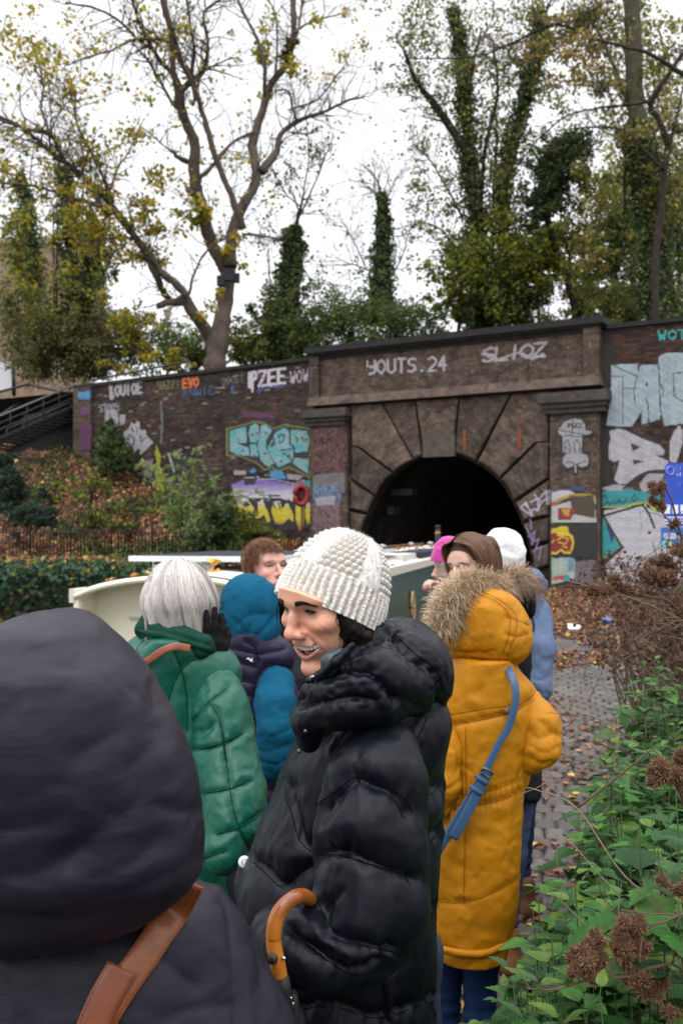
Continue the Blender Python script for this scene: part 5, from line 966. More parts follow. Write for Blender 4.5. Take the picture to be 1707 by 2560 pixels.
# narrowboat
bt=empty('narrowboat',(-1.0,7.6,-.45),'narrowboat with cream end panel, green side, white roof and solar panels moored by the towpath','boat')
M_cream=mat('cream_paint',(.80,.755,.58),rough=.32,spec=.5,var=(2,.06),bump=(6,.1,.01));M_grn=mat('boat_green',(.005,.045,.034),rough=.28,spec=.3,var=(2,.2));M_roofw=mat('roof_white',(.60,.59,.55),rough=.5,var=(3,.12),wear=(5,.64,(.34,.32,.28)))
DB_=np.array([.2065,.9785]);WB=np.array([-.9785,.2065]);OB=np.array([-.46,7.35])
def B3(f,w,z):return np.array([OB[0]+DB_[0]*f+WB[0]*w,OB[1]+DB_[1]*f+WB[1]*w,z])
Wd=1.62;LEN=17.0
def camber(w):return 1.235+.15*(1-((w-Wd/2)/(Wd/2))**2)**.8
ws=np.linspace(0,Wd,17);fs_=[0,.02,.5,4,8,12,LEN]
V=np.array([[B3(f,w,camber(w))for w in ws]for f in fs_]);n=len(ws);i=np.arange(len(fs_)-1)[:,None]*n;j=np.arange(n-1)[None];Q=np.stack([i+j,i+j+1,i+n+j+1,i+n+j],-1).reshape(-1,4)
obj('roof',V.reshape(-1,3),[Q],M_roofw,bt)
def bbox(name,f0,f1,w0,w1,z0,z1,m,parent=bt):
 V=[B3(f0,w0,z0),B3(f1,w0,z0),B3(f1,w1,z0),B3(f0,w1,z0),B3(f0,w0,z1),B3(f1,w0,z1),B3(f1,w1,z1),B3(f0,w1,z1)];return obj(name,V,[BOXQ],m,parent,None,False)
bbox('roof_edge',-.03,LEN,-.045,-.002,1.155,1.262,mat('off_white_rail',(.60,.57,.49),rough=.4));bbox('roof_edge',-.03,LEN,Wd+.002,Wd+.045,1.155,1.262,bpy.data.materials['off_white_rail'])
v=[B3(0,-.01,1.16),B3(LEN,-.01,1.16),B3(LEN,-.12,-.02),B3(0,-.12,-.02)];v2=[x+np.array([*(WB*.05),0])for x in v];obj('cabin_side',v+v2,[BOXQ],M_grn,bt,None,False)
v=[B3(0,Wd+.01,1.16),B3(LEN,Wd+.01,1.16),B3(LEN,Wd+.12,-.02),B3(0,Wd+.12,-.02)];v2=[x-np.array([*(WB*.05),0])for x in v];obj('cabin_side',v+v2,[BOXQ],M_cream,bt,None,False)
bbox('gunwale',-2.4,LEN+1.2,-.30,.0,-.10,-.02,mat('hull_black',(.015,.015,.015),rough=.4));bbox('hull',-2.4,LEN+1.2,-.28,Wd+.28,-.75,-.10,bpy.data.materials['hull_black'])
bbox('rubbing_line',0,LEN,-.135,-.125,.06,.09,bpy.data.materials['off_white_rail'])
EV=[[B3(.28,w,-.1)for w in ws],[B3(.28,w,camber(w)-.02)for w in ws]];V=np.array(EV).reshape(-1,3);obj('end_panel',V,[np.array([[k,k+1,n+k+1,n+k]for k in range(n-1)])],M_cream,bt,None,False)
rim=[B3(-.02,w,camber(w)-.035)for w in ws];v,q,t=tube(smooth_line(rim,2),.030,8,True,flat=.8);obj('hood_rim',v,[q,np.array(t)],M_cream,bt)
V=np.array([[B3(-.02,w,camber(w)-.006)for w in ws],[B3(.28,w,camber(w)-.006)for w in ws]]).reshape(-1,3);obj('hood_lining',V-np.array([0,0,.03]),[np.array([[k,n+k,n+k+1,k+1]for k in range(n-1)])],M_cream,bt)
bbox('cheek',-.02,.30,Wd-.03,Wd+.012,-.1,1.235,M_cream);bbox('cheek',-.02,.30,-.012,.03,-.1,1.235,M_cream)
v=B3(.24,1.03,1.18);vv,q,t=tube([v+[0,.03,0],v],[.055,.055],20);obj('headlamp',vv,[q,np.array(t)],mat('lamp_black',(.02,.02,.02),rough=.4),bt);vv,q,t=tube([v+[0,.0,0],v-[0,.012,0]],[.036,.030],20);obj('lens',vv,[q,np.array(t)],mat('lamp_lens',(.3,.3,.3),rough=.1),bt)
for z in(1.02,.70):bbox('hinge',.255,.275,1.18,1.30,z-.008,z+.008,mat('dull_cream_metal',(.48,.45,.34),rough=.4))  # hinges in a duller cream than the panel
bbox('door',.258,.279,.55,1.15,-.05,1.10,M_cream)
M_cell=mat('solar_cell',(.016,.020,.028),rough=.55,spec=.15);M_alu=mat('white_frame',(.66,.66,.66),rough=.35)
def solar(f0,f1,w0,w1,z,cells=6,tilt=0.0):
 pn=bbox('solar_panel',f0,f1,w0,w1,z,z+.045,M_alu)
 a_=np.array([f0,w0]);df=(f1-f0-.07)/cells;dw=(w1-w0-.07)/4
 for k in range(cells):
  for m in range(4):bbox('cell',f0+.035+df*k+.006,f0+.035+df*(k+1)-.006,w0+.035+dw*m+.006,w0+.035+dw*(m+1)-.006,z+.046,z+.048,M_cell,pn)
solar(.70,2.9,.22,1.50,1.455);solar(3.3,4.9,.25,1.45,1.42);solar(5.4,6.9,.2,1.3,1.42)
for f,w in((.85,.4),(.85,1.3),(2.1,.4),(2.1,1.3),(3.5,.5),(4.7,.5),(5.6,.5),(6.7,.5)):bbox('bracket',f,f+.05,w,w+.05,camber(w)-.01,1.42,M_alu)
bbox('roof_mat',8.6,12.5,.08,.85,1.27,1.375,mat('navy_mat',(.015,.013,.035),rough=.8));bbox('roof_mat',6.9,8.3,.10,.95,1.27,1.372,M_roofw)
ch0=B3(12.6,.5,1.30);s_=P(1094,1345,ch0[1])[0]-ch0[0];ch0=ch0+[s_,0,0]
vv,q,t=tube([ch0,ch0+[0,0,.40],ch0+[0,0,.405],ch0+[0,0,.50]],[.055,.055,.048,.048],16);obj('chimney',vv,[q,np.array(t)],mat('stove_black',(.02,.02,.022),rough=.5),bt)
vv,q,t=tube([ch0+[0,0,.36],ch0+[0,0,.40]],[.060,.060],16);obj('brass_band',vv,[q,np.array(t)],mat('brass',(.40,.20,.08),rough=.35,metal=.8),bt);vv,q,t=tube([ch0+[0,0,.50],ch0+[0,0,.53]],[.070,.05],16);obj('cowl',vv,[q,np.array(t)],bpy.data.materials['stove_black'],bt)
for k,(f,w,r)in enumerate(((7.6,.95,.07),(10.5,1.0,.08),(13.5,.9,.07),(15.2,.7,.08),(9.3,1.2,.06))):
 p=B3(f,w,camber(w));vv,q,t=tube([p,p+[0,0,.05],p+[0,0,.055],p+[0,0,.09],p+[0,0,.105]],[.03,.03,r,r*.8,.01],14);obj('roof_vent',vv,[q,np.array(t)],mat('dull_metal',(.32,.31,.30),rough=.45,metal=.4),bt)
vv,q,t=tube([B3(11,1.1,1.42),B3(15.5,.9,1.44)],.02,6);obj('boat_pole',vv,[q,np.array(t)],mat('brown_wood',(.12,.05,.03),rough=.7),bt)
M_gold=mat('gold_rim',(.32,.19,.06),rough=.4,spec=.5)
for f in(5.3,1.9,8.9,12.2):
 c0=B3(f+.33,-.055,.66);up=np.array([0,0,1.0]);ax=np.array([*DB_,0])
 if f==5.3:c0=B3(6.68,-.075,.665)
 ring=[c0+ax*.165*math.cos(a)+up*.195*math.sin(a)for a in np.linspace(0,2*np.pi,33)];vv,q,t=tube(ring,.022,8,False);wn=obj('window',vv,[q],M_gold,bt)
 g=[c0+ax*.15*math.cos(a)+up*.18*math.sin(a)-np.array([*(WB*.012),0])for a in np.linspace(0,2*np.pi,33)[:-1]];obj('pane',np.array(g),[np.array([list(range(32))])],mat('curtained_glass',(.20,.21,.22),rough=.15,var=(6,.6)),wn,None,False)
 vv,q,t=tube([c0-ax*.15+up*.0-np.array([*(WB*.02),0]),c0+ax*.15-np.array([*(WB*.02),0])],.011,6);obj('glazing_bar',vv,[q,np.array(t)],M_gold,wn)
r_=np.random.default_rng(9);n=420;f=r_.uniform(.1,LEN,n);w=r_.uniform(0.05,Wd-.05,n);p=np.array([B3(a,b,camber(b)+.008)for a,b in zip(f,w)])
V,T,c=leaf_cards(n,p,r_.uniform(.05,.10,n),pal(r_,n,[(.45,.20,.04),(.5,.36,.04),(.25,.09,.03),(.12,.05,.03)]),r_,up=(0,0,1),tilt=.15,flat=.1,fold=.8);obj('roof_leaves',V,[T],M_lit,None,c,False)['kind']='stuff'
p=P(532,1418,8.0);n=9;V,T,c=leaf_cards(n,p+r_.normal(0,.02,(n,3)),np.full(n,.10),pal(r_,n,[(.55,.28,.03),(.5,.36,.04)]),r_,up=(0,-.6,1),tilt=.4,fold=.8);tag(obj('plane_leaf',V,[T],M_lit,None,c,False),'curled yellow leaf caught on the front edge of the solar panel','leaf')
# people: shared builders
SK='skin'
def head_frame(c,yaw,pitch=0,roll=0):
 """yaw: 0 faces the camera, positive turns towards the left of the picture; pitch positive = face tipped down"""
 Yv=np.array([-math.sin(yaw)*math.cos(pitch),-math.cos(yaw)*math.cos(pitch),-math.sin(pitch)])
 up=np.array([0,0,1.0]);Xv=np.cross(Yv,up);Xv/=np.linalg.norm(Xv);Zv=np.cross(Xv,Yv)
 cr,sr=math.cos(roll),math.sin(roll);Xr=Xv*cr+Zv*sr;Zr=-Xv*sr+Zv*cr
 return np.asarray(c,float),np.stack([Xr,Yv,Zr],1)
def to_world(fr,p):return fr[0]+np.asarray(p,float)@fr[1].T
def to_local(fr,p):return(np.asarray(p,float)-fr[0])@fr[1]
M_skin=mat('skin',(1,1,1),rough=0.42,spec=0.4,attr=True,sss=0.45,bump=(520,0.22,0.0006),bump2=(90,.15,.001),var=(38,0.10))
M_teeth=mat('teeth',(0.86,0.83,0.76),rough=0.25,spec=0.5)
M_mouth=mat('mouth_inside',(0.12,0.02,0.02),rough=0.5)
M_eye=mat('eye',(1,1,1),rough=0.15,spec=0.6,attr=True)
def make_head(parent,fr,sc=1.0,smile=0.0,squint=0.3,skin=(0.56,0.33,0.24),lips=(0.44,0.17,0.15),brow=(0.02,0.014,0.01),h=0.0024,nose=1.0,ears=True,neck=0.2,brow_n=46,masc=0.0,wrinkles=0.0,lines=(),wide=1.0,iris=0.90,brow_rows=3,inside=None,lash=False,ew=.0145):
 E=[]
 g=lambda c,r,rot=None:s_ell(c,r,rot)
 E.append(g((0,-0.012,0.045),(0.074,0.094,0.088)))
 E.append(g((0,0.026,0.0),(0.064,0.062,0.088)))
 E.append(g((0,0.030,-0.052),(0.053+0.004*masc,0.056,0.050)))
 cz=-0.092-0.005*smile
 E.append(g((0,0.074+.006*smile,cz),(0.021,0.017,0.016)))
 E.append(s_cap((0.046,-0.002,-0.052),(0.013,0.070+.005*smile,cz-0.004),0.013,0.012));E.append(s_cap((-0.046,-0.002,-0.052),(-0.013,0.070+.005*smile,cz-0.004),0.013,0.012))
 E.append(g((0,0.068,0.048),(0.050,0.022,0.030)))
 for s in(-1,1):
  E.append(s_cap((s*0.010,0.086,0.033),(s*0.044,0.072,0.036),0.0065+.001*masc,0.007))
  E.append(g((s*0.040,0.062,-0.016+0.006*smile),(0.021+0.002*smile,0.022+0.004*smile,0.018)))
  E.append(g((s*0.028,0.074,-0.048+0.006*smile),(0.014,0.012,0.020)))
 E.append(g((0,0.078,-0.055),(0.026,0.018,0.026)))
 base=s_union(E,0.018)
 n=[]
 n.append(s_cap((0,0.084,0.024),(0,0.104+0.006*nose,-0.012),0.0068,0.0085))
 n.append(g((0,0.103+0.011*nose,-0.019),(0.0095+.002*wide,0.0105,0.0095+.001*wide)))
 n.append(g((0,0.094+0.005*nose,0.004),(0.0065+.0025*(wide-1),0.009,0.014)))
 for s in(-1,1):n.append(g((s*(0.0120+0.003*smile)*wide,0.097+.002*nose,-0.0225),(0.0075*wide,0.0115*wide,0.0080*wide)))
 n.append(g((0,0.098+.002*nose,-0.0205),(0.0135*wide,0.0105,0.0085)))
 nz=s_union(n,0.008)
 w=0.024+0.0135*smile;op=0.0115*smile
 def mouth_z(x):return-0.0565+(0.009*smile)*(x/w)**2
 def my(x):return 0.0965-0.006*smile-7.5*x*x*(1+0.25*smile)+0.0015
 xs=np.linspace(-w,w,9)
 up=[(x,my(x),mouth_z(x)+op*(1-(x/w)**2)*0.75+0.0022)for x in xs]
 lo=[(x,my(x)-0.003*smile,mouth_z(x)-op*(1-(x/w)**2)*1.25-0.0025)for x in xs]
 ru=[0.0022+0.0020*(1-(x/w)**2)for x in xs];rl=[0.0022+0.0027*(1-(x/w)**2)for x in xs]
 lipu=s_chain(up,ru,0.002);lipl=s_chain(lo,rl,0.002)
 cav=None
 if smile>0.3:
  def cav(p):
   x=p[:,0];t=np.clip(1-(x/w)**2,0,1)
   zc=mouth_z(x)-op*0.25*t;hh=np.maximum(op*t,1e-4)
   return np.maximum(np.maximum(np.abs(p[:,2]-zc)-hh,np.abs(x)-w),0.062-p[:,1])
  cav.box=base.box
 eyes=[]
 for s in(-1,1):eyes.append((s*0.0315,0.0665,0.0165))
 def f(p):
  d=smin(base(p),nz(p),0.008)
  for e in eyes:
   sock=g((e[0]-0.0*np.sign(e[0]),e[1]+0.026,e[2]-0.001),(0.018,0.016,0.0115))
   d=-smin(-d,sock(p),0.010)
   lid=g((e[0],e[1]+0.001,e[2]),(0.0150,0.0135,0.0125))
   d=smin(d,lid(p),0.004)
   xx=(p[:,0]-e[0])/ew;oh=(0.0048*(1-squint))*np.clip(1-xx**2,0,1)+0.0003
   zc=e[2]-0.0008+0.0022*xx**2*(squint)
   slit=np.maximum(np.maximum(np.abs(p[:,2]-zc)-oh,np.abs(xx)*ew-ew*.95),e[1]+0.0075-p[:,1])
   d=-smin(-d,slit,0.0012)
  if cav is not None:d=-smin(-d,cav(p),0.0012)
  kk=0.004 if cav is None else 0.0025
  d=smin(d,lipu(p),kk);d=smin(d,lipl(p),kk)
  for s in(-1,1):
   nost=g((s*0.0065,0.1035+0.009*nose,-0.0300),(0.0035,0.0055,0.0035));d=-smin(-d,nost(p),0.002)
   if smile>0.3 or wrinkles:
    k=max(smile,wrinkles)
    fold=s_chain([(s*0.0175,0.098,-0.020),(s*0.030,0.089,-0.038),(s*0.0385,0.080,-0.060),(s*0.036,0.076,-0.078)],[0.0016*k,0.0026*k,0.0024*k,0.001],0.002)
    d=-smin(-d,fold(p),0.007)
  return d
 box_=(np.array([-0.10,-0.12,-0.125]),np.array([0.10,0.13,0.14]))
 fs=[f]
 nk=s_cap((0,-0.022,-0.04),(0,-0.045,-0.04-neck),0.050+0.006*masc,0.056+0.006*masc)
 ear=[]
 if ears:
  for s in(-1,1):
   ear.append(s_sub(g((s*0.076,-0.008,0.000),(0.007,0.019,0.031),rot_xyz(0.15,0,-s*0.35)),g((s*0.082,-0.004,0.003),(0.006,0.011,0.018)),0.004))
 def full(p):
  d=smin(f(p),nk(p),0.02)
  for e in ear:d=smin(d,e(p),0.004)
  return d
 V,Q=polygonise(full,h/sc,0.004,(np.array([-0.10,-0.12,-0.05-neck]),np.array([0.10,0.13,0.14])))
 V=relax(V,Q,1,0.35);N=vnormals(V,Q)
 if wrinkles:
  dd=np.zeros(len(V))
  for s in(-1,1):
   for a0,L_,z0 in((0.55,.024,.016),(0.25,.026,.012),(-0.1,.026,.007),(-0.45,.026,.001),(-0.8,.026,-.004)):
    st=np.array([s*0.0475,0.066,z0]);en=st+np.array([s*L_*0.55,-L_*0.75,L_*a0*0.55])
    ab=en-st;t=np.clip(((V-st)@ab)/(ab@ab),0,1);q=V-st-t[:,None]*ab;r=np.sqrt((q*q).sum(1))
    dd-=0.0011*wrinkles*np.exp(-(r/0.0017)**2)
   for zz in(0.006,0.001):
    pt=[(s*0.017,0.088,zz+.001),(s*0.030,0.084,zz-0.004),(s*0.044,0.072,zz)]
    for a_,b_ in zip(pt[:-1],pt[1:]):
     a_=np.array(a_);ab=np.array(b_)-a_;t=np.clip(((V-a_)@ab)/(ab@ab),0,1);q=V-a_-t[:,None]*ab;r=np.sqrt((q*q).sum(1))
     dd-=0.0008*wrinkles*np.exp(-(r/0.0016)**2)
   for k in range(3):
    st=np.array([s*(0.046+.006*k),0.070-.006*k,-0.022]);en=st+np.array([-s*0.004,-0.008,-0.045])
    ab=en-st;t=np.clip(((V-st)@ab)/(ab@ab),0,1);q=V-st-t[:,None]*ab;r=np.sqrt((q*q).sum(1))
    dd-=0.0012*wrinkles*np.exp(-(r/0.0024)**2)
  V=V+N*dd[:,None]
 if lines:
  Wd=to_world(fr,V*sc);Nw=N@fr[1].T;dd=np.zeros(len(V))
  for ln,wd_,dp_ in lines:dd=dd+seam_disp(Wd,Nw,[ln],wd_,dp_)
  V=V+N*dd[:,None];crease=np.clip(-dd/0.002,0,1)
 col=np.tile(np.array(skin),(len(V),1))
 def blend(c,r,colr,amt):
  nonlocal col
  k=amt*np.exp(-(((V-np.array(c))/np.array(r))**2).sum(1));col=col*(1-k[:,None])+np.array(colr)*k[:,None]
 red=np.array(skin)*np.array([1.04,0.72,0.70])
 for s in(-1,1):blend((s*0.042,0.075,-0.020),(0.024,0.03,0.020),red,0.6);blend((s*0.076,0,0),(0.014,0.03,0.035),red,0.7)
 blend((0,0.115,-0.020),(0.016,0.016,0.014),red,0.75);blend((0,0.085,cz),(0.02,0.02,0.012),red,0.3)
 for e in eyes:
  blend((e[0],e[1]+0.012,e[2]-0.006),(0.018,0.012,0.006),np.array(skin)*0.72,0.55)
  xx=(V[:,0]-e[0])/ew;zc=e[2]-0.0008+0.0022*xx**2*squint
  oh=(0.0048*(1-squint))*np.clip(1-xx**2,0,1)
  k=np.exp(-((np.abs(V[:,2]-zc)-oh)/0.0017)**2)*(np.abs(xx)<1.15)*(V[:,1]>e[1]+0.003)*(np.abs(V[:,1]-e[1])<0.022)
  k=np.clip(k*np.where(V[:,2]>zc,1.0,0.55),0,1)[:,None];col=col*(1-k)+np.array((0.03,0.018,0.014))*k
 dl=np.minimum(lipu(V),lipl(V));k=np.clip(1.25-np.maximum(dl,0)/0.0014,0,1)*(V[:,1]>0.06);k=np.clip(k,0,1)[:,None]
 col=col*(1-k)+np.array(lips)*k
 if cav is not None:
  k=(cav(V)<0.0006)&(dl>0.0006)&(V[:,1]<0.085);col[k]=(0.10,0.02,0.02)
 W=to_world(fr,V*sc)
 if inside is not None:
  hf,rr=inside;q_=to_local(hf,W);n_=np.sqrt(((q_/rr)**2).sum(1));lim=np.where(n_>0.85,0.85/n_,1.0)
  k_=np.clip((q_[:,2]+0.008)/0.014,0,1);q_=q_*(1-k_+k_*lim)[:,None];W=to_world(hf,q_)
 ho=obj('head',W,[Q],M_skin,parent,col)
 for e in eyes:
  th=np.linspace(0,np.pi,15);ph=np.linspace(0,2*np.pi,20,endpoint=False)
  S_=np.stack([np.sin(th)[:,None]*np.cos(ph),np.cos(th)[:,None]+0*ph,np.sin(th)[:,None]*np.sin(ph)],-1).reshape(-1,3)
  look=S_[:,1];c_=np.where((look>iris)[:,None],(0.05,0.03,0.018),(0.55,0.50,0.46)if iris>0.85 else(0.16,0.12,0.10));c_=np.where((look>0.975)[:,None],(0.004,0.004,0.004),c_)  # lower iris threshold also darkens the eye white: lash shade put into the colour
  i=np.arange(14)[:,None]*20;j=np.arange(20)[None];q=np.stack([i+j,i+(j+1)%20,i+20+(j+1)%20,i+20+j],-1).reshape(-1,4)
  obj('eye',to_world(fr,(S_*0.0118+np.array(e))*sc),[q],M_eye,parent,c_)
 if lash:
  la=Acc()
  for e in eyes:
   pt=[]
   for x_ in np.linspace(-1.02,1.05,9):
    xx=x_*np.sign(e[0]);oh=(0.0048*(1-squint))*max(0,1-x_**2);q=np.array([[e[0]+xx*ew*.965,e[1]+.035,e[2]-.0008+.0022*x_**2*squint+oh+.0006]])
    for _ in range(14):q[0,1]-=f(q)[0]*.8
    pt.append(q[0]+[0,.0004,0])
   v,q,t=tube(to_world(fr,np.array(pt)*sc),[.0004,.0008,.0011,.0012,.0012,.0012,.0012,.0010,.0004],5);la.add(v,q,t)
   for k in range(2,9):
    b_=pt[k];d_=np.array([np.sign(e[0])*.0012*(k-3)*.4,.0045,-.0016]);v,q,t=tube(to_world(fr,np.array([b_,b_+d_*.6,b_+d_+[0,0,.001]])*sc),[.0004,.0003,.0001],3,False);la.add(v,q)
  la.build('eyelashes',mat('lash',(.008,.005,.004),rough=.6),parent)
 a=Acc();r_=np.random.default_rng(3)
 for s in(-1,1):
  for t in np.linspace(0,1,brow_n):
   for row in range(brow_rows):
    x=s*(0.015+0.036*t);z=0.0365+0.0075*math.sin(t*2.6)-0.011*t+(row-(brow_rows-1)/2)*0.0014*(1-t*0.6)+r_.normal(0,0.0004)-.003*squint
    y0=0.080
    for _ in range(5):
     pt=np.array([[x,y0,z]]);dist=f(pt)[0];y0-=dist*0.9*-1 if False else dist*1.0
    q0=np.array([x,y0+0.0002,z]);q1=q0+np.array([s*0.0045,0.0008-0.002*t,0.0012-0.0022*t])
    v,q,tt=tube(to_world(fr,np.array([q0,(q0+q1)/2+np.array([0,.0008,0]),q1])*sc),[0.0004,0.00035,0.0001],3,False);a.add(v,q)
 a.build('eyebrows',mat('brow_hair',brow,rough=0.6),parent)
 if cav is not None:
  ta=Acc()
  for row,(zz,hh,yb,n_)in enumerate(((mouth_z(0)+op*0.62,0.0112,0.0885,8),(mouth_z(0)-op*1.25,0.004,0.082,6))):
   wd=[0.0084,0.0068,0.0074,0.0066,0.0062]if row==0 else[0.005]*5
   for s in(-1,1):
    x=0
    for k in range(n_//2+1):
     ww=wd[min(k,4)];xc=x+ww/2;x+=ww
     yy=yb-9.5*xc*xc;ang=-math.atan(19*xc)*s;zt=zz+(0.009*smile)*(xc/w)**2*0.9
     th=np.linspace(0,2*np.pi,12,endpoint=False);rows_=[]
     for zf,rf in((-1,.72),(-.8,.93),(0,1),(1,.9)):
      rows_.append(np.stack([ww*.485*rf*np.sign(np.cos(th))*np.abs(np.cos(th))**.7,0.003*np.sin(th)*rf,np.full(12,-hh/2+hh/2*(zf+0))-(0 if row==0 else 0)],1))
     v=np.concatenate(rows_);v=v@rot_xyz(0,0,ang).T+np.array([s*xc,yy,zt+(hh*.15 if row==0 else 0)])
     i=np.arange(3)[:,None]*12;j=np.arange(12)[None];q=np.stack([i+j,i+(j+1)%12,i+12+(j+1)%12,i+12+j],-1).reshape(-1,4)
     v=np.vstack([v,v[:12].mean(0)]);T=[[48,(m+1)%12,m]for m in range(12)]
     ta.add(to_world(fr,v*sc),q,T)
  ta.build('teeth',M_teeth,parent)
  th=np.linspace(0,np.pi,10);ph=np.linspace(0,2*np.pi,16,endpoint=False)
  S_=np.stack([np.sin(th)[:,None]*np.cos(ph),np.cos(th)[:,None]+0*ph,np.sin(th)[:,None]*np.sin(ph)],-1).reshape(-1,3)
  i=np.arange(9)[:,None]*16;j=np.arange(16)[None];q=np.stack([i+j,i+(j+1)%16,i+16+(j+1)%16,i+16+j],-1).reshape(-1,4)
  obj('tongue',to_world(fr,(S_*np.array([0.019,0.018,0.006])+np.array([0,0.066,mouth_z(0)-op*0.95]))*sc),[q],mat('tongue',(0.45,0.13,0.12),rough=0.35),parent)
 return ho,f
def strands(name,parent,m,roots,paths,r0=0.0009,r1=0.0003,sides=3,cols=None):
 """paths: (n, k, 3) world polylines -> one mesh of tapered strands"""
 paths=np.asarray(paths,float);n,k,_=paths.shape
 t=np.gradient(paths,axis=1);t/=np.linalg.norm(t,axis=2,keepdims=True)+1e-12
 ref=np.array([0.31,0.52,0.79]);a=np.cross(t,ref);a/=np.linalg.norm(a,axis=2,keepdims=True)+1e-12;b=np.cross(t,a)
 rr=np.linspace(0,1,k);rad=(r0*(1-rr)**0.6+r1)[None,:,None]if np.isscalar(r0)else r0[:,None,None]*((1-rr)**0.6+0.15)[None,:,None]
 th=np.arange(sides)/sides*2*np.pi
 V=paths[:,:,None,:]+rad[...,None]*(np.cos(th)[None,None,:,None]*a[:,:,None]+np.sin(th)[None,None,:,None]*b[:,:,None])
 V=V.reshape(-1,3);base=(np.arange(n)*k*sides)[:,None,None];i=(np.arange(k-1)*sides)[None,:,None];j=np.arange(sides)[None,None,:];j2=(j+1)%sides
 Q=np.stack([base+i+j,base+i+j2,base+i+sides+j2,base+i+sides+j],-1).reshape(-1,4)
 c=None
 if cols is not None:c=np.repeat(np.asarray(cols),k*sides,axis=0)
 o=obj(name,V,[Q],m,parent,c);o['kind']='stuff' if False else o.get('kind','thing');del o['kind'];return o
def legs(parent,hips,feet,col_mat,shoe_mat,r=0.085,h=0.012,z_top=0.85):
 """two tapering trouser legs with shoes standing on the ground"""
 for k,(hp,ft)in enumerate(zip(hips,feet)):
  hp=np.array([*hp,z_top]);ft=np.array([*ft[:2],0.11]);kn=(hp+ft)/2+np.array([0,-0.01,0.02])
  f=s_chain([hp,kn,ft],[r,r*0.72,r*0.58],0.03)
  def disp(V,N):return 0.006*fbm(V*np.array([9,9,22]),3,5)+0.004*np.exp(-((V[:,2]-0.2)/0.1)**2)*np.sin(V[:,2]*130)
  sculpt('trouser_leg',f,h,col_mat,parent,disp)
 for ft in feet:
  a=ft[2]if len(ft)>2 else 0.0;fx,fy=-math.sin(a),-math.cos(a)
  c=np.array([ft[0],ft[1],0])
  def pt(u,z):return c+np.array([fx*u,fy*u,z])
  f=s_union([s_cap(pt(-0.06,0.05),pt(0.13,0.035),0.046,0.036),s_cap(pt(-0.04,0.06),pt(-0.035,0.15),0.045,0.05),s_cap(pt(0.02,0.05),pt(0.13,0.036),0.042,0.04)],0.03)
  g_=s_int(f,s_plane((0,0,0.022),(0,0,-1)),0.004)
  sculpt('shoe',g_,0.007,shoe_mat,parent)
  f2=s_int(s_union([s_cap(pt(-0.06,0.02),pt(0.13,0.02),0.049,0.043)],0.01),s_int(s_plane((0,0,0.024),(0,0,1)),s_plane((0,0,0.001),(0,0,-1)),0.002),0.003)
  sculpt('sole',f2,0.006,mat('shoe_sole',(0.05,0.035,0.025),rough=0.8),parent)
# the laughing woman in the white knitted hat
M_puff=mat('black_ripstop',(0.0038,0.0046,0.0082),rough=0.40,spec=0.17,bump=(60,0.15,0.003),crumple=(15,0.42,0.007,(1.7,1.7,.8)),weave=(140,0.04))
M_seam=mat('black_thread_shade',(0.002,0.002,0.003),rough=0.9,spec=0.05)
dE=1.87
fE=head_frame(P(828,1507,dE),R(48),R(19),R(2))
pE=empty('person',(P(830,1500,1.9)[0],1.9,0),'laughing woman in a white cable knit hat and black puffer coat, umbrella on her arm','person')
def zf(*pts):return[(680+x/7.127,1430+y/7.127)for x,y in pts]
wr=[(zf((560,960),(700,1080),(830,1180),(950,1260),(1000,1380)),0.0045,0.0012),(zf((720,860),(830,950),(960,1060),(1060,1180),(1085,1290)),0.0030,0.0006),(zf((740,785),(850,740),(950,660)),0.0019,0.0008),(zf((750,792),(870,775),(990,740)),0.0019,0.0007),(zf((740,805),(850,830),(990,810)),0.0019,0.0007),(zf((730,822),(830,870),(960,920)),0.0019,0.0006),(zf((710,845),(820,930),(930,1040)),0.0020,0.0006),(zf((500,800),(420,860),(350,950)),0.0018,0.0004),(zf((540,815),(600,855),(680,850),(740,800)),0.0018,0.0006),(zf((430,960),(500,940),(560,970),(575,1040)),0.0030,0.0005),(zf((520,690),(600,665),(700,700)),0.0018,0.0006),(zf((480,1560),(600,1620),(740,1590)),0.0063,0.0011),(zf((870,1480),(860,1600),(800,1720)),0.0050,0.0004)]
def frame_from(c,z,y):
 z=np.array(z,float);z/=np.linalg.norm(z);y=np.array(y,float);y-=z*(y@z);y/=np.linalg.norm(y)
 return np.asarray(c,float),np.stack([np.cross(y,z),y,z],1)
frH=frame_from(P(824,1516,1.885),(0.37,0.17,0.92),(-0.77,-0.62,0.2))
make_head(pE,fE,ew=.0120,inside=(frH,np.array([0.095,0.106,0.146])),sc=1.0,smile=1.0,squint=0.15,wrinkles=0.0,nose=0.75,ears=False,h=0.0017,skin=(0.64,0.345,0.235),lips=(0.47,0.20,0.17),brow=(0.020,0.012,0.009),lines=wr,wide=1.0,iris=0.3,brow_rows=7,lash=True,brow_n=60)
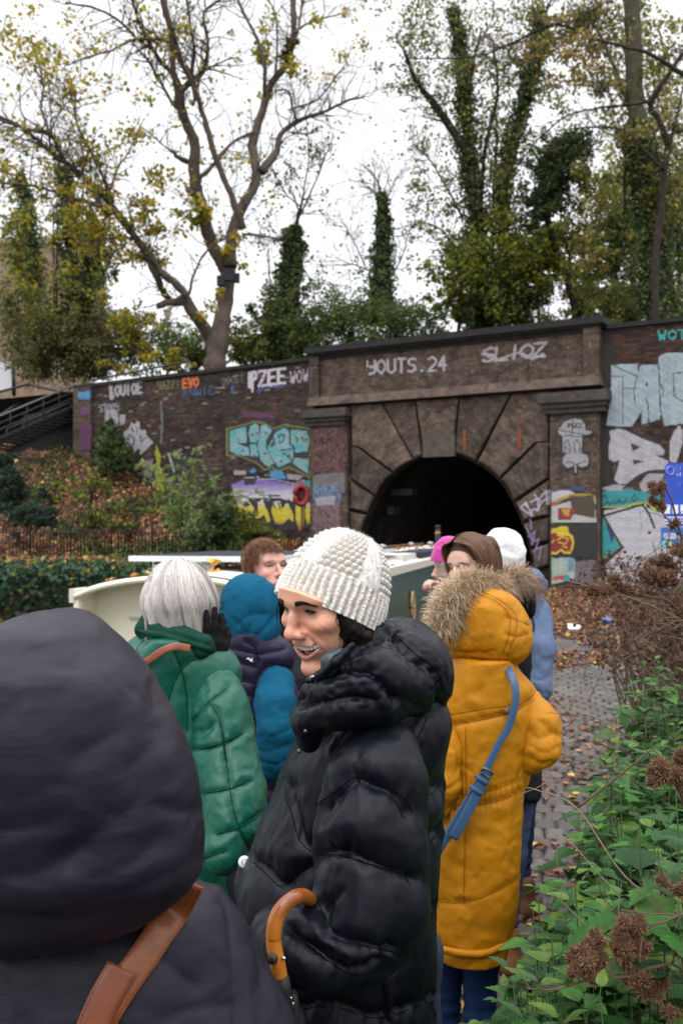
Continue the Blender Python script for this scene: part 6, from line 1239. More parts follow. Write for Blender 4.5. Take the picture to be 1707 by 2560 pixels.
def knit_hat(name,parent,fr,rx,ry,rz,m,nu=520,nv=230,ribs=44,thick=0.012,pattern=True,slouch=0.0,vmax=0.985,bump_at=None,rib_h=0.24):
 """a knitted cap: dome in its own frame with rib, cables and bobbles raised as geometry"""
 u=np.arange(nu)/nu*2*np.pi;v=np.linspace(0,1,nv)
 U,Vv=np.meshgrid(u,v);ph=-0.10+Vv*(np.pi/2+0.10)*vmax
 cr=np.cos(ph)**0.82 if True else np.cos(ph);cz=np.sin(ph)
 n0=np.stack([np.cos(U)*np.cos(ph),np.sin(U)*np.cos(ph),np.sin(ph)],-1)
 pos=np.stack([rx*cr*np.cos(U),ry*cr*np.sin(U),rz*cz],-1)
 h=np.zeros_like(U)
 if pattern:q0=pos.reshape(-1,3);U=U+(.035*fbm(q0*28,2,71)).reshape(U.shape);Vv0=Vv;Vv=Vv+(.012*fbm(q0*30,2,72)).reshape(U.shape)
 if pattern:
  hr=0.5+0.5*np.cos(U*ribs*1.0);kn=0.5+0.5*np.cos(Vv*210+np.sin(U*ribs)*1.5)
  h_rib=(0.0052+.0016*fbm(q0*50,2,74).reshape(U.shape))*hr**0.8+0.0012*kn*hr
  a=U*21;b=Vv*52;row=np.floor(b/np.pi);bb=np.abs(np.sin(b))**1.1*np.abs(np.cos(a+(row%2)*np.pi/2))**1.1
  h_bob=(0.0062+.0022*fbm(q0*60,2,73).reshape(U.shape))*bb+0.0012*np.sin(a*6+b*3)
  h_cab=np.zeros_like(U);mcab=np.zeros_like(U)
  for c0,sl in((0.4,.5),(1.75,.4),(3.1,0.55),(4.45,0.5),(5.5,.4)):
   w_=0.30;x=(np.mod(U-c0-sl*(Vv-.3)*.5+np.pi,2*np.pi)-np.pi)/w_
   inn=np.clip((1.0-np.abs(x))*6,0,1)
   hc=.0095*np.exp(-(x/.82)**4)*(.55+.45*np.abs(np.cos(Vv*17+x*2.0+c0)))*(.86+.14*np.cos(x*15+Vv*40))*np.cos(ph)**.3
   h_cab=h_cab*(1-inn)+hc*inn;mcab=np.maximum(mcab,inn)
  hb=h_bob*(1-mcab)+h_cab
  t=np.clip((Vv-rib_h)/0.05,0,1);h=h_rib*(1-t)+hb*t*np.clip((1-Vv)*8,0.3,1)
  q=pos.reshape(-1,3);h=h+(0.0007*vnoise(q*420,3)+0.0010*vnoise(q*150,4)).reshape(h.shape)
 else:
  hr=0.5+0.5*np.cos(U*90);h=0.0008*hr
  q=pos.reshape(-1,3);h=h+(0.010*fbm(q*np.array([14,14,26]),3,9)).reshape(h.shape)*np.clip(Vv*3,0,1)
 pos=pos+n0*(h+0.000)[...,None]
 if slouch:pos[...,1]-=slouch*np.clip(Vv,0,1)**2;
 if bump_at is not None:
  c,r,amt=bump_at;d=np.linalg.norm(pos-np.array(c),axis=-1);pos=pos+n0*(amt*np.exp(-(d/r)**2))[...,None]
 rim=pos[0:1]-n0[0:1]*thick;rim2=rim+np.array([0,0,0.03])
 pos=np.concatenate([rim2,rim,pos],0)
 k=pos.shape[0];i=np.arange(k-1)[:,None]*nu;j=np.arange(nu)[None]
 Q=np.stack([i+j,i+(j+1)%nu,i+nu+(j+1)%nu,i+nu+j],-1).reshape(-1,4)
 V=pos.reshape(-1,3);V=np.vstack([V,V[-nu:].mean(0)]);T=[[k*nu,(k-1)*nu+m_,(k-1)*nu+(m_+1)%nu]for m_ in range(nu)]
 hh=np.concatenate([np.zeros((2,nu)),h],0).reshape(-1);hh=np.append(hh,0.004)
 if pattern:kk=np.clip(hh/.0045,0,1)[:,None];c=np.array((.62,.60,.56))*kk+np.array((.42,.37,.31))*(1-kk)  # low stitches tinted darker tan: crevice shade painted into the wool colour
 else:c=np.array((0.68,0.68,0.69))[None]*np.ones((len(V),1))
 W=to_world(fr,V)
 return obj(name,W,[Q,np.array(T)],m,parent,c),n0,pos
M_wool=mat('white_wool',(1,1,1),rough=0.9,spec=0.15,attr=True,bump=(900,0.6,0.0008),bump2=(250,0.5,0.0012),sheen=0.4)
hatE,n0_,pos_=knit_hat('hat',pE,frH,0.095,0.106,0.146,M_wool)
r_=np.random.default_rng(5);k=r_.integers(0,pos_.shape[0]-3,5200),r_.integers(0,pos_.shape[1],5200)
p0=pos_[k[0]+2,k[1]];nn=n0_[k[0],k[1]];dirs=nn*0.6+r_.normal(0,0.5,nn.shape);ln=r_.uniform(0.0015,0.0045,len(nn))[:,None]
pth=np.stack([p0-nn*0.0005,p0+dirs*ln*0.5,p0+(dirs+r_.normal(0,.4,nn.shape))*ln],1)
strands('wool_fuzz',pE,mat('wool_fibre',(0.75,0.74,0.70),rough=0.9),None,to_world(frH,pth.reshape(-1,3)).reshape(pth.shape),0.00022,0.00008)['kind']='stuff'
M_dhair=mat('dark_hair',(0.007,0.0045,0.0035),rough=0.5,spec=0.2)
r_=np.random.default_rng(11);paths=[]
def curl(a,b,n=14,rad=0.006,turns=3.0):
 a=np.array(a);b=np.array(b);t=np.linspace(0,1,n)[:,None];ax=(b-a)/np.linalg.norm(b-a);s1=np.cross(ax,(0.2,1,0.1));s1/=np.linalg.norm(s1);s2=np.cross(ax,s1)
 p=r_.uniform(0,6.28);tt=np.minimum(t*4,1)
 return a+(b-a)*t+rad*tt*(np.cos(turns*6.28*t+p)*s1+np.sin(turns*6.28*t+p)*s2)
for i in range(1900):
 t=r_.uniform(0,1);x0=804+132*t+r_.normal(0,3);y0=1484+84*t+r_.normal(0,4)-8
 L_=r_.uniform(0.03,0.07)*(1+.4*(t>.25));dpt=1.800+0.070*t+r_.normal(0,0.006)
 a=P(x0,y0,dpt);x1=x0+r_.normal(20*(1-t)+4,7);b=P(x1,y0+L_*1360,dpt+r_.normal(0.012,0.01))
 paths.append(curl(a,b,14,r_.uniform(0.0015,0.0045),r_.uniform(1.2,3.2)))
for i in range(60):
 x0=702+r_.normal(0,3);y0=1475+r_.normal(0,6);a=P(x0,y0,1.86);b=P(x0+r_.normal(7,5),y0+r_.uniform(50,95),1.88)
 paths.append(curl(a,b,14,r_.uniform(0.001,0.003),1.5))
strands('hair',pE,M_dhair,None,paths,0.0006,0.0003)
f=s_chain([P(824,1494,1.806),P(850,1530,1.810),P(876,1572,1.822),P(898,1600,1.85),P(895,1640,1.88)],[0.009,0.015,0.021,0.028,0.028],0.02)
sculpt('hair_mass',f,0.006,M_dhair,pE,lambda V,N:0.006*fbm(V*90,2,2))
def z7(*pts):return[(560+x/2.613,1750+y/2.613)for x,y in pts]
def z2(*pts):return[(660+x/3.136,1300+y/3.136)for x,y in pts]
def wr_noise(V,s,amp,st=(1,1,1),seed=0):return amp*fbm(V*s*np.array(st),4,seed)
def crease(V,s,amp,st=(1,1,1),seed=0):
 """sharp-edged wrinkles: ridged noise"""
 n=fbm(V*s*np.array(st),3,seed);return amp*(0.5-np.abs(n)*2.2)
def loft_px(rows,d,ry,power=2.2,ang=0.0):
 """rows of (photo row, left column, right column [, depth, half-depth]); a body's outline given true depth and thickness"""
 out=[]
 for r in rows:
  dd=r[3]if len(r)>3 else d;yy=r[4]if len(r)>4 else ry
  z=EYE+(HY-r[0])/F*dd;xl=(r[1]-CX)/F*dd;xr=(r[2]-CX)/F*dd
  out.append((z,(xl+xr)/2,dd,(xr-xl)/2,yy,ang))
 return s_loft(out,power)
body=loft_px([(1750,790,1075),(1800,765,1096),(1880,722,1106),(1980,682,1109),(2100,632,1105),(2230,596,1098),(2400,600,1094),(2560,620,1086),(2740,640,1080),(2900,650,1075)],1.98,0.19)
ch=loft_px([(1700,800,1040),(1760,790,1075),(1800,780,1080)],1.98,0.15)
bodyf=s_union([body,s_ell(P(940,1800,1.95),(0.14,0.13,0.09))],0.05)
lines_body=[z7((400,560),(405,640),(440,740),(470,860),(520,950),(600,1010)),z7((180,1050),(250,1110),(320,1180),(380,1215),(480,1140),(600,1065)),z7((1200,665),(1290,660),(1420,560)),z7((1255,1030),(1330,950),(1420,850)),z7((1150,1640),(1240,1520),(1330,1430),(1400,1340)),z7((1010,1800),(1080,1720),(1180,1620)),z7((1035,1790),(1050,1950),(1090,2117)),z7((1210,350),(1260,260),(1330,110)),z7((300,2050),(700,2000),(1000,2080),(1380,1960)),z7((560,300),(700,150),(860,60))]
def disp_body(V,N):
 d=seam_disp(V,N,lines_body,0.020,0.022)+wr_noise(V,6,0.007,(1,1,1),3)+crease(V,15,0.0022,(1.2,1.2,0.8),8)
 q=proj(V);
 for ln in lines_body:
  dd=seg_dist(q,smooth_line(ln,4))*V[:,1]/F;d=d+0.0045*np.exp(-(dd/0.026)**2)*vnoise(V*np.array([75,75,40]),5)
 return d
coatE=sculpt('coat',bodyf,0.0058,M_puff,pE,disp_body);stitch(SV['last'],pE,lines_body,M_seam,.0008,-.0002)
arm=s_union([s_chain([P(955,1880,1.80),P(940,1960,1.76),P(925,2080,1.73),P(935,2190,1.72),P(945,2270,1.71)],[0.066,0.084,0.090,0.088,0.078],0.04),s_chain([P(945,2275,1.71),P(880,2345,1.67),P(800,2375,1.65),P(735,2360,1.66),P(690,2330,1.70)],[0.078,0.072,0.062,0.052,0.046],0.04)],0.05)
lines_arm=[z7((600,700),(650,650),(740,590),(850,505),(950,535),(1080,580),(1170,640),(1230,730)),z7((600,1010),(700,1010),(800,1025),(950,1070),(1100,1120),(1270,1165)),z7((620,1330),(680,1450),(760,1540),(950,1610),(1140,1650)),z7((440,1500),(600,1640),(780,1770),(900,1800),(1050,1730))]
def disp_arm(V,N):
 d=seam_disp(V,N,lines_arm,0.022,0.024)+wr_noise(V,7,0.006,(1,1,1),6)+crease(V,16,0.002,(1.2,1.2,0.8),2)
 q=proj(V)
 for ln in lines_arm:
  dd=seg_dist(q,smooth_line(ln,4))*V[:,1]/F;d=d+0.0048*np.exp(-(dd/0.026)**2)*vnoise(V*np.array([80,60,40]),9)
 for pts,w_,a_ in((z7((600,690),(590,800),(610,940)),.012,.012),(z7((640,1000),(740,1000),(800,970)),.006,.008),(z7((700,1030),(760,1010)),.005,.007),(z7((620,1330),(700,1300),(760,1250)),.008,.007),(z7((420,1480),(520,1560),(700,1650)),.007,.006),(z7((870,340),(840,430),(840,500)),.01,.008)):
  d=d+seam_disp(V,N,[pts],w_,a_)
 return d
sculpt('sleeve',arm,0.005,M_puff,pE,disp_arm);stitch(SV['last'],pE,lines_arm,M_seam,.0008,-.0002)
hoodE=s_union([s_chain([P(782,1792,1.80),P(850,1748,1.765),P(925,1715,1.78),P(1010,1690,1.86)],[0.027,0.050,0.072,0.082],0.03),s_ell(P(1042,1682,1.93),(0.072,0.105,0.088)),s_ell(P(985,1645,1.92),(0.088,0.10,0.068),rot_xyz(0,R(22),0)),s_chain([P(900,1640,1.82),P(960,1615,1.86),P(1010,1600,1.95)],[0.030,0.040,0.036],0.03),s_chain([P(800,1745,1.90),P(860,1730,2.02),P(960,1680,2.06)],[0.04,0.06,0.07],0.03),s_chain([P(765,1800,1.80),P(770,1850,1.82)],[0.026,0.024],0.02)],0.035)
lines_hood=[z2((1010,885),(1080,950),(1200,1060),(1340,1165),(1395,1280),(1410,1400),(1380,1540)),z2((560,1150),(680,1150),(800,1180),(900,1250),(980,1330),(1060,1430)),z2((480,1180),(600,1060),(760,930),(900,860),(1050,815)),z2((280,1420),(420,1440),(640,1400),(840,1440))]
def disp_hood(V,N):
 d=seam_disp(V,N,lines_hood,0.016,0.022)+wr_noise(V,7,0.0035,(1,1,1),16)+crease(V,16,0.002,(1.2,1.2,1),12)
 q=proj(V)
 for ln in lines_hood:
  dd=seg_dist(q,smooth_line(ln,4))*V[:,1]/F;d=d+0.0045*np.exp(-(dd/0.022)**2)*vnoise(V*85,19)
 for pts,w_,a_ in((z2((560,1210),(700,1150),(900,1160)),.008,.003),(z2((430,1300),(700,1290),(1000,1340),(1250,1500)),.012,.004),(z2((820,870),(900,880),(1000,850)),.004,.005)):
  d=d+seam_disp(V,N,[pts],w_,a_)
 return d
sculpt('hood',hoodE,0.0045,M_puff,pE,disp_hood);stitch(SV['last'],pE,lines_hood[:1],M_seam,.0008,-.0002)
lin=s_chain([P(815,1694,1.785),P(828,1656,1.78),P(852,1626,1.79)],[0.008,0.016,0.007],0.02)
sculpt('lining',lin,0.004,mat('lining_satin',(0.030,0.042,0.046),rough=0.5,spec=0.6),pE,lambda V,N:crease(V,30,0.003,(1,1,.5),4))
zipb=[]
fl=s_chain([P(772,1702,1.80),P(800,1690,1.765),P(838,1655,1.745),P(880,1612,1.76)],[0.007,0.008,0.008,0.006],0.01)
sculpt('collar_edge',fl,0.0035,M_puff,pE,lambda V,N:0.0015*vnoise(V*160,3))
v,q,t=tube([P(774,1700,1.772),P(780,1693,1.768),P(788,1690,1.764)],[0.003,0.004,0.002],8)
obj('zip_pull',v,[q,np.array(t)],mat('zip_metal',(0.35,0.35,0.34),rough=0.25,metal=1.0),pE)
for(sx,sy)in((764,1828),(748,1878)):
 v,q,t=tube([P(sx,sy,1.775),P(sx,sy,1.768)],[0.0042,0.0036],14);obj('snap_button',v,[q,np.array(t)],mat('snap_metal',(0.10,0.09,0.085),rough=0.35,metal=0.8),pE)
legs(pE,[(0.0,1.98),(0.12,2.0)],[(-0.02,1.95,0.9),(0.14,2.05,0.9)],mat('dark_jeans',(0.02,0.025,0.045),rough=0.85,bump=(300,.3,.002)),mat('black_leather',(0.02,0.02,0.02),rough=0.4))
um=empty('umbrella',P(700,2450,1.60),'black umbrella with a polished amber wooden crook handle hooked on the puffer sleeve','umbrella')
M_cane=mat('polished_cane',(1,1,1),rough=0.22,spec=0.6,attr=True,var=(30,0.12))
pts=smooth_line([P(700,2441,1.575),P(692,2400,1.57),P(684,2350,1.57),P(690,2300,1.572),P(712,2262,1.58),P(745,2240,1.60),P(772,2246,1.66),P(790,2275,1.75)],8)
rad=np.interp(np.linspace(0,1,len(pts)),[0,.1,.5,.8,1],[0.0120,0.0125,0.0125,0.0115,0.0105])
v,q,t=tube(pts,rad,24);k=np.repeat(np.linspace(0,1,len(pts)),24);k=np.concatenate([k,[0,1]])
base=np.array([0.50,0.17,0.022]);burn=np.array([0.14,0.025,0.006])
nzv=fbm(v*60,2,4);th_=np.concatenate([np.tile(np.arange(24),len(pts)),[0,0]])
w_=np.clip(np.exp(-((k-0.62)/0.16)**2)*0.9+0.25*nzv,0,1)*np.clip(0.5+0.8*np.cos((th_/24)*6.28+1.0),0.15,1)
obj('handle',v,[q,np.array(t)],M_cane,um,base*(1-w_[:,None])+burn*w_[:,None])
v,q,t=tube([P(702,2440,1.576),P(708,2475,1.58),P(716,2520,1.59),P(726,2600,1.6)],[0.0125,0.0135,0.014,0.016],16);obj('runner',v,[q,np.array(t)],mat('umbrella_black',(0.015,0.015,0.017),rough=0.5),um)
f=s_chain([P(712,2500,1.60),P(735,2700,1.62),P(760,3300,1.66)],[0.02,0.032,0.012],0.02)
sculpt('canopy',f,0.006,mat('umbrella_cloth',(0.012,0.012,0.014),rough=0.6),um,lambda V,N:0.006*np.sin(np.arctan2(V[:,1]-1.62,V[:,0]+0.08)*8))
v,q,t=tube([P(681,2397,1.556),P(679.5,2397,1.553)],[0.009,0.008],14);obj('badge',v,[q,np.array(t)],mat('badge_dark',(0.03,0.025,0.02),rough=0.4,metal=0.5),um)
v,q,t=tube([P(709,2396,1.560),P(709.5,2396,1.556)],[0.0035,0.003],10);obj('screw',v,[q,np.array(t)],mat('screw_steel',(0.5,0.5,0.5),rough=0.25,metal=1),um)
for k in range(6):
 a=P(722+5*(k%3),2478+14*k,1.575);v,q,t=tube([a,a+np.array([0.001,0,-0.004])],[0.002,0.002],6);obj('rib_tip',v,[q,np.array(t)],mat('rib_steel',(0.6,0.6,0.6),rough=0.2,metal=1)if k==0 else bpy.data.materials['rib_steel'],um)
# the hooded figure close to the camera
M_aub=mat('aubergine_shell',(0.0125,0.0108,0.0185),rough=0.48,spec=0.2,crumple=(11,.34,.007,(.6,1,2.2)),bump=(50,0.15,0.004,(1,1,3)))
def f6(*pts):return[(x/2.063,1480+y/2.063)for x,y in pts]
dA=1.12
pA=empty('person',(P(150,1500,dA)[0]-0.1,dA,0),'person nearest the camera, dark aubergine coat with raised hood, tan leather strap, seen from behind','person')
def hood_rows(rows,d,ry):return loft_px(rows,d,ry,2.0)
hA=loft_px([(1519,125,188,1.22,.04),(1530,70,212,1.22,.08),(1560,0,256,1.2,.11),(1600,-70,302,1.2,.13),(1650,-115,350,1.19,.145),(1690,-140,386,1.19,.15),(1740,-160,412,1.19,.155),(1800,-175,440,1.19,.16),(1880,-185,470,1.19,.163),(1960,-185,492,1.19,.163),(2040,-180,503,1.19,.158),(2120,-170,507,1.18,.148),(2180,-150,500,1.18,.138),(2230,-130,466,1.18,.12),(2290,-110,380,1.18,.10),(2340,-80,240,1.18,.07),(2365,-20,120,1.18,.04)],1.19,.15,2.1)
foldsA=[(f6((60,250),(200,190),(330,170),(430,210)),.010,.004),(f6((150,300),(300,250),(450,260),(560,330)),.010,.004),(f6((0,470),(160,440),(380,450)),.012,.004),(f6((420,330),(560,430),(680,560)),.012,.004),(f6((700,480),(790,560),(850,700)),.010,.005),(f6((700,900),(790,820),(840,760)),.012,.006),(f6((0,1250),(180,1230),(330,1170)),.012,.007),(f6((500,1500),(700,1420),(860,1260)),.014,.007),(f6((860,1100),(950,1130),(1030,1120)),.008,.006),(f6((820,450),(850,560)),.008,.008),(f6((430,830),(480,800),(620,720)),.014,.010),(f6((640,1180),(740,1090),(760,1000)),.012,.006),(f6((0,1500),(200,1460),(440,1330)),.016,.010),(f6((0,1080),(120,1060),(320,1000)),.016,.006),(f6((0,640),(100,560),(330,520)),.016,.004),(f6((740,880),(800,960),(880,1000)),.02,.004),(f6((560,1640),(760,1560),(960,1430),(1030,1380)),.018,.008),(f6((0,1700),(200,1740),(420,1760),(700,1680)),.02,.012),(f6((420,1760),(300,1560),(350,1400)),.02,.008),(f6((0,420),(200,380),(420,370)),.012,.003),(f6((0,330),(160,230),(360,220)),.012,.003),(f6((600,1150),(500,1300),(340,1420)),.02,.008)]
def disp_A(V,N):
 d=wr_noise(V,5,0.007,(1,1,1.3),31)+crease(V,14,0.0012,(.7,1,2.0),7)
 for ln,w_,a_ in foldsA:d=d+seam_disp(V,N,[ln],w_*1.6,a_*.8)
 return d
sculpt('hood',hA,0.005,M_aub,pA,disp_A,relax_it=3)
bA=loft_px([(2232,-160,545,1.3,.085),(2248,-220,570,1.3,.11),(2300,-300,602,1.3,.135),(2370,-340,640,1.3,.15),(2440,-360,672,1.3,.16),(2500,-370,702,1.3,.165),(2560,-380,728,1.3,.168),(2700,-380,770,1.3,.17),(2900,-380,800,1.3,.17)],1.3,.16,2.2)
foldsB=[(f6((1150,1570),(1190,1640),(1210,1900),(1230,2228)),.008,.006),(f6((780,1850),(900,1950),(1010,2030)),.012,.008),(f6((840,2200),(1000,2150),(1200,2130)),.01,.005),(f6((1300,1800),(1360,1920),(1370,2030)),.012,.008),(f6((640,1740),(760,1720),(900,1700)),.014,.004)]
def disp_A2(V,N):
 d=wr_noise(V,8,0.007,(1,1,.8),33)+crease(V,16,0.0025,(1.4,1.4,.8),17)
 for ln,w_,a_ in foldsB:d=d+seam_disp(V,N,[ln],w_,a_)
 return d
sculpt('shoulders',bA,0.006,M_aub,pA,disp_A2,relax_it=3);VA=SV['last']
bx,by=P(150,2500,1.3)[0],1.32
low=s_loft([(0.55,bx,by,0.26,0.17,0),(0.9,bx,by,0.25,0.16,0),(1.08,bx,by,0.22,0.13,0)])
sculpt('coat',low,0.014,M_aub,pA,lambda V,N:wr_noise(V,7,0.01,(1,1,.5),3))
legs(pA,[(bx-.1,by),(bx+.1,by)],[(bx-.1,by,3.0),(bx+.12,by,3.1)],mat('black_denim',(0.015,0.015,0.02),rough=0.9),mat('brown_leather_shoe',(0.09,0.04,0.02),rough=0.5))
def strap(name,pts,width,m,parent,nrm=(0,-1,0),thick=0.0022,stitches=None,m2=None):
 """flat leather band along a 3-D line; nrm is the side the band faces"""
 p=smooth_line(pts,8);t=np.gradient(p,axis=0);t/=np.linalg.norm(t,axis=1,keepdims=True);n=np.broadcast_to(np.asarray(nrm,float),p.shape).copy()
 n-=t*(n*t).sum(1,keepdims=True);n/=np.linalg.norm(n,axis=1,keepdims=True);s=np.cross(t,n)
 prof=np.array([(-1,0),(-1,.6),(-.93,1),(-.5,1.25),(0,1.35),(.5,1.25),(.93,1),(1,.6),(1,0),(0,-.3)])
 wd=np.broadcast_to(np.asarray(width,float),(len(p),))
 V=(p[:,None]+s[:,None]*(prof[None,:,0]*wd[:,None]/2)[...,None]+n[:,None]*(prof[None,:,1]*thick)[...,None]).reshape(-1,3)
 k=len(prof);i=np.arange(len(p)-1)[:,None]*k;j=np.arange(k)[None];Q=np.stack([i+j,i+(j+1)%k,i+k+(j+1)%k,i+k+j],-1).reshape(-1,4)
 e1=[[k-1-x for x in range(k)]];e2=[[(len(p)-1)*k+x for x in range(k)]]
 o=obj(name,V,[Q,np.array(e1),np.array(e2)],m,parent)
 if stitches:
  a=Acc()
  for side in(-0.84,0.84):
   q=p+s*(side*wd/2)[:,None]+n*thick*1.2;L_=np.concatenate([[0],np.cumsum(np.linalg.norm(np.diff(q,axis=0),axis=1))])
   for x in np.arange(0,L_[-1]-stitches,stitches*1.5):
    p0=np.array([np.interp(x,L_,q[:,c])for c in range(3)]);p1=np.array([np.interp(x+stitches,L_,q[:,c])for c in range(3)])
    v_,q_,t_=tube([p0,p1],[0.0004,0.0004],4,False);a.add(v_,q_)
  a.build('stitching',m2,o,world_coords=False)if False else a.build('stitching',m2,parent)
 return o
M_tan=mat('tan_leather',(0.22,0.062,0.016),rough=0.38,spec=0.45,var=(25,0.35),bump=(160,0.2,0.001),wear=(30,.62,(0.09,0.022,0.008)))
M_thr=mat('dark_thread',(0.05,0.02,0.01),rough=0.8)
dl=lambda V,pts,e:[*drape(V,pts,e,12)]
strap('strap',[P(475,2205,1.2)]+dl(VA,[(440,2275),(400,2330),(360,2390),(310,2460),(260,2540),(215,2640)],.006),0.036,M_tan,pA,(0.25,-1,0.35),0.003,0.004,M_thr)
strap('strap_extension',dl(VA,[(306,2420),(262,2500),(222,2600),(196,2700)],.014),0.038,mat('tan_leather_dark',(0.15,0.036,0.010),rough=0.36,spec=0.45,var=(25,0.3)),pA,(0.25,-1,0.35),0.003,0.004,M_thr)
# grey haired woman in the green quilted coat
def z1(*pts):return[(180+x/2.703,1280+y/2.703)for x,y in pts]
M_green=mat('green_quilt',(0.004,0.080,0.050),rough=0.38,spec=0.3,bump=(70,0.25,0.003),crumple=(17,.8,.006,(1,1,1)))
dB=2.5
pB=empty('person',(P(450,1500,dB)[0],dB,0),'silver haired woman in a green quilted coat, back turned, black gloved hand raised','person')
cB=loft_px([(1585,380,500),(1610,340,535),(1650,305,565),(1700,295,590),(1850,330,600),(2000,360,600),(2150,380,590),(2300,380,600),(2600,370,610)],2.5,0.15)
cB=s_union([cB,s_chain([P(330,1665,2.5),P(400,1625,2.52),P(480,1630,2.5),P(540,1675,2.46)],[0.05,0.055,0.058,0.058],0.05)],0.05)
lnB=[z1((690,930),(740,1060),(770,1200),(780,1330),(775,1480)),z1((740,1065),(690,1160),(650,1280)),z1((745,1060),(800,1010),(880,980)),z1((500,860),(450,900),(430,960)),[(z[0],z[1])for z in f6((1030,1100),(1120,1250),(1200,1370))],[(480,2150),(540,2140),(600,2110)],[(430,1990),(520,2000),(600,1980)]]
def disp_B(V,N):return seam_disp(V,N,lnB,0.010,0.009)+wr_noise(V,9,0.006,(1,1,1),41)+crease(V,16,0.0028,(1.3,1,.8),42)
sculpt('coat',cB,0.0065,M_green,pB,disp_B);M_gth=mat('green_thread_shade',(.001,.018,.011),rough=.9,spec=.1);stitch(SV['last'],pB,lnB,M_gth,.0009,-.0002)
aB=s_chain([P(535,1715,2.44),P(552,1790,2.40),P(560,1880,2.36),P(582,1980,2.31),P(590,2050,2.27),P(560,2130,2.22)],[0.062,0.070,0.072,0.070,0.062,0.052],0.04)
def f6l(*p):return f6(*p)
lnB2=[z1((775,1440),(850,1360),(930,1280),(1060,1180)),z1((780,1590),(900,1600),(1040,1560),(1165,1490)),z1((920,1280),(985,1370),(1010,1480),(1040,1676)),f6((1030,1040),(1170,1020),(1300,970)),f6((1115,1250),(1230,1220),(1365,1140)),f6((1150,720),(1175,920),(1200,1100),(1250,1250),(1310,1345)),f6((985,805),(1060,805),(1170,770),(1260,725)),f6((1040,1380),(1120,1350),(1160,1340))]
def disp_B2(V,N):
 d=seam_disp(V,N,lnB2,0.010,0.010)+wr_noise(V,10,0.006,(1,1,1),45)+crease(V,20,0.003,(1.2,1,1),46)
 return d+seam_disp(V,N,[z1((800,1490),(860,1480),(930,1450))],.012,.010)+seam_disp(V,N,[z1((800,1540),(880,1500),(960,1420))],.006,.006)
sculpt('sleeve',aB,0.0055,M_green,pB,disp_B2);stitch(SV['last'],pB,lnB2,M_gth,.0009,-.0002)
colB=s_union([s_chain([P(357,1576,2.47),P(400,1585,2.42),P(455,1598,2.40),P(505,1616,2.41),P(532,1634,2.44)],[0.020,0.026,0.030,0.028,0.014],0.02),s_chain([P(362,1566,2.49),P(380,1548,2.48),P(430,1566,2.47),P(490,1580,2.47),P(525,1604,2.49)],[0.016,0.022,0.030,0.030,0.012],0.02)],0.02)
sculpt('collar',colB,0.0045,mat('green_cotton',(0.002,0.040,0.024),rough=0.7,spec=.15,bump=(60,.3,.003)),pB,lambda V,N:seam_disp(V,N,[z1((430,820),(560,860),(720,910),(870,940),(980,985)),z1((450,790),(600,800),(760,850),(930,900))],.006,.006)+crease(V,30,.002,(1,1,1),4))
strap('bag_strap',[P(330,1680,2.37),P(372,1652,2.335),P(410,1626,2.325),P(440,1617,2.33),P(475,1622,2.345)],0.019,mat('red_brown_leather',(0.20,0.06,0.025),rough=0.4,var=(30,.3)),pB,(0,-1,0.4),0.003)
fB=head_frame(P(452,1520,2.5),R(180+35),R(4),0)
make_head(pB,fB,0.85,h=0.0045,skin=(0.55,0.33,0.25),ears=True,neck=0.1,brow_n=10)
r_=np.random.default_rng(21);M_grey=mat('silver_hair',(1,1,1),rough=0.42,spec=0.45,attr=True)
crown=P(440,1412,2.47);ctr=P(450,1512,2.50)
paths,cols=[],[]
for cl_i in range(210):
 thc=r_.uniform(0,2*np.pi);sw=r_.normal(.30,.16);endl=r_.uniform(.82,1.12);cur=r_.uniform(-.10,.30);lay=r_.uniform(-.05,.07);bot=r_.uniform(.55,.63);tone=r_.choice([.38,.52,.64,.76],p=[.14,.26,.36,.24]);s0c=r_.uniform(0.02,.45);wph=r_.uniform(0,6)
 for i in range(38):
  k=15;t=np.linspace(0,endl*r_.uniform(.93,1.03),k);s0=max(0.0,s0c+r_.normal(0,.04));th0=thc+r_.normal(0,.10);conv=np.clip(t*1.1,0,1)**1.5
  th=th0*(1-conv*.6)+thc*conv*.6+sw*t**1.6+.05*np.sin(t*7+wph);phi=s0+(np.pi*bot-s0)*np.minimum(t*1.22,1)
  ly=1+lay*(.3+.7*t)+r_.normal(0,.010);flare=1+.07*np.exp(-((t-.72)/.16)**2)
  x=.087*ly*flare*np.sin(phi)*np.cos(th);y=.100*ly*flare*np.sin(phi)*np.sin(th);z=.100*ly*np.cos(phi)
  dn=np.clip(t-.80,0,1);z=z-dn*.42;ci=1-np.clip(dn*5,0,1)**1.4*cur;x=x*ci+.016*dn*5*sw;y=y*ci
  pth=np.stack([x,y,z],1)+ctr+np.array([0,0,.014]);pth[:,0]+=(crown-ctr)[0]*np.clip(1-t*1.5,0,1)*.8;paths.append(pth);g=tone*r_.uniform(.85,1.15);cols.append((g*1.03,g*.97,g*.90))
strands('hair',pB,M_grey,None,paths,np.full(len(paths),0.00085),0,3,cols)
for i in range(1):
 r2=np.random.default_rng(4);fl_=[]
 for q in range(110):
  a=P(r2.uniform(380,530),r2.uniform(1402,1440),2.47);dr=np.array([r2.normal(0,.012),r2.normal(0,.01),r2.uniform(0.002,0.018)]);fl_.append(np.stack([a,a+dr*.6+np.array([.006,0,.003]),a+dr+np.array([r2.normal(0,.02),0,-0.004])]))
 strands('flyaway_hair',pB,M_grey,None,fl_,np.full(len(fl_),0.0004),0,3,np.full((len(fl_),3),0.6))
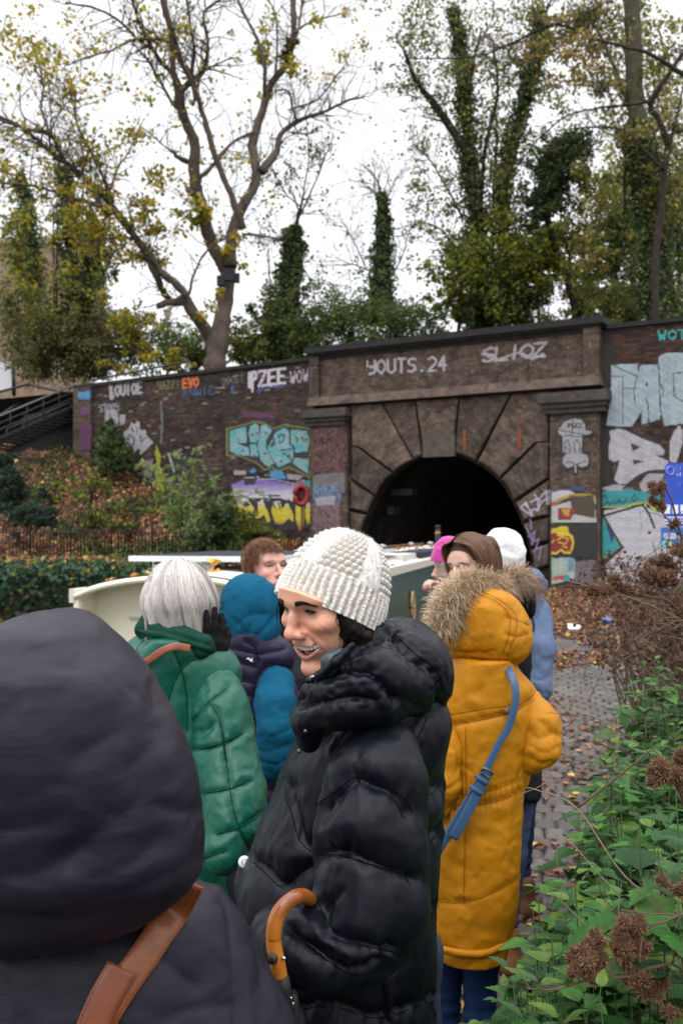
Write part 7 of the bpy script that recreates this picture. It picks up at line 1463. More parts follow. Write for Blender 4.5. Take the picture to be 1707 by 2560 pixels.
under=s_ell(ctr+np.array([0,0,0.014]),(0.076,0.088,0.095));sculpt('hair_base',s_union([under,s_ell(ctr+np.array([0,0,-0.045]),(0.070,0.080,0.055))],0.03),0.006,mat('grey_hair_base',(0.48,0.465,0.44),rough=0.7,bump=(60,.6,.004,(8,8,.6))),pB)
ga=Acc()
lc=to_world(fB,(-0.034,0.105,0.014));
for s in(-1,1):
 c=np.array((s*0.033,0.098,0.014));ring=[to_world(fB,c+np.array([0.024*math.cos(a),0.002*math.cos(a)*-s,0.018*math.sin(a)]))for a in np.linspace(0,2*np.pi,22)]
 v,q,t=tube(ring,0.0012,6,False);ga.add(v,q)
 v,q,t=tube([to_world(fB,(s*0.057,0.096,0.018)),to_world(fB,(s*0.076,0.05,0.018)),to_world(fB,(s*0.080,-0.01,0.010))],0.0018,6);ga.add(v,q,t)
v,q,t=tube([to_world(fB,(-0.009,0.1,0.016)),to_world(fB,(0.009,0.1,0.016))],0.0012,6);ga.add(v,q,t)
ga.build('spectacles',mat('dark_wire',(0.05,0.04,0.03),rough=0.3,metal=0.8),pB)
def hand(name,wrist,palm_dir,palm_n,size,m,parent,curls,spread,thumb,h=0.0035,nails=False,col=None,wr=0.026):
 """palm, four jointed fingers and a thumb from the side of the palm, one continuous surface"""
 w=np.asarray(wrist,float);d=np.asarray(palm_dir,float);d/=np.linalg.norm(d);n=np.asarray(palm_n,float);n-=d*(n@d);n/=np.linalg.norm(n);s=np.cross(d,n)
 fs=[s_chain([w-d*0.05*size,w,w+d*0.03*size],[wr*size,wr*.9*size,wr*size],0.01)]
 fs.append(s_chain([w+d*.02*size+s*0.012*size,w+d*0.075*size+s*0.020*size],[0.019*size,0.015*size],0.01))
 fs.append(s_chain([w+d*.02*size-s*0.012*size,w+d*0.070*size-s*0.022*size],[0.019*size,0.014*size],0.01))
 fs.append(s_chain([w+d*.02*size,w+d*0.076*size],[0.019*size,0.016*size],0.01))
 palm=s_union(fs,0.012*size);fl=[palm]
 for k,(lat,L_)in enumerate(((0.029,0.070),(0.0105,0.078),(-0.0085,0.073),(-0.027,0.057))):
  base=w+(d*(0.082-0.004*abs(k-1.2))+s*lat)*size;ang=spread[k];dd=d*math.cos(ang)+s*math.sin(ang);pts=[w+d*.05*size+s*lat*size*.8,base];c=0
  for j,fr_ in enumerate((.44,.31,.25)):
   c+=curls[k]*(1,1.1,.8)[j];v_=dd*math.cos(c)+n*math.sin(c);pts.append(pts[-1]+v_*L_*fr_*size)
  fl.append(s_chain(pts,[0.011*size,0.0105*size,0.0098*size,0.0088*size,0.0075*size],0.004))
 tb=w+(d*0.022+s*0.026)*size;tv=s*math.cos(thumb)+d*math.sin(thumb)+n*0.25;tv/=np.linalg.norm(tv)
 fl.append(s_chain([w+d*.015*size+s*.010*size,tb,tb+tv*0.036*size,tb+(tv+d*.35)*0.058*size],[0.016*size,0.0145*size,0.0115*size,0.0088*size],0.008))
 f=fl[0]
 f=s_union(fl,0.0045*size)
 return sculpt(name,f,h,m,parent,None,col,0.02)
M_glove=mat('black_wool_glove',(0.006,0.006,0.007),rough=0.9,spec=0.15,bump=(300,.6,.001))
hand('glove',P(520,1682,2.44),(0.28,0.0,1.0),(-0.6,0.8,0.1),1.0,M_glove,pB,(.16,.2,.28,.42),(.16,.04,-.10,-.26),0.6)
f=s_chain([P(518,1705,2.45),P(530,1760,2.52),P(550,1830,2.6)],[0.038,0.05,0.06],0.03);sculpt('raised_sleeve',f,0.008,M_green,pB,lambda V,N:crease(V,20,.003))
legs(pB,[(P(430,0,2.5)[0],2.5),(P(560,0,2.5)[0],2.5)],[(P(420,0,2.5)[0],2.5,3.0),(P(580,0,2.5)[0],2.55,2.9)],bpy.data.materials['dark_jeans'],bpy.data.materials['black_leather'],h=.02)
# figure in the teal hoodie and purple gilet
M_teal=mat('teal_fleece',(0.004,0.070,0.130),rough=0.9,spec=0.1,bump=(350,.4,.001))
M_gil=mat('purple_gilet',(0.019,0.015,0.038),rough=0.5,spec=0.2,bump=(80,.3,.003,(2.5,2.5,.6)),bump2=(20,.2,.005))
dC=3.2
pC=empty('person',(P(640,1500,dC)[0],dC,0),'person in a teal hoodie with the hood up and a purple quilted gilet over it','person')
hC=s_union([s_ell(P(622,1512,3.2),(0.093,0.115,0.102)),s_ell(P(618,1550,3.18),(0.083,0.10,0.062)),s_ell(P(590,1590,3.2),(0.058,0.09,0.04)),s_ell(P(655,1585,3.18),(0.052,0.09,0.06)),s_ell(P(668,1530,3.2),(0.032,.09,.08)),s_ell(P(628,1568,3.19),(0.086,.10,.052))],0.035)
flC=[(z1((1100,770),(1200,700),(1320,690)),.012,.006),(z1((1190,820),(1220,740),(1210,680)),.010,.007),(z1((1080,720),(1150,790),(1160,820)),.008,.005),(z1((1260,830),(1330,760),(1380,700)),.009,.006),(z1((1240,430),(1300,540),(1310,700)),.006,.003),(z1((1030,760),(1060,800)),.008,.006)]
sculpt('hood',hC,0.005,M_teal,pC,lambda V,N:sum(seam_disp(V,N,[l],w_,a_)for l,w_,a_ in flC)+wr_noise(V,11,.005,(1,1,1),51)+crease(V,22,.0022,(1.4,1,.7),52))
gC=s_union([loft_px([(1575,590,660),(1600,565,690),(1640,548,712),(1700,545,715),(1800,560,705),(1900,585,700),(2000,600,705),(2150,610,700),(2300,610,705)],3.2,.13),s_chain([P(575,1640,3.2),P(620,1600,3.2),P(690,1640,3.15)],[.07,.07,.06],.05)],0.05)
lnC=[z1((960,990),(1100,1010),(1250,1050)),z1((1050,1130),(1150,1140),(1240,1160)),z1((1090,1240),(1240,1250)),z1((1110,1350),(1240,1350)),z1((1130,1450),(1240,1440)),z1((990,900),(1110,930),(1270,960)),z1((1440,1060),(1330,1040),(1270,1090),(1230,1200),(1235,1330)),z1((1270,960),(1400,930),(1440,920)),z1((1260,1020),(1240,920),(1180,880)),[(600,1870),(650,1865)],[(605,1925),(660,1925),(700,1915)],[(610,1985),(700,1975)],[(610,2040),(700,2030)],[(705,1800),(740,1805),(760,1800)],[(700,1870),(750,1870)]]
def puffy(lines,w_,a_,seed,noise=.004):
 return lambda V,N:seam_disp(V,N,lines,w_,a_)+wr_noise(V,12,noise,(1,1,1),seed)+crease(V,28,.0015,(1.6,1.6,.6),seed+1)
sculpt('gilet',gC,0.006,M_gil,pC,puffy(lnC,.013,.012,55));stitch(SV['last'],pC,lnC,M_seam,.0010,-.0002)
gC2=loft_px([(1690,700,730),(1750,690,752),(1850,690,765),(1950,690,760),(2100,700,750)],3.25,.11)
sculpt('gilet_front',gC2,0.008,M_gil,pC,puffy(lnC,.013,.012,57))
aC=s_chain([P(668,1672,3.16),P(690,1712,3.10),P(690,1760,3.04),P(690,1830,3.0),P(690,1890,3.0),P(672,1920,3.02),P(640,1880,3.08),P(625,1840,3.15)],[0.040,0.052,0.058,0.056,0.050,0.040,0.042,0.03],0.03)
flC2=[(z7((160,310),(280,340),(410,300)),.01,.007),(z7((200,390),(320,430),(410,400)),.01,.007),(z7((430,190),(330,240),(240,240)),.01,.005),(z1((1300,1130),(1400,1200),(1450,1330)),.02,.004)]
sculpt('sleeve',aC,0.005,M_teal,pC,lambda V,N:sum(seam_disp(V,N,[l],w_,a_)for l,w_,a_ in flC2)+wr_noise(V,11,.006,(1,1,1),58)+crease(V,18,.003,(1,1,1.4),59))
em=np.array([P(180+x/2.703,1280+y/2.703,3.052)for x,y in((1174,996),(1194,982),(1206,998),(1218,984),(1224,1020),(1216,1004),(1210,1014),(1192,994))])
em=np.vstack([em,em+np.array([0,0.004,0])])
obj('emblem',em,[np.array([[0,1,2,7],[3,4,5,5]])[:1],np.array([[2,3,5],[3,4,5],[2,5,6],[2,6,7]])],mat('emblem_white',(0.75,0.75,0.78),rough=0.6),pC,smooth=False)
legs(pC,[(P(630,0,3.2)[0],3.2),(P(700,0,3.2)[0],3.2)],[(P(620,0,3.2)[0],3.2,2.8),(P(710,0,3.2)[0],3.2,2.8)],bpy.data.materials['dark_jeans'],bpy.data.materials['black_leather'],h=.02)
# man with short reddish hair facing us
dD=4.0
pD=empty('person',(P(665,1500,dD)[0],dD,0),'man with short reddish hair and rust scarf, looking out between teal hood and white hat','person')
fD=head_frame(P(664,1428,dD),R(-38),R(-6),0)
make_head(pD,fD,0.97,smile=0.0,squint=0.55,h=0.0035,skin=(0.62,0.35,0.28),lips=(0.45,0.16,0.15),brow=(0.16,0.07,0.03),ears=True,masc=1.0,nose=1.0,brow_n=20,brow_rows=2,neck=.12,iris=.8)
def short_hair(parent,fr,sc,n,color,hairline,L_=0.03,seed=1,m=None,lift=0.5,flow=(0,0.4,-0.6),r0=0.0008):
 r_=np.random.default_rng(seed);P_=[];cl=[]
 while len(P_)<n:
  v=r_.normal(size=3);v/=np.linalg.norm(v);p=np.array([0,-0.012,0.045])+v*np.array([0.076,0.096,0.090])
  if not hairline(p):continue
  d=v*lift+np.array(flow)+r_.normal(0,.07,3);d-=v*min(0,d@v);d/=np.linalg.norm(d);l=L_*r_.uniform(.7,1.2)
  a=p;b=p+(d*.5+v*.12)*l;c=p+d*l+v*0.05*l;P_.append(np.stack([a-v*.003,b,c]));cl.append(np.array(color)*r_.uniform(.7,1.35))
 P_=np.array(P_)*sc;W=to_world(fr,P_.reshape(-1,3)).reshape(P_.shape)
 strands('hair',parent,m or bpy.data.materials['hair_strands'],None,W,np.full(len(W),r0),0,3,cl)
mat('hair_strands',(1,1,1),rough=0.45,spec=0.4,attr=True)
hl=lambda p:(p[2]>0.075+0.0*p[1]if p[1]>0.045 else(p[2]>0.030 if p[1]>0.01 else(p[2]>-0.005 if p[1]>-0.03 else p[2]>-0.035)))
sculpt('hair_base',(lambda f_:f_)(s_ell(to_world(fD,(0,-0.018,0.050)),(0.0725,0.090,0.083),fD[1])),.005,mat('red_hair_base',(0.17,0.075,0.032),rough=.8),pD)
short_hair(pD,fD,.97,5200,(0.26,0.125,0.058),hl,.036,3,flow=(0.45,0.75,-0.25),lift=.05,r0=.0010)
sc_=s_union([s_chain([P(640,1520,3.93),P(676,1545,3.9),P(706,1530,3.93)],[.035,.045,.03],.02),s_chain([P(690,1480,3.95),P(705,1530,3.93),P(700,1600,3.93)],[.03,.035,.03],.02)],.02)
sculpt('scarf',sc_,.006,mat('rust_scarf',(0.30,0.065,0.03),rough=.9,bump=(120,.8,.003),sheen=.3),pD,lambda V,N:crease(V,35,.006,(1,1,1),3))
jD=loft_px([(1540,640,720),(1580,600,745),(1640,560,752),(1800,560,750),(2000,570,742),(2200,580,740)],4.0,.15)
sculpt('jacket',jD,.01,mat('navy_shell',(0.007,0.008,0.014),rough=.6,spec=.15,bump=(40,.3,.004)),pD,lambda V,N:crease(V,12,.006))
v,q,t=tube([P(724,1590,3.86),P(735,1602,3.86),P(738,1640,3.88)],[.016,.012,.006],10);obj('red_lanyard',v,[q,np.array(t)],mat('red_ribbon',(0.6,0.02,0.02),rough=.6),pD)
aD=s_chain([P(735,1620,3.9),P(748,1700,3.85),P(750,1800,3.82)],[.05,.05,.045],.03);sculpt('sleeve',aD,.01,bpy.data.materials['navy_shell'],pD,lambda V,N:crease(V,16,.005))
legs(pD,[(P(640,0,4)[0],4),(P(700,0,4)[0],4)],[(P(640,0,4)[0],4,.2),(P(700,0,4)[0],4,-.2)],bpy.data.materials['dark_jeans'],bpy.data.materials['black_leather'],h=.025)
# yellow parka with a fur trimmed hood
def z3(*pts):return[(1000+x/1.8378,1280+y/1.8378)for x,y in pts]
M_yel=mat('mustard_parka',(0.42,0.170,0.004),rough=0.55,spec=0.2,bump=(60,0.25,0.003),crumple=(12,.85,.009,(1,1,1.2)),var=(12,.08))
dF=3.0
pF=empty('person',(P(1200,1500,dF)[0],dF,0),'person in a mustard parka with fur trimmed hood up and blue crossbody strap, back turned','person')
hF=s_union([s_ell(P(1222,1568,2.99),(0.118,0.125,0.108)),s_ell(P(1255,1600,2.97),(0.088,0.11,0.085)),s_ell(P(1170,1600,3.0),(0.072,0.11,0.078)),s_ell(P(1210,1520,2.98),(0.09,0.11,0.062))],0.03)
lnF1=[(z3((300,362),(420,400),(500,470),(500,560),(470,650)),.005,.003),(z3((350,358),(450,400),(530,470),(530,560),(490,660)),.005,.003),(z3((490,560),(540,570),(590,560)),.006,.006),(z3((490,480),(545,500),(590,520)),.006,.005),(z3((540,580),(530,630),(500,680)),.006,.005),(z3((220,640),(320,660),(420,640)),.012,.008),(z3((240,690),(340,690),(480,700)),.010,.010)]
M_yth0=mat('hood_thread_shade',(.20,.065,.003),rough=.9,spec=.1)
def lines_disp(items):return lambda V,N:sum(seam_disp(V,N,[l],w_,a_)for l,w_,a_ in items)
sculpt('hood',hF,0.005,M_yel,pF,lambda V,N:lines_disp(lnF1)(V,N)+wr_noise(V,11,.005,(1,1,1),61)+crease(V,24,.0028,(1.2,1.2,1),62));stitch(SV['last'],pF,[l for l,_,_ in lnF1[:4]],M_yth0,.0008,-.0002)
bF=s_union([loft_px([(1640,1140,1275),(1680,1110,1300),(1730,1088,1338),(1800,1080,1345),(1900,1080,1330),(1990,1082,1306),(2100,1076,1300),(2200,1072,1294),(2300,1070,1284),(2345,1075,1274),(2372,1080,1266)],3.0,0.155)],.02)
lnF2=[(z3((245,978),(330,962),(430,942),(530,912),(625,852)),.007,.012),(z3((225,932),(400,902),(520,882),(610,820)),.004,.0025),(z3((300,990),(300,1300),(292,1800)),.005,.004),(z3((190,1335),(330,1302),(450,1268),(560,1228)),.007,.007),(z3((190,1372),(340,1350),(460,1325),(550,1284)),.007,.008),(z3((160,1792),(300,1792),(420,1752),(530,1692)),.006,.005),(z3((600,880),(610,1000),(560,1200)),.012,.010),(z3((225,975),(270,1090),(265,1300)),.010,.012)]
def dispF(V,N):
 d=lines_disp(lnF2)(V,N)+wr_noise(V,8,.006,(1,1,1),63)+crease(V,20,.0028,(1,1,.8),64)
 q=proj(V);a=seg_dist(q,smooth_line(z3((190,1355),(335,1326),(455,1296),(556,1256)),4))*V[:,1]/F
 d=d+0.004*np.exp(-(a/.035)**2)*np.sin(q[:,0]*0.42+1.5*vnoise(V*20,2))+.004*np.exp(-(a/.10)**2)*vnoise(V*np.array([40,40,8]),8)
 return d
sculpt('coat',bF,0.006,M_yel,pF,dispF);M_yth=mat('brown_thread_shade',(.16,.05,.002),rough=.9,spec=.1);stitch(SV['last'],pF,[l for l,_,_ in lnF2[:6]],M_yth,.0008,-.0002)
hem=[P(x,y,dd)for x,y,dd in((1075,2368,2.87),(1110,2376,2.85),(1170,2385,2.845),(1215,2382,2.85),(1255,2362,2.88),(1276,2340,2.95))]
v,q,t=tube(smooth_line(hem,5),0.011,10);obj('hem',v,[q,np.array(t)],M_yel,pF)
arF=s_chain([P(1312,1765,2.97),P(1346,1815,2.93),P(1352,1872,2.90),P(1325,1896,2.92),P(1290,1905,2.98)],[0.058,0.056,0.050,0.042,0.036],0.03)
sculpt('sleeve',arF,0.006,M_yel,pF,lambda V,N:lines_disp([(z3((600,1080),(660,1110),(730,1080)),.01,.006),(z3((590,1130),(650,1160),(700,1150)),.008,.006),(z3((640,960),(690,1010),(735,1030)),.01,.005),(z3((590,1010),(640,1040),(700,1020)),.008,.005)])(V,N)+wr_noise(V,12,.006,(1,1,1),66)+crease(V,22,.003,(1,1,1),67))
alF=s_chain([P(1105,1790,2.95),P(1108,1880,2.90),P(1112,1960,2.88),P(1100,2010,2.9)],[0.055,0.055,0.045,0.04],0.03)
sculpt('sleeve',alF,0.006,M_yel,pF,lambda V,N:lines_disp([(z3((240,1080),(265,1110),(270,1180)),.008,.008),(z3((180,1290),(230,1270),(270,1240)),.01,.006)])(V,N)+wr_noise(V,12,.006,(1,1,1),68)+crease(V,22,.003,(1,1,1),69))
M_fur=mat('fur_trim',(1,1,1),rough=0.8,spec=0.2,attr=True)
def fur(name,parent,line,rad,n,L_,c0,c1,seed,down=0.3,r0=0.0010,up=0.0):
 r_=np.random.default_rng(seed);L=smooth_line(line,8);t_=np.gradient(L,axis=0);t_/=np.linalg.norm(t_,axis=1,keepdims=True)
 rad=np.interp(np.linspace(0,1,len(L)),np.linspace(0,1,len(rad)),rad);idx=r_.integers(0,len(L),n);p=L[idx]+r_.normal(0,0.006,(n,3));v=r_.normal(size=(n,3));v-=t_[idx]*(v*t_[idx]).sum(1,keepdims=True);v/=np.linalg.norm(v,axis=1,keepdims=True)
 clump=r_.normal(size=(n//14+1,3))[np.arange(n)//14]*0.45;v2=v+clump+t_[idx]*r_.normal(0.15,.3,(n,1));v2/=np.linalg.norm(v2,axis=1,keepdims=True)
 lead=(np.arange(n)//14)*14;p=p*.25+p[lead]*.75;v=v*.4+v[lead]*.6;v/=np.linalg.norm(v,axis=1,keepdims=True);R0=rad[idx][lead][:,None]if False else rad[idx[lead]][:,None]
 l=L_*r_.uniform(.5,1.25,(n,1));a=p+v*R0*.5;b=a+v*R0*.4+v2*l*.45;c=b+(v2+np.array([0,0,-down+up]))*l*.35;d=c+(v2*.6+np.array([0,0,-down*1.6+up]))*l*.3
 w=r_.uniform(0,1,(n,1))**1.2;col=np.array(c0)*(1-w)+np.array(c1)*w
 k=np.stack([a,b,c,d],1);strands(name,parent,M_fur,None,k,np.full(n,r0),0,3,col)
lineF=[P(1100,1580,2.92),P(1110,1530,2.92),P(1138,1485,2.93),P(1175,1458,2.96),P(1225,1460,3.0),P(1262,1485,3.05)]
fur('fur_trim',pF,lineF,[.022,.026,.026,.022,.014,.007],9500,.054,(0.26,0.175,0.10),(0.80,0.64,0.45),5,.35,.0007)
sculpt('fur_backing',s_chain(lineF,[.020,.024,.024,.020,.013,.008],.02),.007,mat('fur_skin',(0.30,0.20,0.115),rough=.9),pF,lambda V,N:.006*vnoise(V*90,2))
M_blu=mat('blue_leather',(0.042,0.095,0.19),rough=0.42,spec=0.35,bump=(200,.25,.0008),var=(40,.1));M_bst=mat('pale_thread',(0.14,0.22,0.34),rough=.8)
zz=lambda x,y,d:P(1000+x/1.8378,1280+y/1.8378,d)
strap('strap',[zz(478,700,2.90),zz(505,740,2.850),zz(527,800,2.826),zz(528,880,2.820),zz(500,980,2.822),zz(455,1060,2.822),zz(410,1150,2.822),zz(380,1210,2.822)],[0.021]*57,M_blu,pF,(0,-1,0),.003,.005,M_bst)
strap('strap_lower',[zz(395,1190,2.816),zz(330,1300,2.822),zz(255,1425,2.824),zz(175,1555,2.83),zz(120,1640,2.86)],0.026,M_blu,pF,(0,-1,0),.003,.005,M_bst)
strap('strap_end',[zz(408,1180,2.806),zz(350,1300,2.806),zz(290,1415,2.806),zz(243,1500,2.81)],0.029,M_blu,pF,(0,-1,0),.003,.005,M_bst)
for(kx,ky)in((375,1232),(350,1280)):strap('keeper',[zz(kx-26,ky-14,2.812),zz(kx-24,ky-14,2.800),zz(kx,ky,2.796),zz(kx+24,ky+16,2.800),zz(kx+27,ky+17,2.812)],.011,M_blu,pF,(0,-1,.0),.002)
bk=[zz(370,1190,2.800),zz(385,1176,2.798),zz(420,1192,2.798),zz(423,1204,2.800),zz(410,1222,2.802),zz(372,1203,2.802),zz(370,1190,2.800)]
v,q,t=tube(bk,.0028,8);obj('buckle',v,[q,np.array(t)],mat('gunmetal',(0.16,0.15,0.13),rough=.3,metal=1),pF)
v,q,t=tube([zz(489,915,2.845),zz(489,915,2.822)],[.011,.010],14);obj('button',v,[q,np.array(t)],mat('horn_button',(0.10,0.055,0.03),rough=.35),pF)
M_jean=mat('blue_denim',(0.014,0.032,0.095),rough=0.9,spec=.1,bump=(400,.4,.001),bump2=(30,.4,.006),var=(18,.25))
M_boot=mat('tan_suede',(0.20,0.085,0.03),rough=.8,bump=(150,.4,.002),var=(30,.25))
legs(pF,[(P(1118,0,3.02)[0],3.02),(P(1205,0,3.0)[0],3.0)],[(P(1108,0,3.05)[0],3.05,3.0),(P(1196,0,3.0)[0],3.0,2.9)],M_jean,M_boot,r=.078,h=.009,z_top=.72)
# brunette in a black jacket with fur collar
dG=3.75
pG=empty('person',(P(1200,1500,dG)[0],dG,0),'brown haired woman with fur collared black jacket, face half hidden by the mustard hood','person')
fG=head_frame(P(1178,1420,dG),R(48),R(10),R(-3))
make_head(pG,fG,.95,smile=0.0,squint=.25,h=.0035,skin=(0.60,0.36,0.29),lips=(.45,.18,.16),brow=(.06,.03,.015),ears=False,brow_n=24,neck=.1,iris=.8)
r_=np.random.default_rng(8);pth,cl=[],[]
for i in range(6500):
 side=1 if r_.uniform()<.5 else-1;back=r_.uniform(0,1);v0=np.array([side*.006,.080-.16*back,0.132-.10*(back-.45)**2])
 p=[v0];ang=r_.uniform(0,1)
 e1=np.array([side*.064,v0[1]*.9-.004,.092]);e2=np.array([side*(.080+r_.normal(0,.003)),v0[1]*.75-.014,.03]);e3=np.array([side*(.078+r_.normal(0,.004)),v0[1]*.6-.022,-.05]);e4=np.array([side*(.070+r_.normal(0,.006)),v0[1]*.5-.035,-.13])
 k=smooth_line([v0,e1,e2,e3,e4],4);k+=r_.normal(0,.0022,3)*np.linspace(.3,1,len(k))[:,None];pth.append(k);cl.append(np.array((0.17,0.092,0.055))*r_.uniform(.4,1.5))
pth=np.array(pth)*1.035;W=to_world(fG,pth.reshape(-1,3)).reshape(pth.shape);strands('hair',pG,bpy.data.materials['hair_strands'],None,W,np.full(len(W),.0008),0,3,cl)
sculpt('hair_base',s_union([s_ell(to_world(fG,(0,-0.010,0.050)),(0.0755,0.088,0.0815),fG[1]),s_ell(to_world(fG,(0,-0.045,-0.04)),(0.068,0.055,0.09),fG[1])],.03),.006,mat('brown_hair_base',(0.095,0.050,0.030),rough=.7,spec=.2),pG)
M_blk=mat('black_jacket',(0.005,0.005,0.007),rough=.6,spec=.15,bump=(30,.4,.006))
lineG=[P(1240,1478,3.72),P(1262,1450,3.74),P(1290,1440,3.78),P(1318,1462,3.84),P(1325,1485,3.9)]
fur('fur_trim',pG,lineG,[.022,.030,.032,.026,.018],3600,.060,(0.26,0.17,0.12),(0.76,0.58,0.45),15,.30,.0009)
sculpt('fur_backing',s_chain(lineG,[.020,.026,.028,.022,.015],.02),.007,bpy.data.materials['fur_skin'],pG)
sculpt('hood',s_union([s_ell(P(1295,1495,3.85),(.065,.08,.075)),s_ell(P(1312,1525,3.85),(.035,.06,.045)),s_ell(P(1240,1500,3.9),(.09,.08,.08))],.03),.008,M_blk,pG,lambda V,N:crease(V,18,.004))
cG=loft_px([(1510,1170,1290),(1560,1140,1320),(1620,1120,1325),(1750,1110,1328),(1900,1115,1345),(1990,1120,1350)],3.8,.14)
sculpt('coat',cG,.012,M_blk,pG,lambda V,N:crease(V,14,.006))
cf=s_chain([P(1325,1930,3.7),P(1328,1985,3.7)],[.042,.036],.01);sculpt('cuff',cf,.006,mat('ribbed_black',(.012,.012,.013),rough=.9),pG,lambda V,N:.002*np.sin(V[:,0]*700))
v,q,t=tube(smooth_line([P(1330,1545,3.72),P(1334,1565,3.71),P(1332,1580,3.71)],5),.003,6);obj('toggle_cord',v,[q,np.array(t)],M_blk,pG)
legs(pG,[(P(1190,0,3.8)[0],3.8),(P(1290,0,3.8)[0],3.8)],[(P(1175,0,3.8)[0],3.85,1.0),(P(1258,0,3.85)[0],3.85,2.9)],mat('pale_blue_denim',(0.07,0.10,0.19),rough=.85,bump=(30,.4,.006)),M_boot,h=.014,z_top=.8)
# person in the white beanie and blue grey jacket
dI=4.3
pI=empty('person',(P(1300,1500,dI)[0],dI,0),'person in a plain white beanie and slate blue jacket facing the tunnel','person')
frI=frame_from(P(1250,1402,dI),(0.22,-0.25,0.92),(-0.7,0.7,0))
fI=head_frame(P(1245,1425,dI),R(130),R(0),0)
make_head(pI,fI,.95,h=.006,ears=True,neck=.12,brow_n=6,inside=(frI,np.array([.095,.105,.140])))
knit_hat('hat',pI,frI,.096,.106,.142,mat('white_jersey',(1,1,1),rough=.9,attr=True,bump=(200,.4,.002),sheen=.3),nu=200,nv=70,pattern=False)
M_slate=mat('slate_jacket',(0.105,0.145,0.235),rough=.8,spec=.15,bump=(40,.4,.005),bump2=(300,.3,.001),var=(10,.12))
cI=loft_px([(1455,1262,1335),(1480,1240,1352),(1520,1225,1366),(1600,1215,1376),(1700,1215,1372),(1800,1215,1365),(1900,1215,1350),(1960,1220,1345)],4.35,.15)
sculpt('coat',cI,.011,M_slate,pI,lambda V,N:crease(V,12,.006,(1,1,1),3))
sculpt('collar',s_chain([P(1290,1470,4.25),P(1330,1448,4.25),P(1348,1462,4.3),P(1340,1480,4.35)],[.05,.045,.03,.03],.02),.008,M_slate,pI,lambda V,N:crease(V,20,.005))
arI=s_chain([P(1345,1530,4.28),P(1352,1620,4.2),P(1345,1720,4.15),P(1320,1790,4.15)],[.055,.056,.052,.04],.03)
sculpt('sleeve',arI,.008,M_slate,pI,lambda V,N:lines_disp([([(1320,1690),(1350,1700),(1378,1690)],.01,.006),([(1320,1715),(1350,1730),(1372,1735)],.01,.006),([(1318,1745),(1345,1755),(1370,1750)],.01,.005)])(V,N)+crease(V,14,.005,(1,1,1),5))
legs(pI,[(P(1258,0,4.35)[0],4.35),(P(1312,0,4.35)[0],4.35)],[(P(1240,0,4.5)[0],4.55,2.6),(P(1296,0,4.4)[0],4.4,2.6)],mat('dark_blue_denim',(0.014,0.032,0.10),rough=.85,bump=(30,.4,.006)),mat('brown_boot',(.12,.045,.02),rough=.6),r=.085,h=.012,z_top=.95)
# small figure in the magenta hat
dH=5.0
pH=empty('person',(P(1120,1500,dH)[0],dH,0),'person in a magenta knitted hat, mostly hidden behind the brown haired woman','person')
fH=head_frame(P(1130,1425,dH),R(75),R(5),0);frHH=frame_from(P(1128,1402,dH),(0.12,0,1),(-1,0,.25))
make_head(pH,fH,.92,h=.006,ears=False,neck=.1,brow_n=8,skin=(.6,.36,.3),inside=(frHH,np.array([.09,.105,.12])))
ho_,_,_=knit_hat('hat',pH,frHH,.092,.106,.122,mat('magenta_wool',(0.42,0.045,0.24),rough=.9,bump=(200,.5,.002),sheen=.3),nu=160,nv=60,pattern=False)
sculpt('hair',s_chain([P(1112,1420,4.92),P(1106,1450,4.9),P(1108,1480,4.92)],[.03,.032,.028],.02),.008,mat('ash_hair',(.16,.12,.09),rough=.7),pH,lambda V,N:.006*vnoise(V*90,3))
hand('hand',P(1092,1496,4.82),(-.35,-.1,1),(-.7,-.6,0),.95,M_skin,pH,(.9,.95,1.0,1.1),(0,0,0,0),1.0,.005,col=lambda V,N:np.tile(np.array((.60,.34,.27)),(len(V),1)))
sculpt('sleeve',s_chain([P(1092,1508,4.82),P(1120,1560,4.9),P(1150,1600,5.0)],[.04,.05,.055],.03),.01,M_blk,pH)
sculpt('coat',loft_px([(1490,1090,1200),(1550,1070,1220),(1700,1065,1225),(1850,1070,1220)],5.0,.13),.014,M_blk,pH)
legs(pH,[(P(1110,0,5)[0],5),(P(1180,0,5)[0],5)],[(P(1110,0,5)[0],5,1),(P(1180,0,5)[0],5,1)],bpy.data.materials['dark_jeans'],bpy.data.materials['black_leather'],h=.025)
bg=empty('badge',P(611,2155,2.05),'round white pin badge beside the edge of the black puffer coat','badge')
v,q,t=tube([P(611,2155,2.012),P(611,2155,2.008)],[.0125,.0115],24);obj('disc',v,[q,np.array(t)],mat('white_enamel',(.75,.75,.78),rough=.3),bg)
ring=[P(611+7*math.cos(a),2155-8*math.sin(a),2.0065)for a in np.linspace(.5,5.6,18)];v,q,t=tube(ring,.0007,6);obj('print',v,[q,np.array(t)],mat('badge_print',(.3,.3,.33),rough=.4),bg)
sculpt('handbag',s_ell(P(617,2215,2.08),(.026,.03,.065)),.008,mat('black_bag',(.012,.012,.014),rough=.7),bg,lambda V,N:crease(V,20,.004))
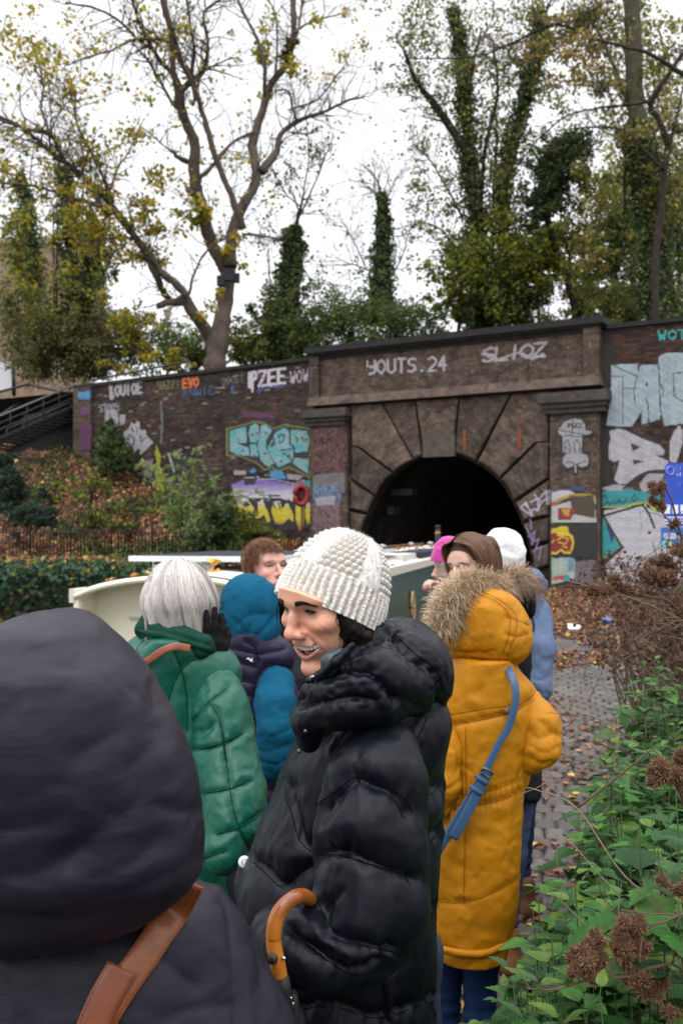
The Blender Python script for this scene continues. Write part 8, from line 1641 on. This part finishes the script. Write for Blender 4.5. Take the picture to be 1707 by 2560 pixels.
# nettles and burdock beside the path
rv=np.random.default_rng(202)
M_net=mat('nettle_leaf',(1,1,1),rough=.55,spec=.2,attr=True,trans=.2,bump=(120,.5,.002),var=(30,.32))
def nettle_leaf(L_,W_,r_,col):
 """serrated heart shaped blade folded along its midrib, with recessed side veins"""
 n=9;t=np.linspace(0,1,n*2+1);prof=np.sin(np.pi*np.clip(t,0,1)**.62)**.85*(1-.25*t);prof[0]=.05;prof[-1]=0.0
 w=prof*W_/2;w[1::2]*=1.10;w[2::2]*=.92;y=t*L_;y_out=y.copy();y_out[1::2]+=L_*.035
 droop=-(t**2)*L_*.28;rows=[];V=[];cl=[]
 for k in range(len(t)):
  mid=np.array([0,y[k],droop[k]]);rib=.0 if k%2 else-.0025
  for f in(-1,-.5,0,.5,1):
   V.append([f*w[k],(y_out[k]if abs(f)==1 else y[k]+.015*L_*abs(f)),droop[k]+abs(f)*w[k]*.35+(rib*(abs(f)==.5))-(abs(f)==1)*w[k]*.12]);s=1.0 if f else .78;cl.append(np.array(col)*s*(1.08 if k%2 else .92))
 V=np.array(V);m=len(t);i=np.arange(m-1)[:,None]*5;j=np.arange(4)[None];Q=np.stack([i+j,i+j+1,i+6+j,i+5+j],-1).reshape(-1,4)
 v,q,_=tube([(0,-L_*.35,L_*.03),(0,-.1*L_,.01*L_),(0,0,0)],[.0011,.0010,.0008],3,False)
 return np.vstack([V,v]),np.vstack([Q,q+len(V)]),np.vstack([np.array(cl),np.tile((.10,.14,.03),(len(v),1))])
leaf_me=[]
for c in((.034,.118,.020),(.024,.082,.016),(.055,.150,.026),(.042,.105,.034),(.016,.056,.013),(.10,.17,.028)):
 for(l,w)in((.078,.052),(.060,.036),(.092,.066)):
  V,Q,cl=nettle_leaf(l,w,rv,c);me=make_mesh('leaf',V,[Q],cl);me.materials.append(M_net);leaf_me.append(me)
M_nst=mat('nettle_stem',(.035,.055,.018),rough=.6)
def nettle(x,y,h,lean,nodes,sc,group):
 pl=empty('nettle_plant',(x,y,0),'stinging nettle with pairs of serrated green leaves in the bed along the path','nettle',group)
 n=8;t=np.linspace(0,1,n);L=np.stack([x+lean[0]*t**2,y+lean[1]*t**2,h*t],1)+rv.normal(0,.004,(n,3))*t[:,None];v,q,tt=tube(L,np.linspace(.0026,.0014,n),5);obj('stem',v,[q,np.array(tt)],M_nst,pl)
 a0=rv.uniform(0,6.28)
 for k in range(nodes):
  f=1-k*.060/h*1.05;
  if f<.12:break
  p=np.array([np.interp(f,t,L[:,c])for c in range(3)]);s=sc*(min(1.0,.38+k*.22))*rv.uniform(.85,1.15)
  for sd in(0,1):
   if k>2 and rv.uniform()<.12:continue
   a=a0+k*math.pi/2+sd*math.pi+rv.normal(0,.25);tilt=(.55 if k==0 else .12)-k*.03+rv.normal(0,.22);d=np.array([math.cos(a)*math.cos(tilt),math.sin(a)*math.cos(tilt),math.sin(tilt)]);z=np.array([0,0,1.0]);xx=np.cross(d,z);xx/=np.linalg.norm(xx);zz_=np.cross(xx,d)
   M=Matrix(((xx[0],d[0],zz_[0]),(xx[1],d[1],zz_[1]),(xx[2],d[2],zz_[2]))).to_euler();o=bpy.data.objects.new('leaf',leaf_me[rv.integers(0,len(leaf_me))]);C.objects.link(o);o.parent=pl
   base=p+d*.35*.07*s;o.location=tuple(base-np.array([x,y,0]));o.rotation_euler=M;o.scale=(s,s,s)
 return pl
cont_y=[1640,1700,1800,1900,2000,2100,2200,2240,2300,2400,2500,2600];cont_x=[1580,1545,1520,1450,1410,1410,1400,1345,1320,1280,1225,1170]
k=0;tries=0
while k<165 and tries<4000:
 tries+=1;ty=1650+990*rv.uniform(0,1)**1.15;lx=np.interp(ty,cont_y,cont_x);tx=lx+(1790-lx)*rv.uniform(0,1)**1.15+14;d=np.interp(ty,[1640,1900,2200,2450,2640],[4.3,3.2,2.35,1.85,1.6])*rv.uniform(.92,1.08)
 tp_=P(tx,ty,d);h=tp_[2]
 if h<.22:continue
 ln=np.array([rv.normal(-.03,.05),rv.normal(0,.05)]);nettle(tp_[0]-ln[0],tp_[1]-ln[1],h,ln,int(np.clip(h/.052,4,14)),rv.uniform(1.0,1.45),'stinging nettles beside the path');k+=1
for(tx,ty,d,s)in((1342,2235,2.3,1.1),(1328,2285,2.2,.9),(1600,2035,1.75,1.55),(1650,2130,1.7,1.65),(1575,2235,1.8,1.4),(1380,2350,1.9,1.2),(1290,2490,1.7,1.3),(1500,2500,1.55,1.3),(1690,2250,1.6,1.3),(1440,2190,2.1,1.1),(1375,2480,1.75,1.4),(1690,2000,1.9,1.4)):
 tp_=P(tx,ty-12,d);nettle(tp_[0]+.03,tp_[1],tp_[2],np.array([-.03,.0]),8,s,'stinging nettles beside the path')
n=26000;yy=rv.uniform(1.25,7.5,n);xl=np.interp(yy,[1.2,1.6,2.2,3,4,5,7.5],[.25,.26,.42,.78,1.25,1.75,2.6]);xx=xl+np.abs(rv.normal(0,1.0,n));hz=np.minimum((xx-xl)*1.6+.12,np.interp(yy,[1.2,2,3.5,7.5],[.70,.68,.85,.55]));zz2=rv.uniform(0,1,n)**.7*hz
V,T,c=leaf_cards(n,np.stack([xx,yy,zz2+.01],1),rv.uniform(.035,.085,n),pal(rv,n,[(.020,.062,.018),(.012,.036,.012),(.035,.085,.022),(.05,.045,.02)],[.35,.35,.2,.1]),rv,up=(0,-.3,1),tilt=.6,aspect=.75)
obj('undergrowth',V,[T],M_net,None,c,False)['kind']='stuff'
n=14000;yy=rv.uniform(6,28,n);xl=edge_x(yy)+np.interp(yy,[6,10,20,28],[2.3,2.9,3.6,3.6]);xx=xl+np.abs(rv.normal(0,1.6,n));zz2=np.abs(rv.normal(0,.22,n))*np.clip((xx-xl)*1.5,.1,1)
V,T,c=leaf_cards(n,np.stack([xx,yy,zz2+.02],1),rv.uniform(.05,.12,n),pal(rv,n,[(.045,.09,.02),(.10,.06,.03),(.13,.08,.045),(.03,.05,.015)],[.3,.25,.25,.2]),rv,up=(0,-.3,1),tilt=.6,aspect=.6)
obj('verge_plants',V,[T],M_lit,None,c,False)['kind']='stuff'
M_burr=mat('burr_brown',(1,1,1),rough=.75,spec=.25,attr=True)
def burr_mesh(r,ns,r_,hook=.010):
 a=Acc();th=np.linspace(0,np.pi,6);ph=np.linspace(0,2*np.pi,8,endpoint=False);S_=np.stack([np.sin(th)[:,None]*np.cos(ph),np.sin(th)[:,None]*np.sin(ph),np.cos(th)[:,None]+0*ph],-1).reshape(-1,3);i=np.arange(5)[:,None]*8;j=np.arange(8)[None]
 a.add(S_*r,np.stack([i+j,i+(j+1)%8,i+8+(j+1)%8,i+8+j],-1).reshape(-1,4)[:,::-1],col=(.050,.024,.013))
 for _ in range(ns):
  d=r_.normal(size=3);d/=np.linalg.norm(d);s=np.cross(d,r_.normal(size=3));s/=np.linalg.norm(s);s2=np.cross(d,s);w=.00075;b=d*r*.9;tip=d*(r+hook*r_.uniform(.7,1.1))+s*.0012
  c=np.array((.20,.108,.058))*r_.uniform(.45,1.35);a.add([b+s*w,b-s*w*.5+s2*w,b-s*w*.5-s2*w,tip],T=[[0,1,3],[1,2,3],[2,0,3]],col=c)
 me=make_mesh('burr',np.concatenate(a.V),[np.concatenate(a.Q),np.concatenate(a.T)],np.concatenate(a.C),False);me.materials.append(M_burr);return me
burrs_hi=[burr_mesh(.0092,110,rv,.0068)for _ in range(3)];burrs_lo=[burr_mesh(.0100,40,rv,.006)for _ in range(3)]
M_dry=mat('dry_stem',(.10,.060,.042),rough=.85,var=(30,.3));M_dry2=mat('pale_dry_stem',(.20,.14,.095),rough=.85,var=(30,.3))
def burdock(label,stems,clusters,d0,hi=True,group=None,m=None):
 """stems: photo polylines (x, y, width px, depth); clusters: (x, y, depth, n, spread px)"""
 x,y,w,d=stems[0][0];b=P(x,y,d);pl=empty('burdock',(b[0],b[1],0),label,'burdock',group);a=Acc();lines=[]
 for st_ in stems:
  s=smooth_line(np.array(st_,float),5);W=np.array([P(q[0],q[1],q[3])for q in s])+rv.normal(0,.0015,(len(s),3));v,q,t=tube(W,s[:,2]/F*s[:,3]/2,5);a.add(v,q,t);lines.append(W)
  for _ in range(int(len(s)*.5)):
   k=rv.integers(1,len(s));dd=rv.normal(0,1,3);dd[2]=abs(dd[2])*.6;dd/=np.linalg.norm(dd);l=rv.uniform(.03,.10);v,q,t=tube([W[k],W[k]+dd*l*.5,W[k]+dd*l+[0,0,-.01]],[.0011,.0009,.0004],3,False);a.add(v,q)
 allp=np.concatenate(lines)
 for(x,y,d,n,sp)in clusters:
  c=P(x,y,d);near=allp[np.linalg.norm(allp-c,axis=1).argmin()]
  v,q,t=tube([near,(near+c)/2+[0,0,.01],c],[.0016,.0013,.001],4,False);a.add(v,q)
  for _ in range(max(1,int(n*.72))):
   o=bpy.data.objects.new('burr',(burrs_hi if hi else burrs_lo)[rv.integers(0,3)]);C.objects.link(o);o.parent=pl;q=c+rv.normal(0,1,3)*sp*1.15/F*d*np.array([1,.8,.9]);o.location=tuple(q-np.array([b[0],b[1],0]));o.rotation_euler=tuple(rv.uniform(0,6,3));s=rv.uniform(.85,1.2);o.scale=(s,s,s)
   v,q2,t=tube([c,(c+q)/2,q],[.0010,.0009,.0008],3,False);a.add(v,q2)
 a.build('stem',m or M_dry,pl);return pl
burdock('burdock with a large cluster of brown burrs low among the nettles, bottom right',[[(1720,2620,10,1.65),(1700,2420,8,1.62),(1560,2440,7,1.6),(1480,2445,6,1.6),(1380,2475,5,1.6),(1312,2470,3,1.6)],[(1720,2280,8,1.62),(1640,2310,7,1.6),(1590,2340,6,1.6),(1545,2280,3,1.6)],[(1707,2290,5,1.62),(1640,2285,4,1.6),(1550,2275,3,1.6)]],[(1545,2310,1.60,9,14),(1575,2340,1.60,10,13),(1495,2370,1.60,10,15),(1470,2395,1.60,8,14),(1450,2430,1.60,6,12),(1485,2425,1.60,7,13),(1560,2390,1.61,8,14),(1590,2370,1.6,6,12),(1590,2420,1.61,6,13),(1600,2460,1.62,5,12),(1620,2480,1.62,5,12),(1665,2450,1.61,5,12),(1440,2410,1.6,3,10),(1530,2360,1.6,5,12),(1700,2380,1.6,4,10),(1680,2540,1.6,4,10),(1640,2440,1.62,3,10)],1.6)
burdock('burdock stem with a round knot of burrs at the right edge, halfway down the photo',[[(1760,2200,12,1.7),(1720,2050,10,1.7),(1690,1960,8,1.68),(1650,1930,5,1.66),(1635,1940,4,1.66)]],[(1650,1935,1.66,10,13),(1675,1950,1.66,8,11),(1698,1900,1.68,8,12),(1705,1940,1.68,6,10),(1636,1942,1.66,4,8),(1690,2220,1.66,7,12),(1700,2215,1.65,4,9)],1.66)
burdock('burdock reaching up in front of the blue sign, topped with burrs',[[(1760,1700,10,2.6),(1730,1450,8,2.6),(1700,1340,6,2.58),(1680,1260,5,2.56),(1655,1200,4,2.55)],[(1700,1340,4,2.58),(1660,1290,4,2.56),(1620,1240,3,2.55)]],[(1655,1208,2.55,5,10),(1628,1245,2.55,6,11),(1655,1268,2.56,3,8),(1676,1305,2.57,4,10),(1700,1372,2.58,4,10)],2.6)
burdock('burdock with branches of burrs reaching left across the painted wall base',[[(1760,1620,10,2.5),(1680,1510,8,2.5),(1600,1490,6,2.48),(1530,1470,4,2.46),(1480,1465,3,2.45),(1410,1465,2.5,2.45)],[(1740,1560,8,2.5),(1700,1430,6,2.5),(1600,1460,4,2.48),(1550,1470,3,2.46)],[(1760,1500,6,2.5),(1707,1455,5,2.5),(1640,1475,4,2.5)],[(1700,1545,4,2.45),(1600,1540,3,2.45),(1500,1530,2.5,2.45)]],[(1500,1470,2.45,9,12),(1540,1460,2.46,6,9),(1515,1480,2.45,5,9),(1575,1470,2.46,6,10),(1600,1445,2.47,8,15),(1625,1425,2.48,9,15),(1660,1410,2.49,8,15),(1690,1420,2.5,7,15),(1660,1450,2.5,7,15),(1700,1370,2.5,7,14),(1552,1540,2.45,3,7),(1620,1540,2.45,3,8),(1700,1515,2.5,6,14)],2.5)
for k,(x,y,d)in enumerate(((1610,1400,6.8),(1680,1360,6.4),(1550,1430,7.6),(1650,1500,5.8),(1590,1530,6.6),(1690,1590,5.4),(1535,1570,7.6),(1640,1600,5.6),(1580,1610,6.4),(1700,1480,5.4),(1660,1400,7.0))):
 b=P(x+60,1330+1.7*F/d,d);stems=[]
 cl_=[]
 for m in range(4):
  ex,ey=x+rv.normal(0,55),y+rv.normal(0,45);stems.append([(x+60+m*5,1330+1.68*F/d,9-m,d),(x+30+rv.normal(0,12),y+250,6,d),(x+rv.normal(0,20),y+90,4,d),(ex,ey,2.5,d)])
  for _ in range(5):f=rv.uniform(0,1);cl_.append((ex*(1-f)+x*f+rv.normal(0,14),ey*(1-f)+(y+90)*f+rv.normal(0,12),d,int(rv.integers(3,7)),90/d))
 burdock('dry brown burdock in the thicket between the path and the right frame edge',stems,cl_,d,False,'burdocks in the brown thicket')
n=2600;yy=rv.uniform(5,9,n);py2=rv.uniform(1390,1660,n);px_=np.interp(py2,[1370,1450,1600,1700,1800],[1500,1420,1455,1500,1540])+rv.uniform(0,1,n)**.8*330;xx=(px_-CX)/F*yy;zz2=EYE+(HY-py2)/F*yy
V,T,c=leaf_cards(n,np.stack([xx,yy,np.maximum(zz2,.02)],1),rv.uniform(.012,.045,n),pal(rv,n,[(.11,.058,.035),(.07,.038,.026),(.17,.095,.06),(.04,.028,.02)]),rv,tilt=1,aspect=.4,fold=1.2);obj('dead_leaves',V,[T],M_lit,None,c,False)['kind']='stuff'
a=Acc()
for _ in range(230):
 d=rv.uniform(4.6,7.5);x=rv.uniform(1480,1760);y=rv.uniform(1420,1700);an=rv.normal(.5,.8);l=rv.uniform(40,200);p0=P(x,y,d);p1=P(x+l*math.cos(an),y+l*math.sin(an),d+rv.normal(0,.15));v,q,t=tube([p0,(p0+p1)/2+rv.normal(0,.01,3),p1],[.0007,.0022,.0034],3,False);a.add(v,q)
a.build('dry_stalks',M_dry,None)['kind']='stuff'
for(lab,pts,w,m)in(('long pale dry stem arching left over the cobbles',[(1700,2290,1.7),(1560,2190,1.75),(1440,2020,1.8),(1340,1975,1.85),(1316,1970,1.85)],.0020,M_dry2),('short curled tip of a dry stem above the cobbles',[(1302,2012,1.86),(1306,1985,1.86),(1350,1965,1.86),(1400,1925,1.88),(1420,1908,1.9)],.0012,M_dry2),('straight pale dry stem crossing the nettles',[(1550,2240,1.75),(1490,2180,1.75),(1430,2110,1.76),(1388,2083,1.76)],.0016,M_dry2),('brown dry stem crossing the lower nettles',[(1490,2340,1.8),(1440,2290,1.8),(1400,2250,1.8),(1362,2218,1.8)],.0016,M_dry2),('dark dry branch slanting through the upper nettles',[(1440,2020,2.2),(1520,1960,2.2),(1590,1905,2.2),(1640,1880,2.2),(1700,2000,2.1)],.0034,M_dry),('thin dark twig reaching left beside the blue jacket',[(1760,2050,2.4),(1640,1900,2.4),(1500,1800,2.4),(1400,1785,2.4),(1366,1782,2.4)],.0016,M_dry),('drooping fine dry stem hanging before the cobbles',[(1390,2080,1.75),(1392,2150,1.75),(1404,2210,1.75),(1400,2250,1.75)],.0011,M_dry2),('slanting dry stalk before the brown thicket',[(1720,1560,2.6),(1640,1520,2.6),(1560,1490,2.6),(1430,1455,2.6),(1405,1450,2.6)],.0020,M_dry2)):
 L=smooth_line([P(*p)for p in pts],6);v,q,t=tube(L,np.linspace(w,w*.4,len(L)),5);tag(obj('dry_stem',v,[q,np.array(t)],m),lab,'stem')
